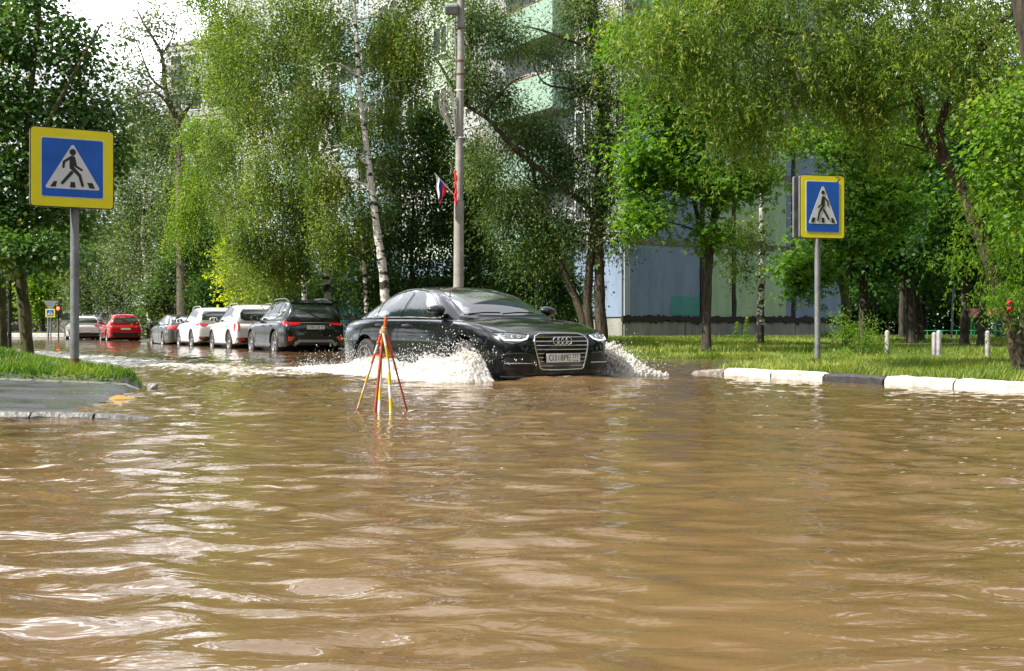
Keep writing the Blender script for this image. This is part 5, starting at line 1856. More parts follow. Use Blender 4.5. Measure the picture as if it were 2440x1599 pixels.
# local frame: x along the end wall, y along the facade (away), z up. end wall faces -y, facade faces -x
def lb_(name, c0, c1, mat, bev=0):
    bm = bmesh.new()
    bm_box(bm, ((c0[0]+c1[0])/2, (c0[1]+c1[1])/2, (c0[2]+c1[2])/2), (abs(c1[0]-c0[0]), abs(c1[1]-c0[1]), abs(c1[2]-c0[2])))
    return from_bm(name, bm, mat, blk)
TOP = 28.1
lb_('core', (.04, .04, 0), (12.3, 46, TOP), MB_CONC)
J = [1.10, 4.03, 7.03, 10.03, 13.03, 16.03, 19.03, 22.03, 25.03, 28.03]
endp = [(.06, .33, MB_LILAC), (.34, 3.86, MB_BLUE), (4.14, 5.60, MB_GREEN), (5.84, 8.72, MB_GREEN), (8.725, 9.02, MB_BLUE), (9.28, 12.2, MB_BLUE)]
for i in range(9):
    for (a, b, m_) in endp:
        lb_('end_panel', (a, -.01, J[i]+(.0 if i == 0 else .13)), (b, .05, J[i+1]-.11), m_)
for i, z in enumerate(J[1:-1]):
    lb_('seam', (.03, -.025, z-.10), (12.25, .045, z+.12), MB_SEAM)
lb_('teal_patch', (2.35, -.02, 1.2), (3.85, -.008, 1.95), MB_TEAL)
for (a, b) in ((3.87, 4.13), (5.61, 5.83), (9.03, 9.27)):
    bm = bmesh.new()
    rr = np.random.default_rng(int(a*10))
    L_, R_ = [], []
    for z in np.arange(1.0, TOP, .25):
        L_.append((a+.02+rr.normal(0, .025), z)); R_.append((b-.02+rr.normal(0, .025), z))
    bm_prism(bm, L_ + R_[::-1], .05, Matrix.Translation((0, -.034, 0)))
    from_bm('tar_joint', bm, MB_TAR, blk)
bm = bmesh.new()
rr = np.random.default_rng(4)
up = [(x, 1.17+rr.normal(0, .03)) for x in np.arange(-.1, 12.4, .12)]; dn = [(x, .93+rr.normal(0, .04)) for x in np.arange(-.1, 12.4, .12)]
bm_prism(bm, up + dn[::-1], .12, Matrix.Translation((0, -.10, 0)))
from_bm('tar_ledge', bm, MB_TAR, blk)
for a in np.arange(0, 12.3, 3.08):
    lb_('plinth', (a+.02, -.04, -.6), (a+3.05, .02, .95), MB_CONC)
    lb_('plinth', (-.05, a*2+.02, -.6), (.02, a*2+6.1, .95), MB_CONC)
# facade wall panels
fcols = [MB_WHITE, MB_LILAC, MB_WHITE, MB_WHITE, MB_MINT, MB_WHITE, MB_WHITE, MB_LILAC, MB_WHITE, MB_MINT, MB_WHITE, MB_WHITE, MB_WHITE, MB_WHITE]
wins = [1.9, 10.4, 13.6, 16.4, 26.0, 29.2, 34.0, 37.2, 42]
for k in range(14):
    for i in range(9):
        lb_('facade_panel', (-.02, .06+k*3.2+.02, J[i]+.03), (.05, .06+k*3.2+3.17, J[i+1]-.02), fcols[k] if i else MB_BLUE)
def window(y0, z0, w=1.45, h=1.45):
    bm = bmesh.new()
    for (a, b, c, d) in ((y0, z0, w, .09), (y0, z0+h-.09, w, .09), (y0, z0+.09, .09, h-.18), (y0+w-.09, z0+.09, .09, h-.18), (y0+w*.42, z0+.09, .08, h-.18)):
        bm_box(bm, (-.045, a+c/2, b+d/2), (.05, c-.002, d-.002))
    f = from_bm('window', bm, M_FRAME, blk)
    bm = bmesh.new(); bm_box(bm, (-.03, y0+w/2, z0+h/2), (.015, w-.1, h-.1)); from_bm('pane', bm, M_WGL, f)
    bm = bmesh.new(); bm_box(bm, (-.08, y0+w/2, z0-.03), (.14, w+.1, .03)); from_bm('sill', bm, MB_SLAB, f)
for y0 in wins:
    for i in range(1, 6):
        window(y0, J[i]+.95, 1.45 if y0 > 3 else 1.2)

def balcony(y0, y1, zf, mat, p=1.0, glazed=False):
    """zf = slab level"""
    bm = bmesh.new()
    bm_box(bm, (-p/2-.03, (y0+y1)/2, zf-.09), (p-.02, y1-y0, .16))
    s = from_bm('balcony', bm, MB_SLAB, blk)
    # corrugated sheet round three sides
    path = [(-.04, y0), (-p-.04, y0), (-p-.04, y1), (-.04, y1)]
    V, F = [], []
    pts = []
    for (a, b) in zip(path[:-1], path[1:]):
        L = math.hypot(b[0]-a[0], b[1]-a[1]); n = max(2, int(L/.075))
        nx, ny = (b[1]-a[1])/L, -(b[0]-a[0])/L
        for k in range(n):
            t = k/n
            off = .022*((k//1) % 2)
            pts.append((a[0]+(b[0]-a[0])*t + nx*off*-1, a[1]+(b[1]-a[1])*t + ny*off*-1))
    z0, z1 = zf-.20, zf+1.28
    bm = bmesh.new()
    va = [bm.verts.new((x, y, z0)) for x, y in pts]; vb = [bm.verts.new((x, y, z1)) for x, y in pts]
    for k in range(len(pts)-1): bm.faces.new((va[k], va[k+1], vb[k+1], vb[k]))
    o = from_bm('parapet', bm, mat, s)
    sm_ = o.modifiers.new('s', 'SOLIDIFY'); sm_.thickness = .006
    bm = bmesh.new(); bm_tube(bm, [(x, y, z1+.02) for x, y in path], .035, 6); from_bm('hand_rail', bm, M_RUST if not glazed else M_FRAME, s)
    # door and window behind
    bm = bmesh.new()
    for (a, w, h0, h1) in ((y0+.35, .8, zf, zf+2.15), (y0+1.25, 1.3, zf+.8, zf+2.15)):
        bm_box(bm, (-.05, a+w/2, (h0+h1)/2), (.06, w, h1-h0))
    w_ = from_bm('window', bm, M_FRAME, blk)
    bm = bmesh.new()
    for (a, w, h0, h1) in ((y0+.43, .64, zf+.1, zf+2.05), (y0+1.33, .5, zf+.9, zf+2.05), (y0+1.92, .55, zf+.9, zf+2.05)):
        bm_box(bm, (-.085, a+w/2, (h0+h1)/2), (.02, w, h1-h0))
    from_bm('pane', bm, M_WGL, w_)
    if glazed:
        bm = bmesh.new()
        for k in range(7):
            y = y0 + (y1-y0)*k/6
            bm_box(bm, (-p-.02, y, zf+2.05), (.05, .06, 1.48))
        bm_box(bm, (-p-.02, (y0+y1)/2, zf+2.8), (.06, y1-y0, .07))
        g_ = from_bm('glazing_frame', bm, M_FRAME, s)
        bm = bmesh.new(); bm_box(bm, (-p-.02, (y0+y1)/2, zf+2.05), (.015, y1-y0-.1, 1.42)); from_bm('pane', bm, M_WGL, g_)
for i in range(1, 6):
    balcony(3.34, 8.5, J[i]-.28+.05, MB_CG, .95, False)
    balcony(18.6, 24.0, J[i]-.28+.05, MB_CB, .95, i in (3, 4))
    balcony(31.0, 33.6, J[i]-.28+.05, MB_CG if i % 2 else MB_CB, .95, i == 2)

# far tower
p = at(425, 784, 150)
tw = empty('tower_block', (p.x, 150, 0), math.radians(-22), 'far pale tower block whose top corner shows above the trees', 'building')
def tb_(name, c, s, m_, par=None):
    bm = bmesh.new(); bm_box(bm, c, s); return from_bm(name, bm, m_, par or tw)
tb_('wall', (4.5, 7, 19), (13, 14, 37.5), MB_WHITE)
tb_('parapet', (4.5, 7, 37.9), (13.2, 14.2, .5), MB_SLAB)
for i in range(12):
    z = 36.2 - i*2.9
    for k in range(4):
        x = -.3 + 3.1*k
        w = tb_('window', (x, -.04, z-.6), (1.9, .1, 1.6), M_FRAME)
        tb_('pane', (x, -.10, z-.6), (1.6, .04, 1.3), M_WGL, w)
    tb_('floor_joint', (4.5, -.03, z+.75), (13.02, .06, .10), MB_SEAM)
    bl = tb_('loggia', (-.3, -.5, z-1.75), (2.6, .95, .95), MB_CONC)

# small pale building by the far crossing
p = at(150, 784, 112)
kb = empty('low_building', (p.x, 112, 0), .1, 'low pale building with grey window band beyond the far crossing sign', 'building')
def kb_(name, c, s, m_, par=None):
    bm = bmesh.new(); bm_box(bm, c, s); return from_bm(name, bm, m_, par or kb)
kb_('wall', (1.5, 3, 1.5), (6, 6, 3.0), panel_mat('pale_pink_wall', (.50, .44, .40), .1))
kb_('roof', (1.5, 3, 3.08), (6.5, 6.5, .16), MB_CONC)
for x in (.4, 2.2, 3.8): 
    w = kb_('window', (x, -.03, 1.9), (1.3, .08, .9), M_FRAME); kb_('pane', (x, -.08, 1.9), (1.1, .03, .7), M_WGL, w)

# teal kiosk and red fence behind the nearest parked crossover
p = at(835, 784, 40)
ks = empty('teal_kiosk', (p.x, 40.5, .05), math.radians(-28), 'teal metal kiosk half hidden behind the birches', 'kiosk')
for (nm, c, s, m_) in (('wall', (1.0, 1.2, 1.15), (3.4, 2.2, 2.3), simple('kiosk_teal', (.05, .20, .19), .5, noise=.2)), ('roof', (1.0, 1.2, 2.38), (3.8, 2.6, .14), M_BOX), ('shutter', (.4, .06, 1.25), (1.4, .08, 1.1), simple('shutter_blue', (.02, .09, .20), .5)), ('corner_trim', (1.6, .05, 1.15), (.12, .10, 2.26), M_WHI)):
    bm = bmesh.new(); bm_box(bm, c, s); from_bm(nm, bm, m_, ks)
p = at(845, 800, 34)
rf = empty('red_fence', (p.x-1.2, 34.2, .1), math.radians(8), 'low red metal fence behind the tail of the sedan', 'fence')
M_RF = simple('fence_red', (.45, .03, .02), .5)
for z in (.2, .85): 
    bm = bmesh.new(); bm_tube(bm, [(0, 0, z), (3.2, 0, z)], .022, 6); from_bm('rail', bm, M_RF, rf)
for k in range(17):
    bm = bmesh.new(); bm_tube(bm, [(k*.2, 0, -.2 if k % 8 == 0 else .2), (k*.2, 0, .85)], .03 if k % 8 == 0 else .010, 6); from_bm('post' if k % 8 == 0 else 'bar', bm, M_RF, rf)

# bollards
M_BOLL = simple('bollard_metal', (.33, .32, .33), .55, .3, noise=.35, nscale=5, bump=.4)
for (x, D, hh, lab) in ((2114, 21.8, .56, 'short rounded metal bollard beside the yellowish bush'), (2226, 22.6, .52, 'grey bollard close behind another one in the grass'), (2237, 21.7, .56, 'grey bollard standing just in front of its twin'), (2353, 22.2, .55, 'rust footed bollard nearest the big trunk')):
    p = at(x, 784, D)
    g0 = float(ground_h(np.array([p.x]), np.array([D]))[0])
    g0 = max(g0, -.05)
    b = empty('bollard', (p.x, D, g0), 0, lab, 'bollard', 'bollards along the flooded path')
    bm = bmesh.new()
    R0 = .045
    bm_tube(bm, [(0, 0, -.2), (0, 0, .14)], R0+.002, 14); from_bm('rusty_foot', bm, M_RUST, b, 50)
    bm = bmesh.new()
    hh += .06-g0*.5
    bm_tube(bm, [(0, 0, .12), (0, 0, hh), (0, 0, hh+.02), (0, 0, hh+.036), (0, 0, hh+.045)], [R0, R0, R0*.9, R0*.6, R0*.15], 14); from_bm('post', bm, M_BOLL, b, 60)

# playground
def pg(x, y, D): return at(x, y, D)
M_PINK = simple('pink_panel', (.72, .16, .30), .5, noise=.1); M_PGR = simple('play_green', (.03, .28, .08), .5); M_PYEL = simple('play_yellow', (.70, .45, .02), .5); M_PNAVY = simple('play_navy', (.01, .03, .10), .5); M_PORG = simple('play_orange', (.7, .16, .02), .5)
p = at(2323, 784, 42)
ph = empty('playhouse', (p.x, 42, .12), 0, 'small playhouse with pink roof panel and green lattice wall', 'playhouse')
def ph_(name, c, s, m_, par=None):
    bm = bmesh.new(); bm_box(bm, c, s); return from_bm(name, bm, m_, par or ph)
ph_('roof', (-.05, 0, 1.13+.0), (.47, .9, .30), M_PINK)
ph_('roof', (.85, .1, 1.17), (.30, .9, .26), M_PINK)
for x in (-.25, .16, .62, 1.12): ph_('post', (x, -.3, .45), (.06, .06, 1.1), M_PGR)
for z in (.25, .50, .75): ph_('lattice_bar', (-.05, -.31, z), (.36, .03, .045), M_PGR)
for x in (-.15, 0, .1): ph_('lattice_bar', (x, -.315, .5), (.04, .02, .5), M_PGR)
ph_('side_panel', (.87, -.2, .55), (.40, .05, .62), M_PNAVY)
for k in range(3): ph_('picture_mark', (.80+.02*k, -.235, .70-.13*k), (.09, .01, .04), M_WHI)
ph_('yellow_panel', (-.19, -.30, .05), (.12, .05, .22), M_PYEL)
ph_('orange_disc', (.08, -.33, .55), (.09, .03, .24), M_PORG)
p = at(2250, 784, 40)
gf = empty('green_fence', (p.x-1.1, 40, .05), .0, 'low green pipe fence of the playground', 'fence')
for z in (.55,): 
    bm = bmesh.new(); bm_tube(bm, [(0, 0, z), (4.6, 0, z)], .022, 6); from_bm('rail', bm, M_PGR, gf)
    bm = bmesh.new(); bm_tube(bm, [(0, 0, .2), (4.6, 0, .2)], .018, 6); from_bm('rail', bm, M_PGR, gf)
for k in range(10):
    bm = bmesh.new(); bm_tube(bm, [(k*.51, 0, -.2), (k*.51, 0, .55)], .02, 6); from_bm('post', bm, M_PGR, gf)
p = at(2266, 784, 39)
lp_ = empty('slim_post', (p.x, 39, .05), 0, 'slim pale blue grey post in the playground grass', 'post')
bm = bmesh.new(); bm_tube(bm, [(0, 0, -.2), (.05, 0, 1.2), (.10, 0, 2.1)], .035, 8); from_bm('shaft', bm, simple('slim_post_paint', (.35, .40, .48), .5), lp_, 50)
bm = bmesh.new(); bm_tube(bm, [(.085, 0, 1.50), (.09, 0, 1.56)], .045, 8); from_bm('band', bm, M_INK, lp_, 50)
# playground path
bm = bmesh.new()
for (x, y) in ((10.0, 33.8), (13.6, 33.4), (15.6, 34.8), (15.0, 36.4), (12.8, 36.0), (10.6, 35.0)): bm.verts.new((x, y, .215))
bm.faces.new(bm.verts[:])
e_ = bmesh.ops.extrude_face_region(bm, geom=bm.faces[:]); bmesh.ops.translate(bm, verts=[v for v in e_['geom'] if isinstance(v, bmesh.types.BMVert)], vec=(0, 0, -.25))
o = from_bm('park_path', bm, simple('park_asphalt', (.17, .165, .16), .8, noise=.3, nscale=3)); o['kind'] = 'structure'
# red and black bundle tied on the willow
p = at(2406, 727, 12.9)
bd = empty('tied_bundle', p, 0, 'red and black cloth tied to the big trunk at the right edge', 'cloth')
for (nm, dz, m_) in (('red_cloth', .035, FR), ('black_band', 0, M_INK), ('red_cloth', -.04, FR)):
    bm = bmesh.new(); bmesh.ops.create_icosphere(bm, subdivisions=3, radius=1)
    for v in bm.verts:
        k = 1+.25*math.sin(v.co.x*6+dz*90)*math.cos(v.co.z*5)
        v.co = Vector((v.co.x*.030*k, v.co.y*.03*k, v.co.z*.024*k+dz))
    from_bm(nm, bm, m_, bd, 60)
# ---------------------------------------------------------------- trees
def bark(name, c0, c1, sc=14, zs=.25):
    m, n, b = mat_new(name)
    t = n.nodes.new('ShaderNodeTexCoord')
    mp_ = n.nodes.new('ShaderNodeMapping'); mp_.inputs['Scale'].default_value = (1, 1, zs)
    a = n.nodes.new('ShaderNodeTexNoise'); a.inputs['Scale'].default_value = sc; a.inputs['Detail'].default_value = 8; a.inputs['Roughness'].default_value = .7
    n.links.new(t.outputs['Object'], mp_.inputs['Vector']); n.links.new(mp_.outputs['Vector'], a.inputs['Vector'])
    r = n.nodes.new('ShaderNodeValToRGB')
    r.color_ramp.elements[0].position = .38; r.color_ramp.elements[0].color = (*c0, 1)
    r.color_ramp.elements[1].position = .66; r.color_ramp.elements[1].color = (*c1, 1)
    n.links.new(a.outputs['Fac'], r.inputs['Fac']); n.links.new(r.outputs['Color'], b.inputs['Base Color'])
    b.inputs['Roughness'].default_value = .9
    bp = n.nodes.new('ShaderNodeBump'); bp.inputs['Strength'].default_value = 1; bp.inputs['Distance'].default_value = .03
    n.links.new(a.outputs['Fac'], bp.inputs['Height']); n.links.new(bp.outputs['Normal'], b.inputs['Normal'])
    return m

def birch_bark():
    m, n, b = mat_new('birch_bark')
    t = n.nodes.new('ShaderNodeTexCoord')
    def noise(scale, vec, det=4):
        mp_ = n.nodes.new('ShaderNodeMapping'); mp_.inputs['Scale'].default_value = vec
        a = n.nodes.new('ShaderNodeTexNoise'); a.inputs['Scale'].default_value = scale; a.inputs['Detail'].default_value = det
        n.links.new(t.outputs['Object'], mp_.inputs['Vector']); n.links.new(mp_.outputs['Vector'], a.inputs['Vector'])
        return a
    a = noise(3.2, (1.2, 1.2, 2.6), 5)
    r = n.nodes.new('ShaderNodeValToRGB'); r.color_ramp.interpolation = 'LINEAR'
    r.color_ramp.elements[0].position = .54; r.color_ramp.elements[0].color = (0, 0, 0, 1)
    r.color_ramp.elements[1].position = .59; r.color_ramp.elements[1].color = (1, 1, 1, 1)
    n.links.new(a.outputs['Fac'], r.inputs['Fac'])
    c = noise(14, (.25, .25, 3.0), 3)
    r2 = n.nodes.new('ShaderNodeValToRGB')
    r2.color_ramp.elements[0].position = .62; r2.color_ramp.elements[0].color = (0, 0, 0, 1)
    r2.color_ramp.elements[1].position = .68; r2.color_ramp.elements[1].color = (1, 1, 1, 1)
    n.links.new(c.outputs['Fac'], r2.inputs['Fac'])
    sx = n.nodes.new('ShaderNodeSeparateXYZ'); n.links.new(t.outputs['Object'], sx.inputs[0])
    hz = n.nodes.new('ShaderNodeMapRange'); hz.inputs['From Min'].default_value = 2.6; hz.inputs['From Max'].default_value = .4
    n.links.new(sx.outputs['Z'], hz.inputs['Value'])
    ad = n.nodes.new('ShaderNodeMath'); ad.operation = 'ADD'
    ml = n.nodes.new('ShaderNodeMath'); ml.operation = 'MULTIPLY'; ml.inputs[1].default_value = .16
    n.links.new(hz.outputs[0], ml.inputs[0]); n.links.new(a.outputs['Fac'], ad.inputs[0]); n.links.new(ml.outputs[0], ad.inputs[1]); n.links.new(ad.outputs[0], r.inputs['Fac'])
    mxm = n.nodes.new('ShaderNodeMath'); mxm.operation = 'MAXIMUM'
    n.links.new(r.outputs['Color'], mxm.inputs[0]); n.links.new(r2.outputs['Color'], mxm.inputs[1])
    x = n.nodes.new('ShaderNodeMix'); x.data_type = 'RGBA'
    x.inputs[6].default_value = (.58, .55, .50, 1); x.inputs[7].default_value = (.03, .026, .022, 1)
    n.links.new(mxm.outputs[0], x.inputs[0]); n.links.new(x.outputs[2], b.inputs['Base Color'])
    b.inputs['Roughness'].default_value = .8
    return m

B_BIRCH = birch_bark()
B_DARK = bark('bark_dark', (.018, .014, .010), (.085, .070, .050))
B_GREY = bark('bark_grey', (.045, .038, .028), (.16, .13, .09))
B_WILLOW = bark('bark_willow', (.018, .013, .009), (.115, .085, .052), 11, .18)
B_MOSS = bark('bark_mossy', (.03, .03, .012), (.13, .12, .05))
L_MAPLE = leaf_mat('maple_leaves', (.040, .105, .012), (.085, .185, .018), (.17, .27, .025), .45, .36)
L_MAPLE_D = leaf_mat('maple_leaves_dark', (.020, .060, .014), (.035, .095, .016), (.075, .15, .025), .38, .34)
L_MAPLE_L = leaf_mat('left_maple_leaves', (.042, .100, .028), (.078, .155, .036), (.21, .20, .04), .32, .33, .75)
L_BIRCH = leaf_mat('birch_leaves', (.050, .095, .018), (.095, .150, .030), (.21, .24, .045), .42, .30)
L_BIRCH_Y = leaf_mat('young_birch_leaves', (.060, .130, .012), (.110, .190, .018), (.24, .27, .030), .48, .32)
L_WILLOW = leaf_mat('willow_leaves', (.055, .115, .020), (.115, .185, .028), (.26, .29, .060), .40, .30)
L_OLIVE = leaf_mat('grey_willow_leaves', (.045, .075, .035), (.085, .125, .050), (.17, .20, .095), .38, .30)
L_FINE = leaf_mat('fine_willow_leaves', (.045, .085, .030), (.080, .135, .042), (.17, .21, .07), .40, .32)
L_YEL = leaf_mat('yellow_green_leaves', (.14, .22, .012), (.28, .34, .018), (.48, .46, .03), .50, .4)
L_ROWAN = leaf_mat('rowan_leaves', (.024, .060, .016), (.050, .105, .020), (.20, .17, .03), .38, .36, .8)
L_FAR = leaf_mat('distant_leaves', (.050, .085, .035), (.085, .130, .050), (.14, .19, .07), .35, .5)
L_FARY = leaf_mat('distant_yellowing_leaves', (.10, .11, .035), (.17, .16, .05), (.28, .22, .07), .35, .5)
L_LIME = leaf_mat('lime_leaves', (.060, .140, .015), (.110, .210, .020), (.22, .30, .03), .50, .36)


def leaves_mesh(name, P, D, N, L, W, tint, mat, parent, lobed=False):
    n = len(P)
    D = D/np.maximum(np.linalg.norm(D, axis=1, keepdims=True), 1e-6)
    side = np.cross(D, N); side /= np.maximum(np.linalg.norm(side, axis=1, keepdims=True), 1e-6)
    nn = np.cross(side, D)
    L = L[:, None]; W = W[:, None]
    if not lobed:
        v0 = P; v2 = P + D*L; v1 = P + D*L*.42 + side*W*.5 + nn*L*.07; v3 = P + D*L*.42 - side*W*.5 + nn*L*.07
        V = np.stack([v0, v1, v2, v3], 1).reshape(-1, 3)
        b = np.arange(n)*4
        F = np.stack([b, b+1, b+2, b+3], 1)
        t = tint
    else:
        # five pointed palmate leaf: three kite lobes sharing the stalk end
        c = P
        parts = []
        for (ang, ln) in ((0, 1.0), (1.05, .78), (-1.05, .78)):
            d2 = D*math.cos(ang) + side*math.sin(ang); s2 = side*math.cos(ang) - D*math.sin(ang)
            parts.append(np.stack([c, c + d2*L*ln*.5 + s2*W*.24 + nn*L*.05, c + d2*L*ln - nn*L*.06, c + d2*L*ln*.5 - s2*W*.24 + nn*L*.05], 1))
        V = np.concatenate([p.reshape(-1, 3) for p in parts])
        F = np.arange(3*n*4).reshape(-1, 4)
        t = np.concatenate([tint]*3)
    return np_mesh(name, V, F, mat, parent, {'tint': ('FACE', np.clip(t, 0, 1))})


def unit(v): return v/np.maximum(np.linalg.norm(v, axis=1, keepdims=True), 1e-6)


class Tree:
    def __init__(self, name, base, label, group=None, seed=0, cat='tree'):
        self.root = empty(name, base, 0, label, cat, group)
        self.o = np.array(base)
        self.r = np.random.default_rng(seed)
        self.bm = bmesh.new()
        self.nodes = []           # candidate points to hang limbs on (pos, radius)

    def stem(self, pts, r0, r1, n=9, wob=.0):
        P = spline2([tuple(Vector(p)-Vector(self.o)) for p in pts], 5)
        k = len(P)
        R = [(r0 + (r1-r0)*(i/(k-1))**.9)*(1+.07*math.sin(i*1.7+r0*50)) for i in range(k)]
        if r0 > .07: R[0] *= 1.30; R[1] *= 1.12
        bm_tube(self.bm, P, R, n)
        for i in range(k): self.nodes.append((Vector(P[i]), R[i]))

    def limb_to(self, target, rmin=.012, n=5, fmax=.4, sag=.12):
        """branch from the nearest lower stem node to a target (world)"""
        t = Vector(target) - Vector(self.o)
        best = None
        for p, r in self.nodes:
            d = (t-p).length + max(0, p.z - t.z + .2)*1.5
            if best is None or d < best[0]: best = (d, p, r)
        d, p, r = best
        L = (t-p).length
        r0 = min(r*.6, .010 + .014*L)
        mid = p.lerp(t, .5) + Vector(self.r.normal(0, 1, 3))*L*.07 + Vector((0, 0, sag*L))
        P = spline2([tuple(p), tuple(mid), tuple(t)], 5)
        bm_tube(self.bm, P, [r0 + (rmin*.6-r0)*i/(len(P)-1) for i in range(len(P))], n, caps=False)
        for i in range(3, len(P)): self.nodes.append((Vector(P[i]), r0*(1-i/len(P))+rmin*.5))

    def clumps(self, ells, per):
        """ells: (centre world Vector, (rx, ry, rz), weight)"""
        C, E = [], []
        for e in ells:
            c, rad = e[0], e[1]; w = e[2] if len(e) > 2 else 1
            k = max(3, int(per*w))
            d = unit(self.r.normal(0, 1, (k, 3)))
            q = self.r.random(k)**(1/2.0)
            C.append(np.array(c)[None] + d*q[:, None]*np.array(rad)[None]*(1+.12*self.r.normal(0, 1, (k, 1))))
            E.append(np.repeat(np.array(c)[None], k, 0))
        return np.concatenate(C), np.concatenate(E)

    def branch_net(self, C, frac=.25, ells=None, rmin=.010):
        if ells:
            for e in ells: self.limb_to(e[0])
        k = int(len(C)*frac)
        for i in self.r.choice(len(C), k, replace=False):
            self.limb_to(C[i], rmin, 4)

    def finish_trunk(self, mat):
        return from_bm('trunk', self.bm, mat, self.root, 60)

    def broad(self, C, E, per, rad, flat, L, mat, lobed=False, droop=.35, wl=.8, tvar=.22):
        r = self.r
        k = len(C)
        n = k*per
        ci = np.repeat(np.arange(k), per)
        sc = (.55 + .9*r.random(k))[ci]
        # each clump is a tilted, flattened spray
        nrm = unit(np.stack([r.normal(0, .35, k), r.normal(0, .35, k), np.ones(k)], 1) + .35*unit(C-E))[ci]
        g = r.normal(0, 1, (n, 3))*rad*sc[:, None]
        g = g - nrm*((g*nrm).sum(1, keepdims=True))*(1-flat)
        P = C[ci] + g
        out = unit(g + .3*(C-E)[ci])
        D = unit(out + r.normal(0, .5, (n, 3)) + np.array([0, 0, -droop]))
        N = unit(nrm + r.normal(0, .45, (n, 3)))
        t = np.clip(.42 + (r.normal(0, tvar, k))[ci] + r.normal(0, .13, n), 0, 1)
        l = L*(.65+.6*r.random(n))
        return leaves_mesh('crown', P-self.o, D, N, l, l*wl, t, mat, self.root, lobed)

    def strands(self, C, per, length, step, L, mat, wl=.62, sway=.18, spread=.16, tvar=.2, start=.25):
        """hanging twigs with leaves along them"""
        r = self.r
        k = len(C)
        S = k*per
        ci = np.repeat(np.arange(k), per)
        ns = max(3, int(length/step))
        base = C[ci] + r.normal(0, 1, (S, 3))*start
        h = unit(np.stack([r.normal(0, 1, S), r.normal(0, 1, S), np.zeros(S)], 1))
        ln = length*(.35 + .9*r.random(S))
        f = np.linspace(0, 1, ns)[None, :, None]
        pos = base[:, None] + h[:, None]*spread*ln[:, None, None]*np.sqrt(f+.02)*1.0 + np.array([0, 0, -1.])*ln[:, None, None]*(f**1.25)
        pos = pos + .03*np.sin(f*9 + r.random((S, 1, 1))*6)*h[:, None][:, :, [1, 0, 2]]*sway*4
        P = pos.reshape(-1, 3) + r.normal(0, .012, (S*ns, 3))
        keep = r.random(len(P)) < .9
        n = len(P)
        D = unit(r.normal(0, .75, (n, 3)) + np.array([0, 0, -.9]))
        N = unit(r.normal(0, 1, (n, 3)) + np.array([0, 0, .3]))
        t = np.clip(.45 + np.repeat(r.normal(0, tvar, k)[ci], ns) + r.normal(0, .15, n), 0, 1)
        l = L*(.6+.7*r.random(n))
        return leaves_mesh('crown', (P-self.o)[keep], D[keep], N[keep], l[keep], l[keep]*wl, t[keep], mat, self.root)


def E3(x, y, D, rx, rz, ry=None, w=1.0):
    """ellipsoid from photo pixel radii at depth D"""
    k = D/F_PX
    return (at(x, y, D), (rx*k, (ry if ry else (rx+rz)/2*k), rz*k), w)


def B(x, D):
    """base point on the ground below photo column x"""
    p = at(x, 784, D)
    h = float(ground_h(np.array([p.x]), np.array([float(D)]))[0])
    return (p.x, D, h-.06)

GB = 'birches along the street'; GM = 'maples of the park'; GWD = 'trees deep in the park'
DENS = 1.0

# 1 maple at the left edge
t = Tree('maple_tree', B(65, 21), 'dark maple at the left edge with a slim leaning trunk beside the large sign', None, 1)
t.stem([B(68, 21), at(58, 740, 21), at(47, 640, 21), at(48, 520, 21), at(60, 400, 21), at(70, 250, 21), at(90, 60, 21), at(100, -80, 21)], .125, .03)
t.stem([at(50, 540, 21), at(110, 420, 21.3), at(190, 330, 21.6), at(260, 300, 22)], .05, .02, 7)
t.stem([at(60, 400, 21), at(120, 280, 20.5), at(190, 150, 20.5), at(240, 60, 20.5)], .05, .015, 7)
t.stem([at(49, 560, 21), at(0, 470, 21), at(-80, 380, 21)], .05, .015, 7)
el = [E3(40, 60, 21, 130, 90), E3(190, 120, 21, 75, 100, w=.45), E3(30, 230, 21, 120, 90), E3(150, 270, 21.5, 110, 70), E3(245, 330, 21.8, 60, 55, w=.6), E3(60, 400, 21, 130, 70), E3(190, 400, 22, 70, 50, w=.7), E3(40, 520, 21, 80, 50, w=.8), E3(150, 520, 22, 60, 35, w=.5),
      E3(-110, 150, 21, 110, 160), E3(-90, 400, 21, 90, 120), E3(70, -120, 21, 150, 90), E3(120, 600, 20.5, 70, 35, w=.5), E3(0, 600, 20, 70, 45, w=.4)]
C, E = t.clumps(el, 34); t.branch_net(C, .35, el); t.finish_trunk(B_MOSS)
t.broad(C, E, 84, .27, .45, .098, L_MAPLE_L, False, .5, .85)
# its neighbour cut by the edge
t = Tree('maple_tree', B(4, 23), 'maple trunk cut off by the left edge of the photo', None, 2)
t.stem([B(4, 23), at(2, 640, 23), at(-4, 480, 23), at(-10, 200, 23), at(-20, -50, 23)], .11, .03)
el = [E3(-60, 300, 23.5, 150, 180), E3(-40, 0, 23.5, 150, 120), E3(-90, 560, 23, 90, 80), E3(30, 620, 24.5, 50, 30, w=.4)]
C, E = t.clumps(el, 40); t.branch_net(C, .3, el); t.finish_trunk(B_MOSS); t.broad(C, E, 45, .28, .5, .12, L_MAPLE_L)

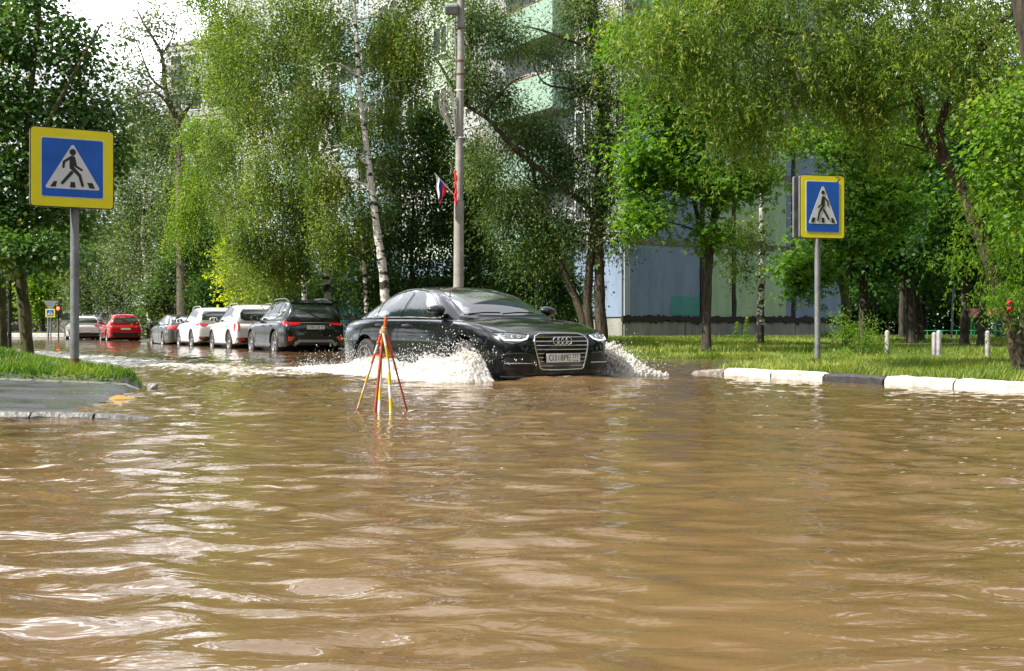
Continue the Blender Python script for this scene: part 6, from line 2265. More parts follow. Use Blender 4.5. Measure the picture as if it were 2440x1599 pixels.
# 2 half bare tree against the sky
t = Tree('sparse_tree', B(440, 58), 'half bare tree with crooked limbs against the pale sky', None, 3)
t.stem([B(440, 58), at(432, 560, 58), at(430, 400, 58), at(425, 280, 58)], .34, .2)
t.stem([at(425, 290, 58), at(395, 215, 58), at(385, 130, 58), at(345, 60, 58), at(325, 20, 58)], .17, .03, 7)
t.stem([at(395, 215, 58), at(360, 185, 58), at(330, 110, 57), at(305, 60, 57)], .08, .02, 6)
t.stem([at(425, 285, 58), at(380, 225, 57), at(340, 222, 57), at(310, 240, 57)], .10, .03, 6)
t.stem([at(385, 130, 58), at(410, 90, 58), at(420, 30, 58)], .06, .02, 6)
t.stem([at(425, 290, 58), at(465, 230, 58), at(475, 180, 58)], .12, .03, 6)
el = [E3(330, 70, 58, 45, 60, w=.28), E3(400, 60, 58, 45, 50, w=.25), E3(310, 200, 58, 50, 60, w=.7), E3(350, 260, 58, 60, 40, w=.8), E3(460, 210, 58, 60, 40, w=.7), E3(420, 160, 58, 50, 40, w=.25)]
C, E = t.clumps(el, 30); t.branch_net(C, .6, None, .012); t.finish_trunk(B_GREY); t.broad(C, E, 70, .5, .8, .16, L_OLIVE)

# 3 grey-green willows and others beyond the parked cars
defs = [(360, 66, 'silvery tree with a thin leaning pale trunk between the red crossover and the charcoal sedan', L_OLIVE, B_BIRCH, [(340, 450, 67, 90, 110), (330, 600, 67, 90, 90), (430, 480, 64, 70, 130), (470, 620, 62, 60, 70), (380, 330, 67, 80, 70), (420, 690, 62, 60, 45)]),
        (215, 93, 'broad willow with a thick dark trunk behind the pale crossover', L_OLIVE, B_DARK, [(235, 620, 93, 80, 90), (230, 480, 93, 90, 110), (170, 560, 95, 60, 80), (270, 700, 92, 60, 45), (300, 380, 93, 70, 70), (200, 700, 93, 30, 40)]),
        (150, 113, 'yellowing tree beyond the near sign pole', L_FARY, B_DARK, [(150, 620, 113, 55, 70), (135, 690, 113, 40, 40), (180, 560, 114, 40, 50)])]
for i, (x, D, lab, lm, bk_, es) in enumerate(defs):
    t = Tree('willow_tree', B(x, D), lab, None, 10+i)
    t.stem([B(x, D), at(x-8, 660, D), at(x-20, 560, D), at(x-10, 420, D)], .3 if i else .2, .08)
    el = [E3(*e) for e in es]
    C, E = t.clumps(el, 85); t.branch_net(C, .12, el); t.finish_trunk(bk_); t.broad(C, E, 80, .58, .8, .17, lm, wl=.65)
# darker dense tree right of it
t = Tree('lilac_tree', B(420, 60), 'dense mid green tree behind the white crossover', None, 15)
t.stem([B(420, 60), at(425, 650, 60), at(430, 560, 60)], .2, .08)
el = [E3(430, 640, 60, 60, 80), E3(480, 560, 58, 50, 70), E3(400, 715, 61, 70, 35), E3(500, 690, 57, 40, 50)]
C, E = t.clumps(el, 60); t.branch_net(C, .1, el); t.finish_trunk(B_DARK); t.broad(C, E, 60, .42, .7, .15, L_ROWAN)

# far trees closing the street
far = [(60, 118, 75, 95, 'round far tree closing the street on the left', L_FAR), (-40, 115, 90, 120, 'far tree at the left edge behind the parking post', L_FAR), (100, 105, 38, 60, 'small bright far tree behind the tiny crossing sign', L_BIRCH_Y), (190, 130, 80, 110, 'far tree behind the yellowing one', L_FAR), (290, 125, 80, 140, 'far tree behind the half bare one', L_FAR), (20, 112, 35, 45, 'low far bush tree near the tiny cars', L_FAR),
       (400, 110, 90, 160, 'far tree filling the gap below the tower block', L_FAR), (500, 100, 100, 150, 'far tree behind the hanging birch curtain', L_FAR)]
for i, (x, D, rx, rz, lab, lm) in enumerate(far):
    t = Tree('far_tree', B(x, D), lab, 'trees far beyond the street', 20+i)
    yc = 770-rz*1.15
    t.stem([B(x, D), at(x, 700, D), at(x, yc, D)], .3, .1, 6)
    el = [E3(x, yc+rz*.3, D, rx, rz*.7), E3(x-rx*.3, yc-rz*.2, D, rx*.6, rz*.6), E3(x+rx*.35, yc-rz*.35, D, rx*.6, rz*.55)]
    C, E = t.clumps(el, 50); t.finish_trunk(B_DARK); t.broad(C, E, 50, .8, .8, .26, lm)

# 4 birches with hanging curtains
def birch(base, D, path, r0, els, lab, seed, per=46, str_=7, ln=1.5, lm=L_BIRCH, L=.058, step=.055, extra=None, group=GB, frac=.25):
    t = Tree('birch_tree', base, lab, group, seed)
    t.stem([base] + [at(x, y, D) for x, y in path], r0, .03, 10)
    if extra:
        for pth, a, b in extra: t.stem([at(x, y, D+dd) for x, y, dd in pth], a, b, 6)
    el = [E3(*e[:5], w=e[5] if len(e) > 5 else 1) for e in els]
    C, E = t.clumps(el, per*.68); t.branch_net(C, frac, el, .008); t.finish_trunk(B_BIRCH)
    t.strands(C, int(str_*1.5), ln*.62, step, L*1.15, lm, wl=.75, start=.28, spread=.34, tvar=.32)
    t.broad(C, E, 110, .27, .8, L*1.2, lm, False, .7, .75, tvar=.32)
    return t

birch(B(930, 31), 31, [(922, 760), (912, 640), (900, 560), (888, 470), (872, 340), (858, 230), (850, 100), (842, -50), (840, -300)], .150,
      [(940, 60, 32.3, 80, 80, .7), (790, 110, 32.3, 80, 90, .8), (760, 260, 31, 60, 80, .8), (700, 60, 31, 100, 100), (970, 180, 32, 50, 50, .6), (905, 150, 33, 45, 90, .6), (930, 300, 34, 50, 50, .5), (770, 420, 31, 60, 70, .7), (870, 330, 33, 45, 50, .3), (820, -150, 31, 180, 130), (620, 150, 31, 90, 90), (1000, -60, 31, 110, 110, .8), (990, 110, 31.5, 45, 70, .6)],
      'tall birch with a bright white leaning trunk left of the lamp pole', 31, 48, 7, 1.3,
      extra=[([(850, 180, 0), (800, 150, -.4), (760, 170, -.8)], .04, .012), ([(862, 260, 0), (930, 200, .3), (980, 190, .3)], .035, .01), ([(880, 400, 0), (830, 350, -.3), (780, 350, -.6)], .03, .01)])
birch(B(876, 33.5), 33.5, [(874, 740), (868, 640), (862, 540), (855, 430), (850, 300)], .085,
      [(850, 480, 33, 70, 70, .6), (800, 560, 33, 60, 60, .7), (850, 300, 34, 70, 90, .6)], 'slender second birch just left of the white leaning one', 32, 40, 6, 1.2)
birch(B(790, 35), 35, [(785, 740), (775, 640), (762, 540), (750, 420), (742, 300), (735, 150), (730, -60)], .15,
      [(700, 300, 34.5, 90, 90), (640, 420, 34, 90, 90), (720, 500, 34.5, 80, 80), (620, 560, 34, 80, 70), (700, 620, 35, 70, 60), (600, 260, 35, 80, 90), (740, 100, 35, 100, 100, .7), (680, -120, 35, 150, 140), (720, -420, 36, 150, 170), (900, -520, 36, 130, 150), (560, 60, 35, 90, 90, .8)],
      'full birch with a dark patched trunk behind the black crossover', 33, 50, 7, 1.5)
birch(B(727, 38.5), 38.5, [(726, 740), (722, 640), (715, 560), (700, 400)], .13,
      [(560, 480, 40, 80, 100), (540, 350, 40, 80, 90), (600, 640, 42, 70, 50, .7), (660, 690, 41, 60, 40, .6)], 'shorter birch with a dark trunk beside the patched one', 34, 46, 7, 1.6)
birch(B(590, 47), 47, [(585, 640), (570, 480), (540, 300), (520, 120), (510, -60)], .16,
      [(490, 340, 46.5, 50, 60), (530, 200, 46.5, 60, 100), (530, 90, 46.5, 60, 110, .8), (480, -30, 46.5, 60, 60, .8), (560, 130, 46.5, 80, 110), (470, 440, 46.5, 45, 70), (540, -120, 47, 130, 120), (440, 520, 46, 40, 30, .5), (520, -300, 47, 150, 120), (560, -520, 47, 120, 110)],
      'birch with long bright green hanging curtains at the edge of the pale sky', 35, 40, 7, 1.9, L_BIRCH_Y, .07, .075)

# 5 yellow green maple bush
t = Tree('young_maple', B(590, 46), 'low yellow green maple glowing above the white parked cars', None, 40)
t.stem([B(590, 46), at(592, 720, 46), at(590, 660, 46)], .06, .03, 6)
el = [E3(570, 645, 46, 55, 35), E3(640, 675, 45, 65, 28), E3(600, 702, 46, 60, 22), E3(545, 600, 46, 30, 30, w=.4), E3(700, 690, 44, 40, 20, w=.5)]
C, E = t.clumps(el, 32); t.branch_net(C, .2, el); t.finish_trunk(B_GREY); t.broad(C, E, 44, .30, .5, .14, L_YEL, True)

# 6 dark rowans and shrubs behind the sedan and the lamp pole
defs = [(985, 34.5, 'dense rowan left of the lamp pole', [(960, 420, 34, 80, 90), (900, 560, 34, 70, 90), (1000, 560, 34.5, 70, 90), (1040, 400, 34, 50, 100), (960, 690, 35, 90, 50), (1020, 300, 34.5, 40, 60), (880, 690, 34.5, 60, 60)], L_ROWAN),
        (1130, 35, 'dense dark green tree just right of the lamp pole', [(1130, 560, 35, 70, 100), (1130, 420, 35, 55, 90), (1180, 680, 35, 90, 60), (1080, 680, 34.5, 60, 60), (1090, 520, 34.5, 50, 80)], L_ROWAN),
        (1260, 33, 'low dark tree behind the roof of the sedan', [(1250, 640, 32.5, 80, 70), (1330, 700, 32, 50, 60), (1220, 740, 33, 90, 40), (1290, 560, 33, 50, 50, .7)], L_ROWAN),
        (800, 41, 'dark shrubbery between the birches and the teal kiosk', [(800, 690, 41, 90, 60), (700, 720, 42, 80, 45), (820, 600, 42, 60, 60)], L_MAPLE_D)]
for i, (x, D, lab, es, lm) in enumerate(defs):
    t = Tree('rowan_tree', B(x, D), lab, None, 50+i)
    t.stem([B(x, D), at(x+5, 720, D), at(x-5, 620, D), at(x, 480, D)], .14, .04)
    t.stem([B(x+14, D), at(x+30, 700, D), at(x+40, 600, D)], .09, .03)
    el = [E3(*e[:5], w=e[5] if len(e) > 5 else 1) for e in es]
    C, E = t.clumps(el, 46); t.branch_net(C, .2, el); t.finish_trunk(B_DARK); t.broad(C, E, 90, .34, .8, .115, lm, droop=.7, wl=.55, tvar=.28)
t = Tree('thuja_tree', B(1140, 38), 'narrow browning thuja rising beside the lamp pole', None, 56)
t.stem([B(1140, 38), at(1140, 500, 38), at(1138, 320, 38)], .12, .03)
el = [E3(1138, 380, 38, 28, 70), E3(1140, 500, 38, 40, 80), E3(1140, 620, 38, 45, 80)]
C, E = t.clumps(el, 60); t.finish_trunk(B_DARK); t.broad(C, E, 60, .22, 1, .08, leaf_mat('thuja_leaves', (.05, .07, .012), (.12, .11, .02), (.34, .17, .03), .3, .6, .6), wl=.4)
t = Tree('bright_bush', B(1385, 34), 'bright green bush behind the foot of the leaning tree', None, 57, 'bush')
t.stem([B(1385, 34), at(1385, 760, 34)], .03, .02, 5)
el = [E3(1375, 745, 34, 40, 40), E3(1340, 765, 34, 30, 25), E3(1395, 700, 34.5, 20, 20, w=.4)]
C, E = t.clumps(el, 30); t.finish_trunk(B_GREY); t.broad(C, E, 40, .22, .8, .085, L_LIME)

# 7 the leaning willow group
t = Tree('leaning_willow', B(1425, 30.0), 'large dark willow with several trunks, one long limb leaning left past the lamp pole', None, 60)
D = 30.0
t.stem([B(1440, D), at(1430, 740, D), at(1428, 640, D), at(1425, 520, D), at(1428, 400, D), at(1432, 280, D), at(1430, 150, D), at(1418, 0, D), at(1415, -250, D)], .165, .05, 12)
t.stem([B(1415, D-.1), at(1400, 740, D), at(1405, 640, D), at(1412, 560, D), at(1405, 500, D), at(1320, 430, D-.3), at(1232, 360, D-.6), at(1170, 290, D-.9), at(1105, 245, D-1), at(1075, 200, D-1), at(1040, 140, D-1)], .135, .03, 10)
t.stem([B(1405, D), at(1385, 750, D), at(1345, 650, D+.2), at(1300, 530, D+.4), at(1270, 410, D+.6), at(1240, 300, D+.6)], .12, .03, 8)
t.stem([at(1425, 560, D), at(1452, 420, D+.3), at(1445, 280, D+.3), at(1415, 140, D+.3), at(1400, -80, D+.3)], .14, .04, 8)
t.stem([at(1105, 245, D-1), at(1118, 130, D-1), at(1125, 20, D-1)], .09, .03, 7)
t.stem([at(1150, 275, D-1), at(1215, 200, D-1.2), at(1260, 180, D-1.3)], .05, .012, 6)
t.stem([at(1430, 130, D), at(1380, 105, D-.3), at(1300, 75, D-.5), at(1240, 60, D-.5)], .06, .015, 6)
t.stem([at(1430, 240, D), at(1380, 215, D-.3), at(1300, 200, D-.5), at(1270, 150, D-.5)], .05, .012, 6)
el = [E3(1130, 60, D-1, 60, 70), E3(1110, 180, D-1, 45, 60, w=.7), E3(1210, 90, D-.6, 50, 50, w=.5), E3(1170, 230, D-.6, 50, 50, w=.6), E3(1290, 330, D, 60, 45, w=.8), E3(1230, 300, D, 50, 60, w=.7), E3(1390, 30, D, 60, 70, w=.9), E3(1390, 200, D, 50, 60, w=.8), E3(1440, 330, D, 60, 60), E3(1460, 120, D, 60, 80, w=.9),
      E3(1340, 400, D+.3, 60, 45, w=.8), E3(1430, 450, D, 60, 50, w=.9), E3(1260, 470, D+.3, 60, 60, w=.9), E3(1370, 560, D+.3, 60, 55, w=.8), E3(1280, 590, D+.3, 50, 45, w=.7), E3(1300, 120, D+.2, 70, 30, w=.4), E3(1150, 400, D+.2, 60, 60, w=.6), E3(1200, 520, D+.4, 50, 50, w=.6), E3(1470, 560, D, 30, 60, w=.5), E3(1400, -150, D, 160, 110, w=1.2), E3(1180, -80, D, 90, 60, w=.8), E3(1460, 230, D, 45, 50, w=.6)]
C, E = t.clumps(el, 46); t.branch_net(C, .35, el, .008); t.finish_trunk(B_WILLOW)
t.broad(C, E, 120, .30, .9, .10, L_FINE, droop=.6, wl=.34, tvar=.25)

# 8 maples before the wall
def maple(base, D, stems, els, lab, seed, lm=L_MAPLE, per=30, n=42, L=.125, bk_=B_DARK, lobed=True, group=GM, rad=.27, name='maple_tree', frac=.35):
    t = Tree(name, base, lab, group, seed)
    for k, (pth, a, b) in enumerate(stems):
        P = [at(q[0], q[1], D + (q[2] if len(q) > 2 else 0)) for q in pth]
        if k == 0: P = [base] + P
        t.stem(P, a, b, 9)
    el = [E3(*e[:5], w=e[5] if len(e) > 5 else 1) for e in els]
    C, E = t.clumps(el, per); t.branch_net(C, frac, el); t.finish_trunk(bk_)
    t.broad(C, E, int(n*1.3), rad*1.08, .42, L, lm, lobed, .45, .85)
    return t

maple(B(1683, 27.0), 27.0, [([(1686, 700), (1692, 600), (1700, 530), (1712, 420), (1715, 300), (1700, 180), (1690, 40)], .115, .03), ([(1690, 620), (1668, 540), (1655, 480), (1640, 380), (1620, 280)], .08, .02), ([(1700, 540), (1740, 440), (1770, 360), (1790, 320)], .04, .01)],
      [(1620, 330, 26.6, 70, 55), (1720, 280, 27, 70, 60), (1570, 430, 26.6, 65, 50), (1690, 440, 26.6, 80, 55), (1790, 430, 27, 60, 55, .8), (1560, 250, 26.8, 60, 60), (1780, 300, 27.4, 60, 55, .8), (1660, 180, 27, 80, 60), (1535, 520, 26.2, 45, 45, .6), (1610, 90, 27, 80, 60, .9), (1520, 380, 26.2, 40, 50, .6), (1700, 560, 26.6, 50, 25, .35), (1500, 90, 26.6, 45, 60, .7), (1650, -80, 27, 140, 100)],
      'forked maple in full leaf before the blue and green wall', 70)
t = birch(B(1812, 34), 34, [(1812, 760), (1816, 640), (1815, 560), (1816, 470), (1824, 400), (1832, 330), (1840, 220), (1845, 60)], .125,
      [(1800, 560, 33.5, 30, 50, .5), (1745, 560, 33.5, 35, 35, .5), (1760, 640, 33.5, 30, 35, .35), (1850, 300, 34, 90, 80, .7), (1840, 120, 34, 90, 90, .7)],
      'birch with a dark scarred trunk standing close to the green wall', 71, 24, 5, .8, L_BIRCH, .06, .07)
maple(B(2018, 30.5), 30.5, [([(2018, 780), (2012, 700), (2000, 640), (2003, 560), (2010, 470), (2020, 350), (2030, 200)], .15, .03), ([(2008, 690), (1985, 640), (1970, 560), (1965, 480)], .035, .012), ([(2012, 680), (2035, 600), (2050, 520)], .05, .02)],
      [(1940, 640, 29.8, 50, 28, .7), (1910, 670, 29.6, 30, 25, .4), (1890, 640, 29.6, 25, 20, .3), (2060, 560, 30, 50, 45), (1990, 460, 30.2, 70, 50), (2080, 450, 30.5, 60, 50), (2030, 340, 30.5, 80, 60), (2140, 500, 30, 50, 45, .8), (2130, 360, 30.5, 60, 60, .8), (1930, 330, 31, 60, 50, .6), (2050, 200, 31, 100, 80), (1960, 560, 30, 40, 30, .5)],
      'maple with a mossy trunk and low leafy branches right behind the slim signpost', 72, bk_=B_MOSS)
# deeper park trees
deep = [(2058, 37, 'dark trunk deep in the shade next to the mossy maple', [(2060, 480, 37, 70, 70), (2010, 620, 37, 50, 40), (2090, 620, 37, 60, 40, .6), (2060, 330, 37, 90, 80), (2080, 150, 37, 110, 100), (2060, -80, 37, 120, 120)], .19, 0),
        (2172, 36, 'dark leaning trunk left of the bollards', [(2170, 470, 36, 80, 70), (2120, 590, 36, 60, 40, .8), (2210, 580, 36, 60, 50, .8), (2180, 330, 36, 90, 80), (2200, 130, 36, 110, 100), (2240, -100, 36, 120, 120)], .17, -14),
        (2196, 37.5, 'second dark trunk leaning the other way behind it', [(2200, 500, 38, 70, 60), (2230, 650, 38, 50, 30, .5)], .13, -26),
        (2148, 41, 'thin far trunk in the middle of the park', [(2150, 560, 41, 80, 80), (2100, 680, 42, 60, 40, .6)], .12, 4),
        (2298, 33.5, 'straight brownish trunk between the bollards and the playhouse', [(2290, 460, 33.5, 80, 70), (2240, 560, 33.5, 60, 50, .8), (2340, 570, 33.5, 60, 50, .8), (2300, 330, 34, 90, 80), (2350, 130, 34, 110, 100), (2420, -80, 34, 120, 120)], .15, 2),
        (2340, 32.5, 'dark trunk standing in front of the playhouse', [(2350, 500, 32.5, 70, 70), (2390, 620, 33, 60, 50, .8), (2370, 350, 33, 90, 90)], .16, 6),
        (2440, 36, 'dark tree in the shade at the right edge', [(2430, 600, 36, 60, 80), (2440, 400, 36, 80, 120)], .2, 0)]
for i, (x, D, lab, es, r0, lean) in enumerate(deep):
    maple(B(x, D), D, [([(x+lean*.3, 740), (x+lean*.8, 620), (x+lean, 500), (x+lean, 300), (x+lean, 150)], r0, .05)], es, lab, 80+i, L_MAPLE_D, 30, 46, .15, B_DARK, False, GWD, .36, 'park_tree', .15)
# far wood behind the park
for i, (x, D, rx, y0, rz) in enumerate([(1960, 62, 110, 420, 300), (2080, 58, 120, 430, 320), (2200, 64, 120, 420, 320), (2320, 60, 120, 430, 320), (2440, 63, 130, 420, 320), (2580, 55, 140, 380, 340), (2140, 75, 160, 600, 180), (2330, 76, 160, 600, 180)]):
    labs_ = ['background tree past the end of the blue wall', 'background tree behind the mossy maple', 'background tree above the bollards', 'background tree behind the playhouse', 'background tree at the far right behind the playground', 'background tree just past the right edge', 'low dense thicket behind the green pipe fence', 'low dense thicket behind the playhouse']
    t = Tree('background_tree', B(x, D), labs_[i], 'background trees of the park', 100+i)
    t.stem([B(x, D), at(x, 600, D), at(x, 300, D)], .22, .08, 7)
    el = [E3(x, y0, D, rx, rz*.55), E3(x-20, y0+rz*.55, D, rx*.9, rz*.35), E3(x+20, y0-rz*.4, D, rx*.9, rz*.5)]
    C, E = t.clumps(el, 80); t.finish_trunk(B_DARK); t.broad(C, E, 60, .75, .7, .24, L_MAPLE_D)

def thicket(name, x0, x1, D, y0, lm, lab, seed, n=60000, dep=4.0):
    r = np.random.default_rng(seed)
    a, b = at(x0, 784, D), at(x1, 784, D)
    u = r.random(n); H = (784-y0)/F_PX*D + .6
    X = a.x + (b.x-a.x)*u
    hh = H*(.75 + .6*fbm(X*.35, X*0+seed, seed)*2)
    z = hh*(1-r.random(n)**1.3*1.0)
    P = np.stack([X, D + dep*(r.random(n)-.5) + r.normal(0, .2, n), z], 1)
    k = fbm(P[:, 0]*1.2, P[:, 2]*1.2, seed+2, 3)
    P = P[k > -.16]; n = len(P)
    t = np.clip(.45 + 1.5*fbm(P[:, 0]*.8, P[:, 2]*.8, seed+5) + r.normal(0, .15, n), 0, 1)
    o = leaves_mesh(name, P, unit(r.normal(0, 1, (n, 3))), unit(r.normal(0, 1, (n, 3))+[0, 0, .6]), .26*(.6+.7*r.random(n)), .2*(.6+.7*r.random(n)), t, lm, None)
    tag(o, lab, 'undergrowth', None, 'stuff')
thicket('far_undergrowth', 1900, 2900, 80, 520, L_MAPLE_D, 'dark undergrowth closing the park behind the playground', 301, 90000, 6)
thicket('street_undergrowth', 460, 1000, 60, 640, L_ROWAN, 'undergrowth in the gap behind the row of parked cars', 302, 60000, 3)
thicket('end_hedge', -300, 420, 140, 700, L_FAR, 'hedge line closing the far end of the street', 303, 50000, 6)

# 9 the big willow on the right
t = Tree('big_willow', B(2436, 13.4), 'near willow with a furrowed leaning trunk whose olive foliage hangs over the right half', None, 120)
D = 13.4
t.stem([B(2440, D), at(2424, 830, D), at(2412, 780, D), at(2388, 720, D), at(2368, 650, D), at(2345, 590, D), at(2318, 520, D), at(2290, 450, D+.1), at(2262, 400, D+.1), at(2205, 330, D+.2), at(2192, 270, D+.2), at(2180, 215, D+.2), at(2140, 180, D+.3)], .105, .045, 12)
t.stem([at(2268, 410, D+.1), at(2240, 330, D+.1), at(2250, 265, D), at(2290, 200, D-.1), at(2330, 130, D-.2), at(2370, 70, D-.3), at(2420, 20, D-.3)], .055, .035, 8)
t.stem([at(2335, 120, D-.2), at(2300, 60, D-.2), at(2240, 40, D-.4)], .025, .01, 6)
t.stem([at(2150, 185, D+.3), at(2080, 150, D+.2), at(2000, 90, D+.1), at(1900, 80, D), at(1760, 60, D)], .05, .012, 7)
t.stem([at(2180, 240, D+.2), at(2100, 260, D+.5), at(1980, 240, D+.6)], .03, .01, 6)
el = [E3(1590, 70, D, 60, 60, w=.8), E3(1680, 110, D, 80, 70), E3(1790, 60, D, 90, 70), E3(1820, 200, D+.2, 90, 60), E3(1720, 230, D, 60, 60, w=.7), E3(1930, 130, D, 90, 80), E3(1990, 200, D+.4, 80, 45), E3(1800, 290, D+.2, 50, 30, w=.5), E3(2060, 100, D, 90, 80), E3(2070, 240, D+.3, 70, 50), E3(2170, 90, D-.2, 90, 80), E3(2290, 60, D-.3, 90, 70), E3(2330, 200, D-.3, 70, 50, w=.6), E3(2400, 150, D-.4, 60, 100, w=.8),
      E3(2310, 20, D+.4, 140, 50), E3(2020, 10, D+.4, 140, 60), E3(1750, -10, D+.4, 110, 50, w=.7), E3(1530, 60, D+.6, 50, 60, w=.6), E3(1950, -380, D, 280, 240, w=2.4), E3(2350, -380, D, 260, 240, w=2.4), E3(1900, -780, D, 300, 200, w=2), E3(1900, -60, D, 200, 70, w=1.2), E3(2200, -80, D, 220, 80, w=1.2), E3(1640, -60, D, 110, 70, w=.7), E3(2120, 340, D+.3, 40, 30, w=.3), E3(1560, 160, D, 45, 60, w=.5), E3(1760, 330, D+.2, 45, 20, w=.3)]
C, E = t.clumps(el, 34); t.branch_net(C, .35, el, .006); t.finish_trunk(B_WILLOW)
t.strands(C, 8, .36, .024, .068, L_WILLOW, wl=.24, spread=.8, start=.17, tvar=.28)
el = [E3(2400, 560, D-.2, 40, 50), E3(2350, 470, D-.2, 50, 40, w=.6), E3(2300, 600, D-.2, 30, 30, w=.35), E3(2430, 690, D-.3, 40, 50, w=.6), E3(2360, 680, D-.3, 25, 30, w=.4)]
C, E = t.clumps(el, 22)
t.o = np.array(B(2436, 13.4))
t.strands(C, 8, .30, .022, .060, L_LIME, wl=.22, spread=1.0, start=.12)
t.root.children[-1].name = 'twigs'
# lime branch at the right edge
t = Tree('lime_tree', B(2620, 12.0), 'lime tree reaching in at the right edge with bright backlit leaves', None, 125)
D = 12.0
t.stem([B(2620, D), at(2600, 500, D), at(2560, 200, D), at(2540, -100, D)], .12, .05)
t.stem([at(2600, 520, D), at(2500, 430, D), at(2400, 380, D)], .03, .008, 6)
el = [E3(2420, 330, D, 60, 60), E3(2370, 260, D, 40, 40, w=.5), E3(2400, 430, D, 60, 40, w=.8), E3(2430, 240, D, 50, 50, w=.7), E3(2440, 520, D, 50, 60, w=.8), E3(2340, 400, D, 30, 25, w=.35), E3(2500, 150, D, 60, 120), E3(2560, 400, D, 80, 200)]
C, E = t.clumps(el, 20); t.branch_net(C, .5, el, .005); t.finish_trunk(B_GREY); t.broad(C, E, 30, .14, .6, .062, L_LIME, False, .8, .85)
# dark trunk top right
t = Tree('dark_tree', B(2520, 10.5), 'dark bare stem crossing the top right corner', None, 126)
t.stem([B(2520, 10.5), at(2500, 500, 10.5), at(2480, 250, 10.5), at(2440, 60, 10.5), at(2425, -60, 10.5), at(2415, -300, 10.5)], .10, .06)
el = [E3(2430, -330, 10.5, 160, 120)]
C, E = t.clumps(el, 50); t.branch_net(C, .3); t.finish_trunk(B_DARK); t.broad(C, E, 40, .2, .6, .07, L_WILLOW, wl=.3)

# 10 shrubs and weeds
t = Tree('willow_shrub', B(2045, 17.4), 'yellowish shrub growing at the foot of the mossy maple beside the sign pole', None, 130, 'bush')
D = 17.4
for (x, y) in ((2010, 770), (2050, 740), (2080, 780), (2095, 800), (2030, 800), (2000, 790)):
    t.stem([B(2045, D), at((2045+x)/2, (860+y)/2-5, D), at(x, y, D)], .008, .003, 4)
el = [E3(2020, 785, D, 20, 18), E3(2060, 810, D, 28, 20), E3(2090, 825, D, 30, 20), E3(2000, 760, D, 14, 14, w=.4), E3(2040, 835, D, 40, 14), E3(2075, 770, D, 15, 20, w=.35)]
C, E = t.clumps(el, 22); t.finish_trunk(B_GREY); t.broad(C, E, 20, .07, .8, .055, L_LIME, False, .4, .28)
for (x, D, h, lab) in ((1752, 38, .75, 'tall weed with yellow flower spike at the foot of the green panel'), (1776, 37.5, .9, 'taller yellow flowering weed beside the birch'), (1560, 27.8, .35, 'small green weed in the grass strip by the splash')):
    b = B(x, D)
    t = Tree('flowering_weed', b, lab, 'weeds by the wall', int(x), 'plant')
    t.stem([b, (b[0]+.02, b[1], b[2]+h*.6), (b[0]+.05, b[1], b[2]+h)], .012, .005, 4)
    z = t.r.random(160)**.8
    P = np.array(b) + np.stack([.05*z + t.r.normal(0, .09, 160)*(1.1-z), t.r.normal(0, .09, 160)*(1.1-z), h*z], 1)
    t.finish_trunk(B_MOSS)
    n_ = len(P)
    leaves_mesh('leaves', P-t.o, unit(t.r.normal(0, 1, (n_, 3))+[0, 0, .3]), unit(t.r.normal(0, 1, (n_, 3))), np.full(n_, .09), np.full(n_, .03), t.r.random(n_)*.6, L_LIME, t.root)
    P = np.array(b) + np.stack([.05 + t.r.normal(0, .02, 60), t.r.normal(0, .02, 60), h*(.75+.3*t.r.random(60))], 1)
    leaves_mesh('flower_spike', P-t.o, unit(t.r.normal(0, 1, (60, 3))), unit(t.r.normal(0, 1, (60, 3))), np.full(60, .035), np.full(60, .03), t.r.random(60)*.5+.5, L_YEL, t.root)
t = Tree('dark_shrub', B(1975, 41), 'round dark shrub against the grey plinth', None, 140, 'bush')
t.stem([B(1975, 41), at(1975, 805, 41)], .03, .02, 5)
el = [E3(1975, 812, 41, 22, 18)]
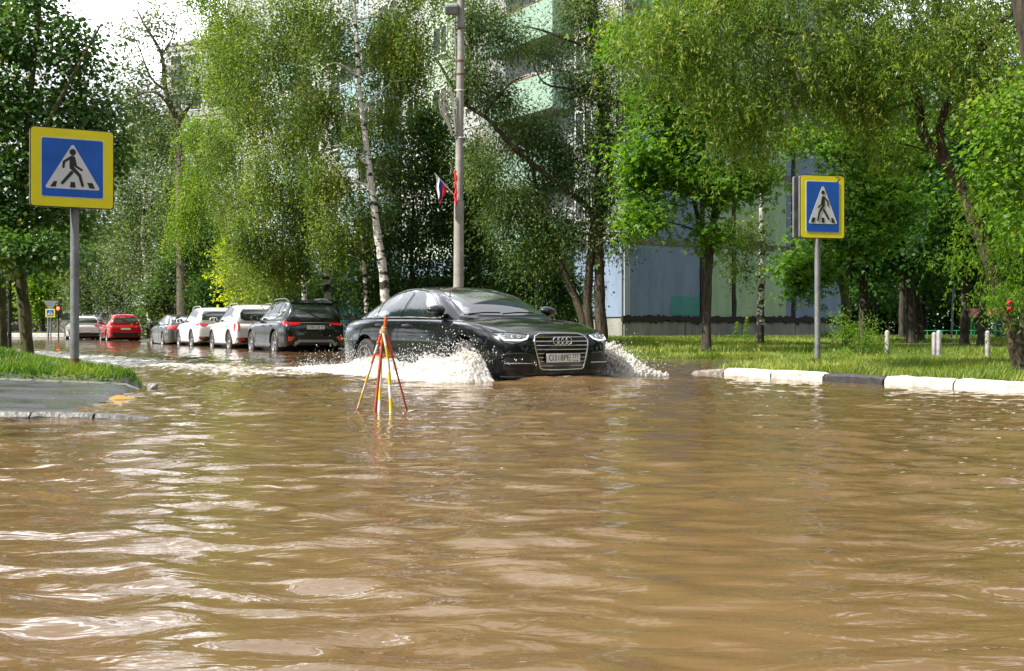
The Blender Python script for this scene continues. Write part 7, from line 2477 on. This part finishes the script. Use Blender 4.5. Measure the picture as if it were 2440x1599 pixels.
C, E = t.clumps(el, 30); t.finish_trunk(B_DARK); t.broad(C, E, 30, .12, .9, .08, L_MAPLE_D)

# wood and gardens all round the crossing, outside the photo
def ring_wood(name, az0, az1, R, H, lm, lab, seed, n):
    r = np.random.default_rng(seed)
    a = np.radians(az0 + (az1-az0)*r.random(n))
    rr = R + r.normal(0, 1.6, n)
    hh = H*(.72 + .7*fbm(a*R*.22, a*0+seed, seed)*2)
    P = np.stack([rr*np.sin(a), 10+rr*np.cos(a), hh*(1-r.random(n)**1.2)], 1)
    k = fbm(a*R*.35, P[:, 2]*.5, seed+2, 3)
    P = P[k > -.14]; n = len(P)
    t = np.clip(.45 + 1.4*fbm(P[:, 0]*.5+P[:, 1]*.5, P[:, 2]*.5, seed+5) + r.normal(0, .12, n), 0, 1)
    o = leaves_mesh(name, P, unit(r.normal(0, 1, (n, 3))), unit(r.normal(0, 1, (n, 3))+[0, 0, .6]), .55*(.6+.7*r.random(n)), .42*(.6+.7*r.random(n)), t, lm, None)
    tag(o, lab, 'wood', None, 'stuff')
ring_wood('side_wood', -150, -52, 27, 12, L_MAPLE_D, 'wood along the left side of the street outside the photo', 401, 42000)
ring_wood('back_wood', 110, 210, 34, 13, L_MAPLE_D, 'wood behind the photographer', 402, 42000)
ring_wood('right_wood', 50, 112, 32, 13, L_MAPLE_D, 'wood to the right of the photo', 403, 30000)

# 11 trees on the camera's side of the street, seen in the paint and the water
for i, (x, y, rr, hh) in enumerate([(-12, -5, 3.4, 9), (1.5, -14, 3.8, 10), (11, -7, 3.6, 10), (-14, 3.5, 3.2, 9), (-16.5, 11, 3.4, 9)]):
    t = Tree('street_tree', (x, y, -.2), 'tree standing outside the photo behind the photographer', 'trees behind the photographer', 150+i)
    t.stem([(x, y, -.2), (x+.2, y, 2.5), (x, y, 5), (x, y, 7)], .18, .05)
    el = [((x, y, hh*.62), (rr, rr, hh*.33), 1), ((x+1, y, hh*.4), (rr*.8, rr*.8, hh*.18), .6)]
    C, E = t.clumps(el, 130); t.finish_trunk(B_DARK); t.broad(C, E, 40, .5, .7, .2, L_MAPLE)
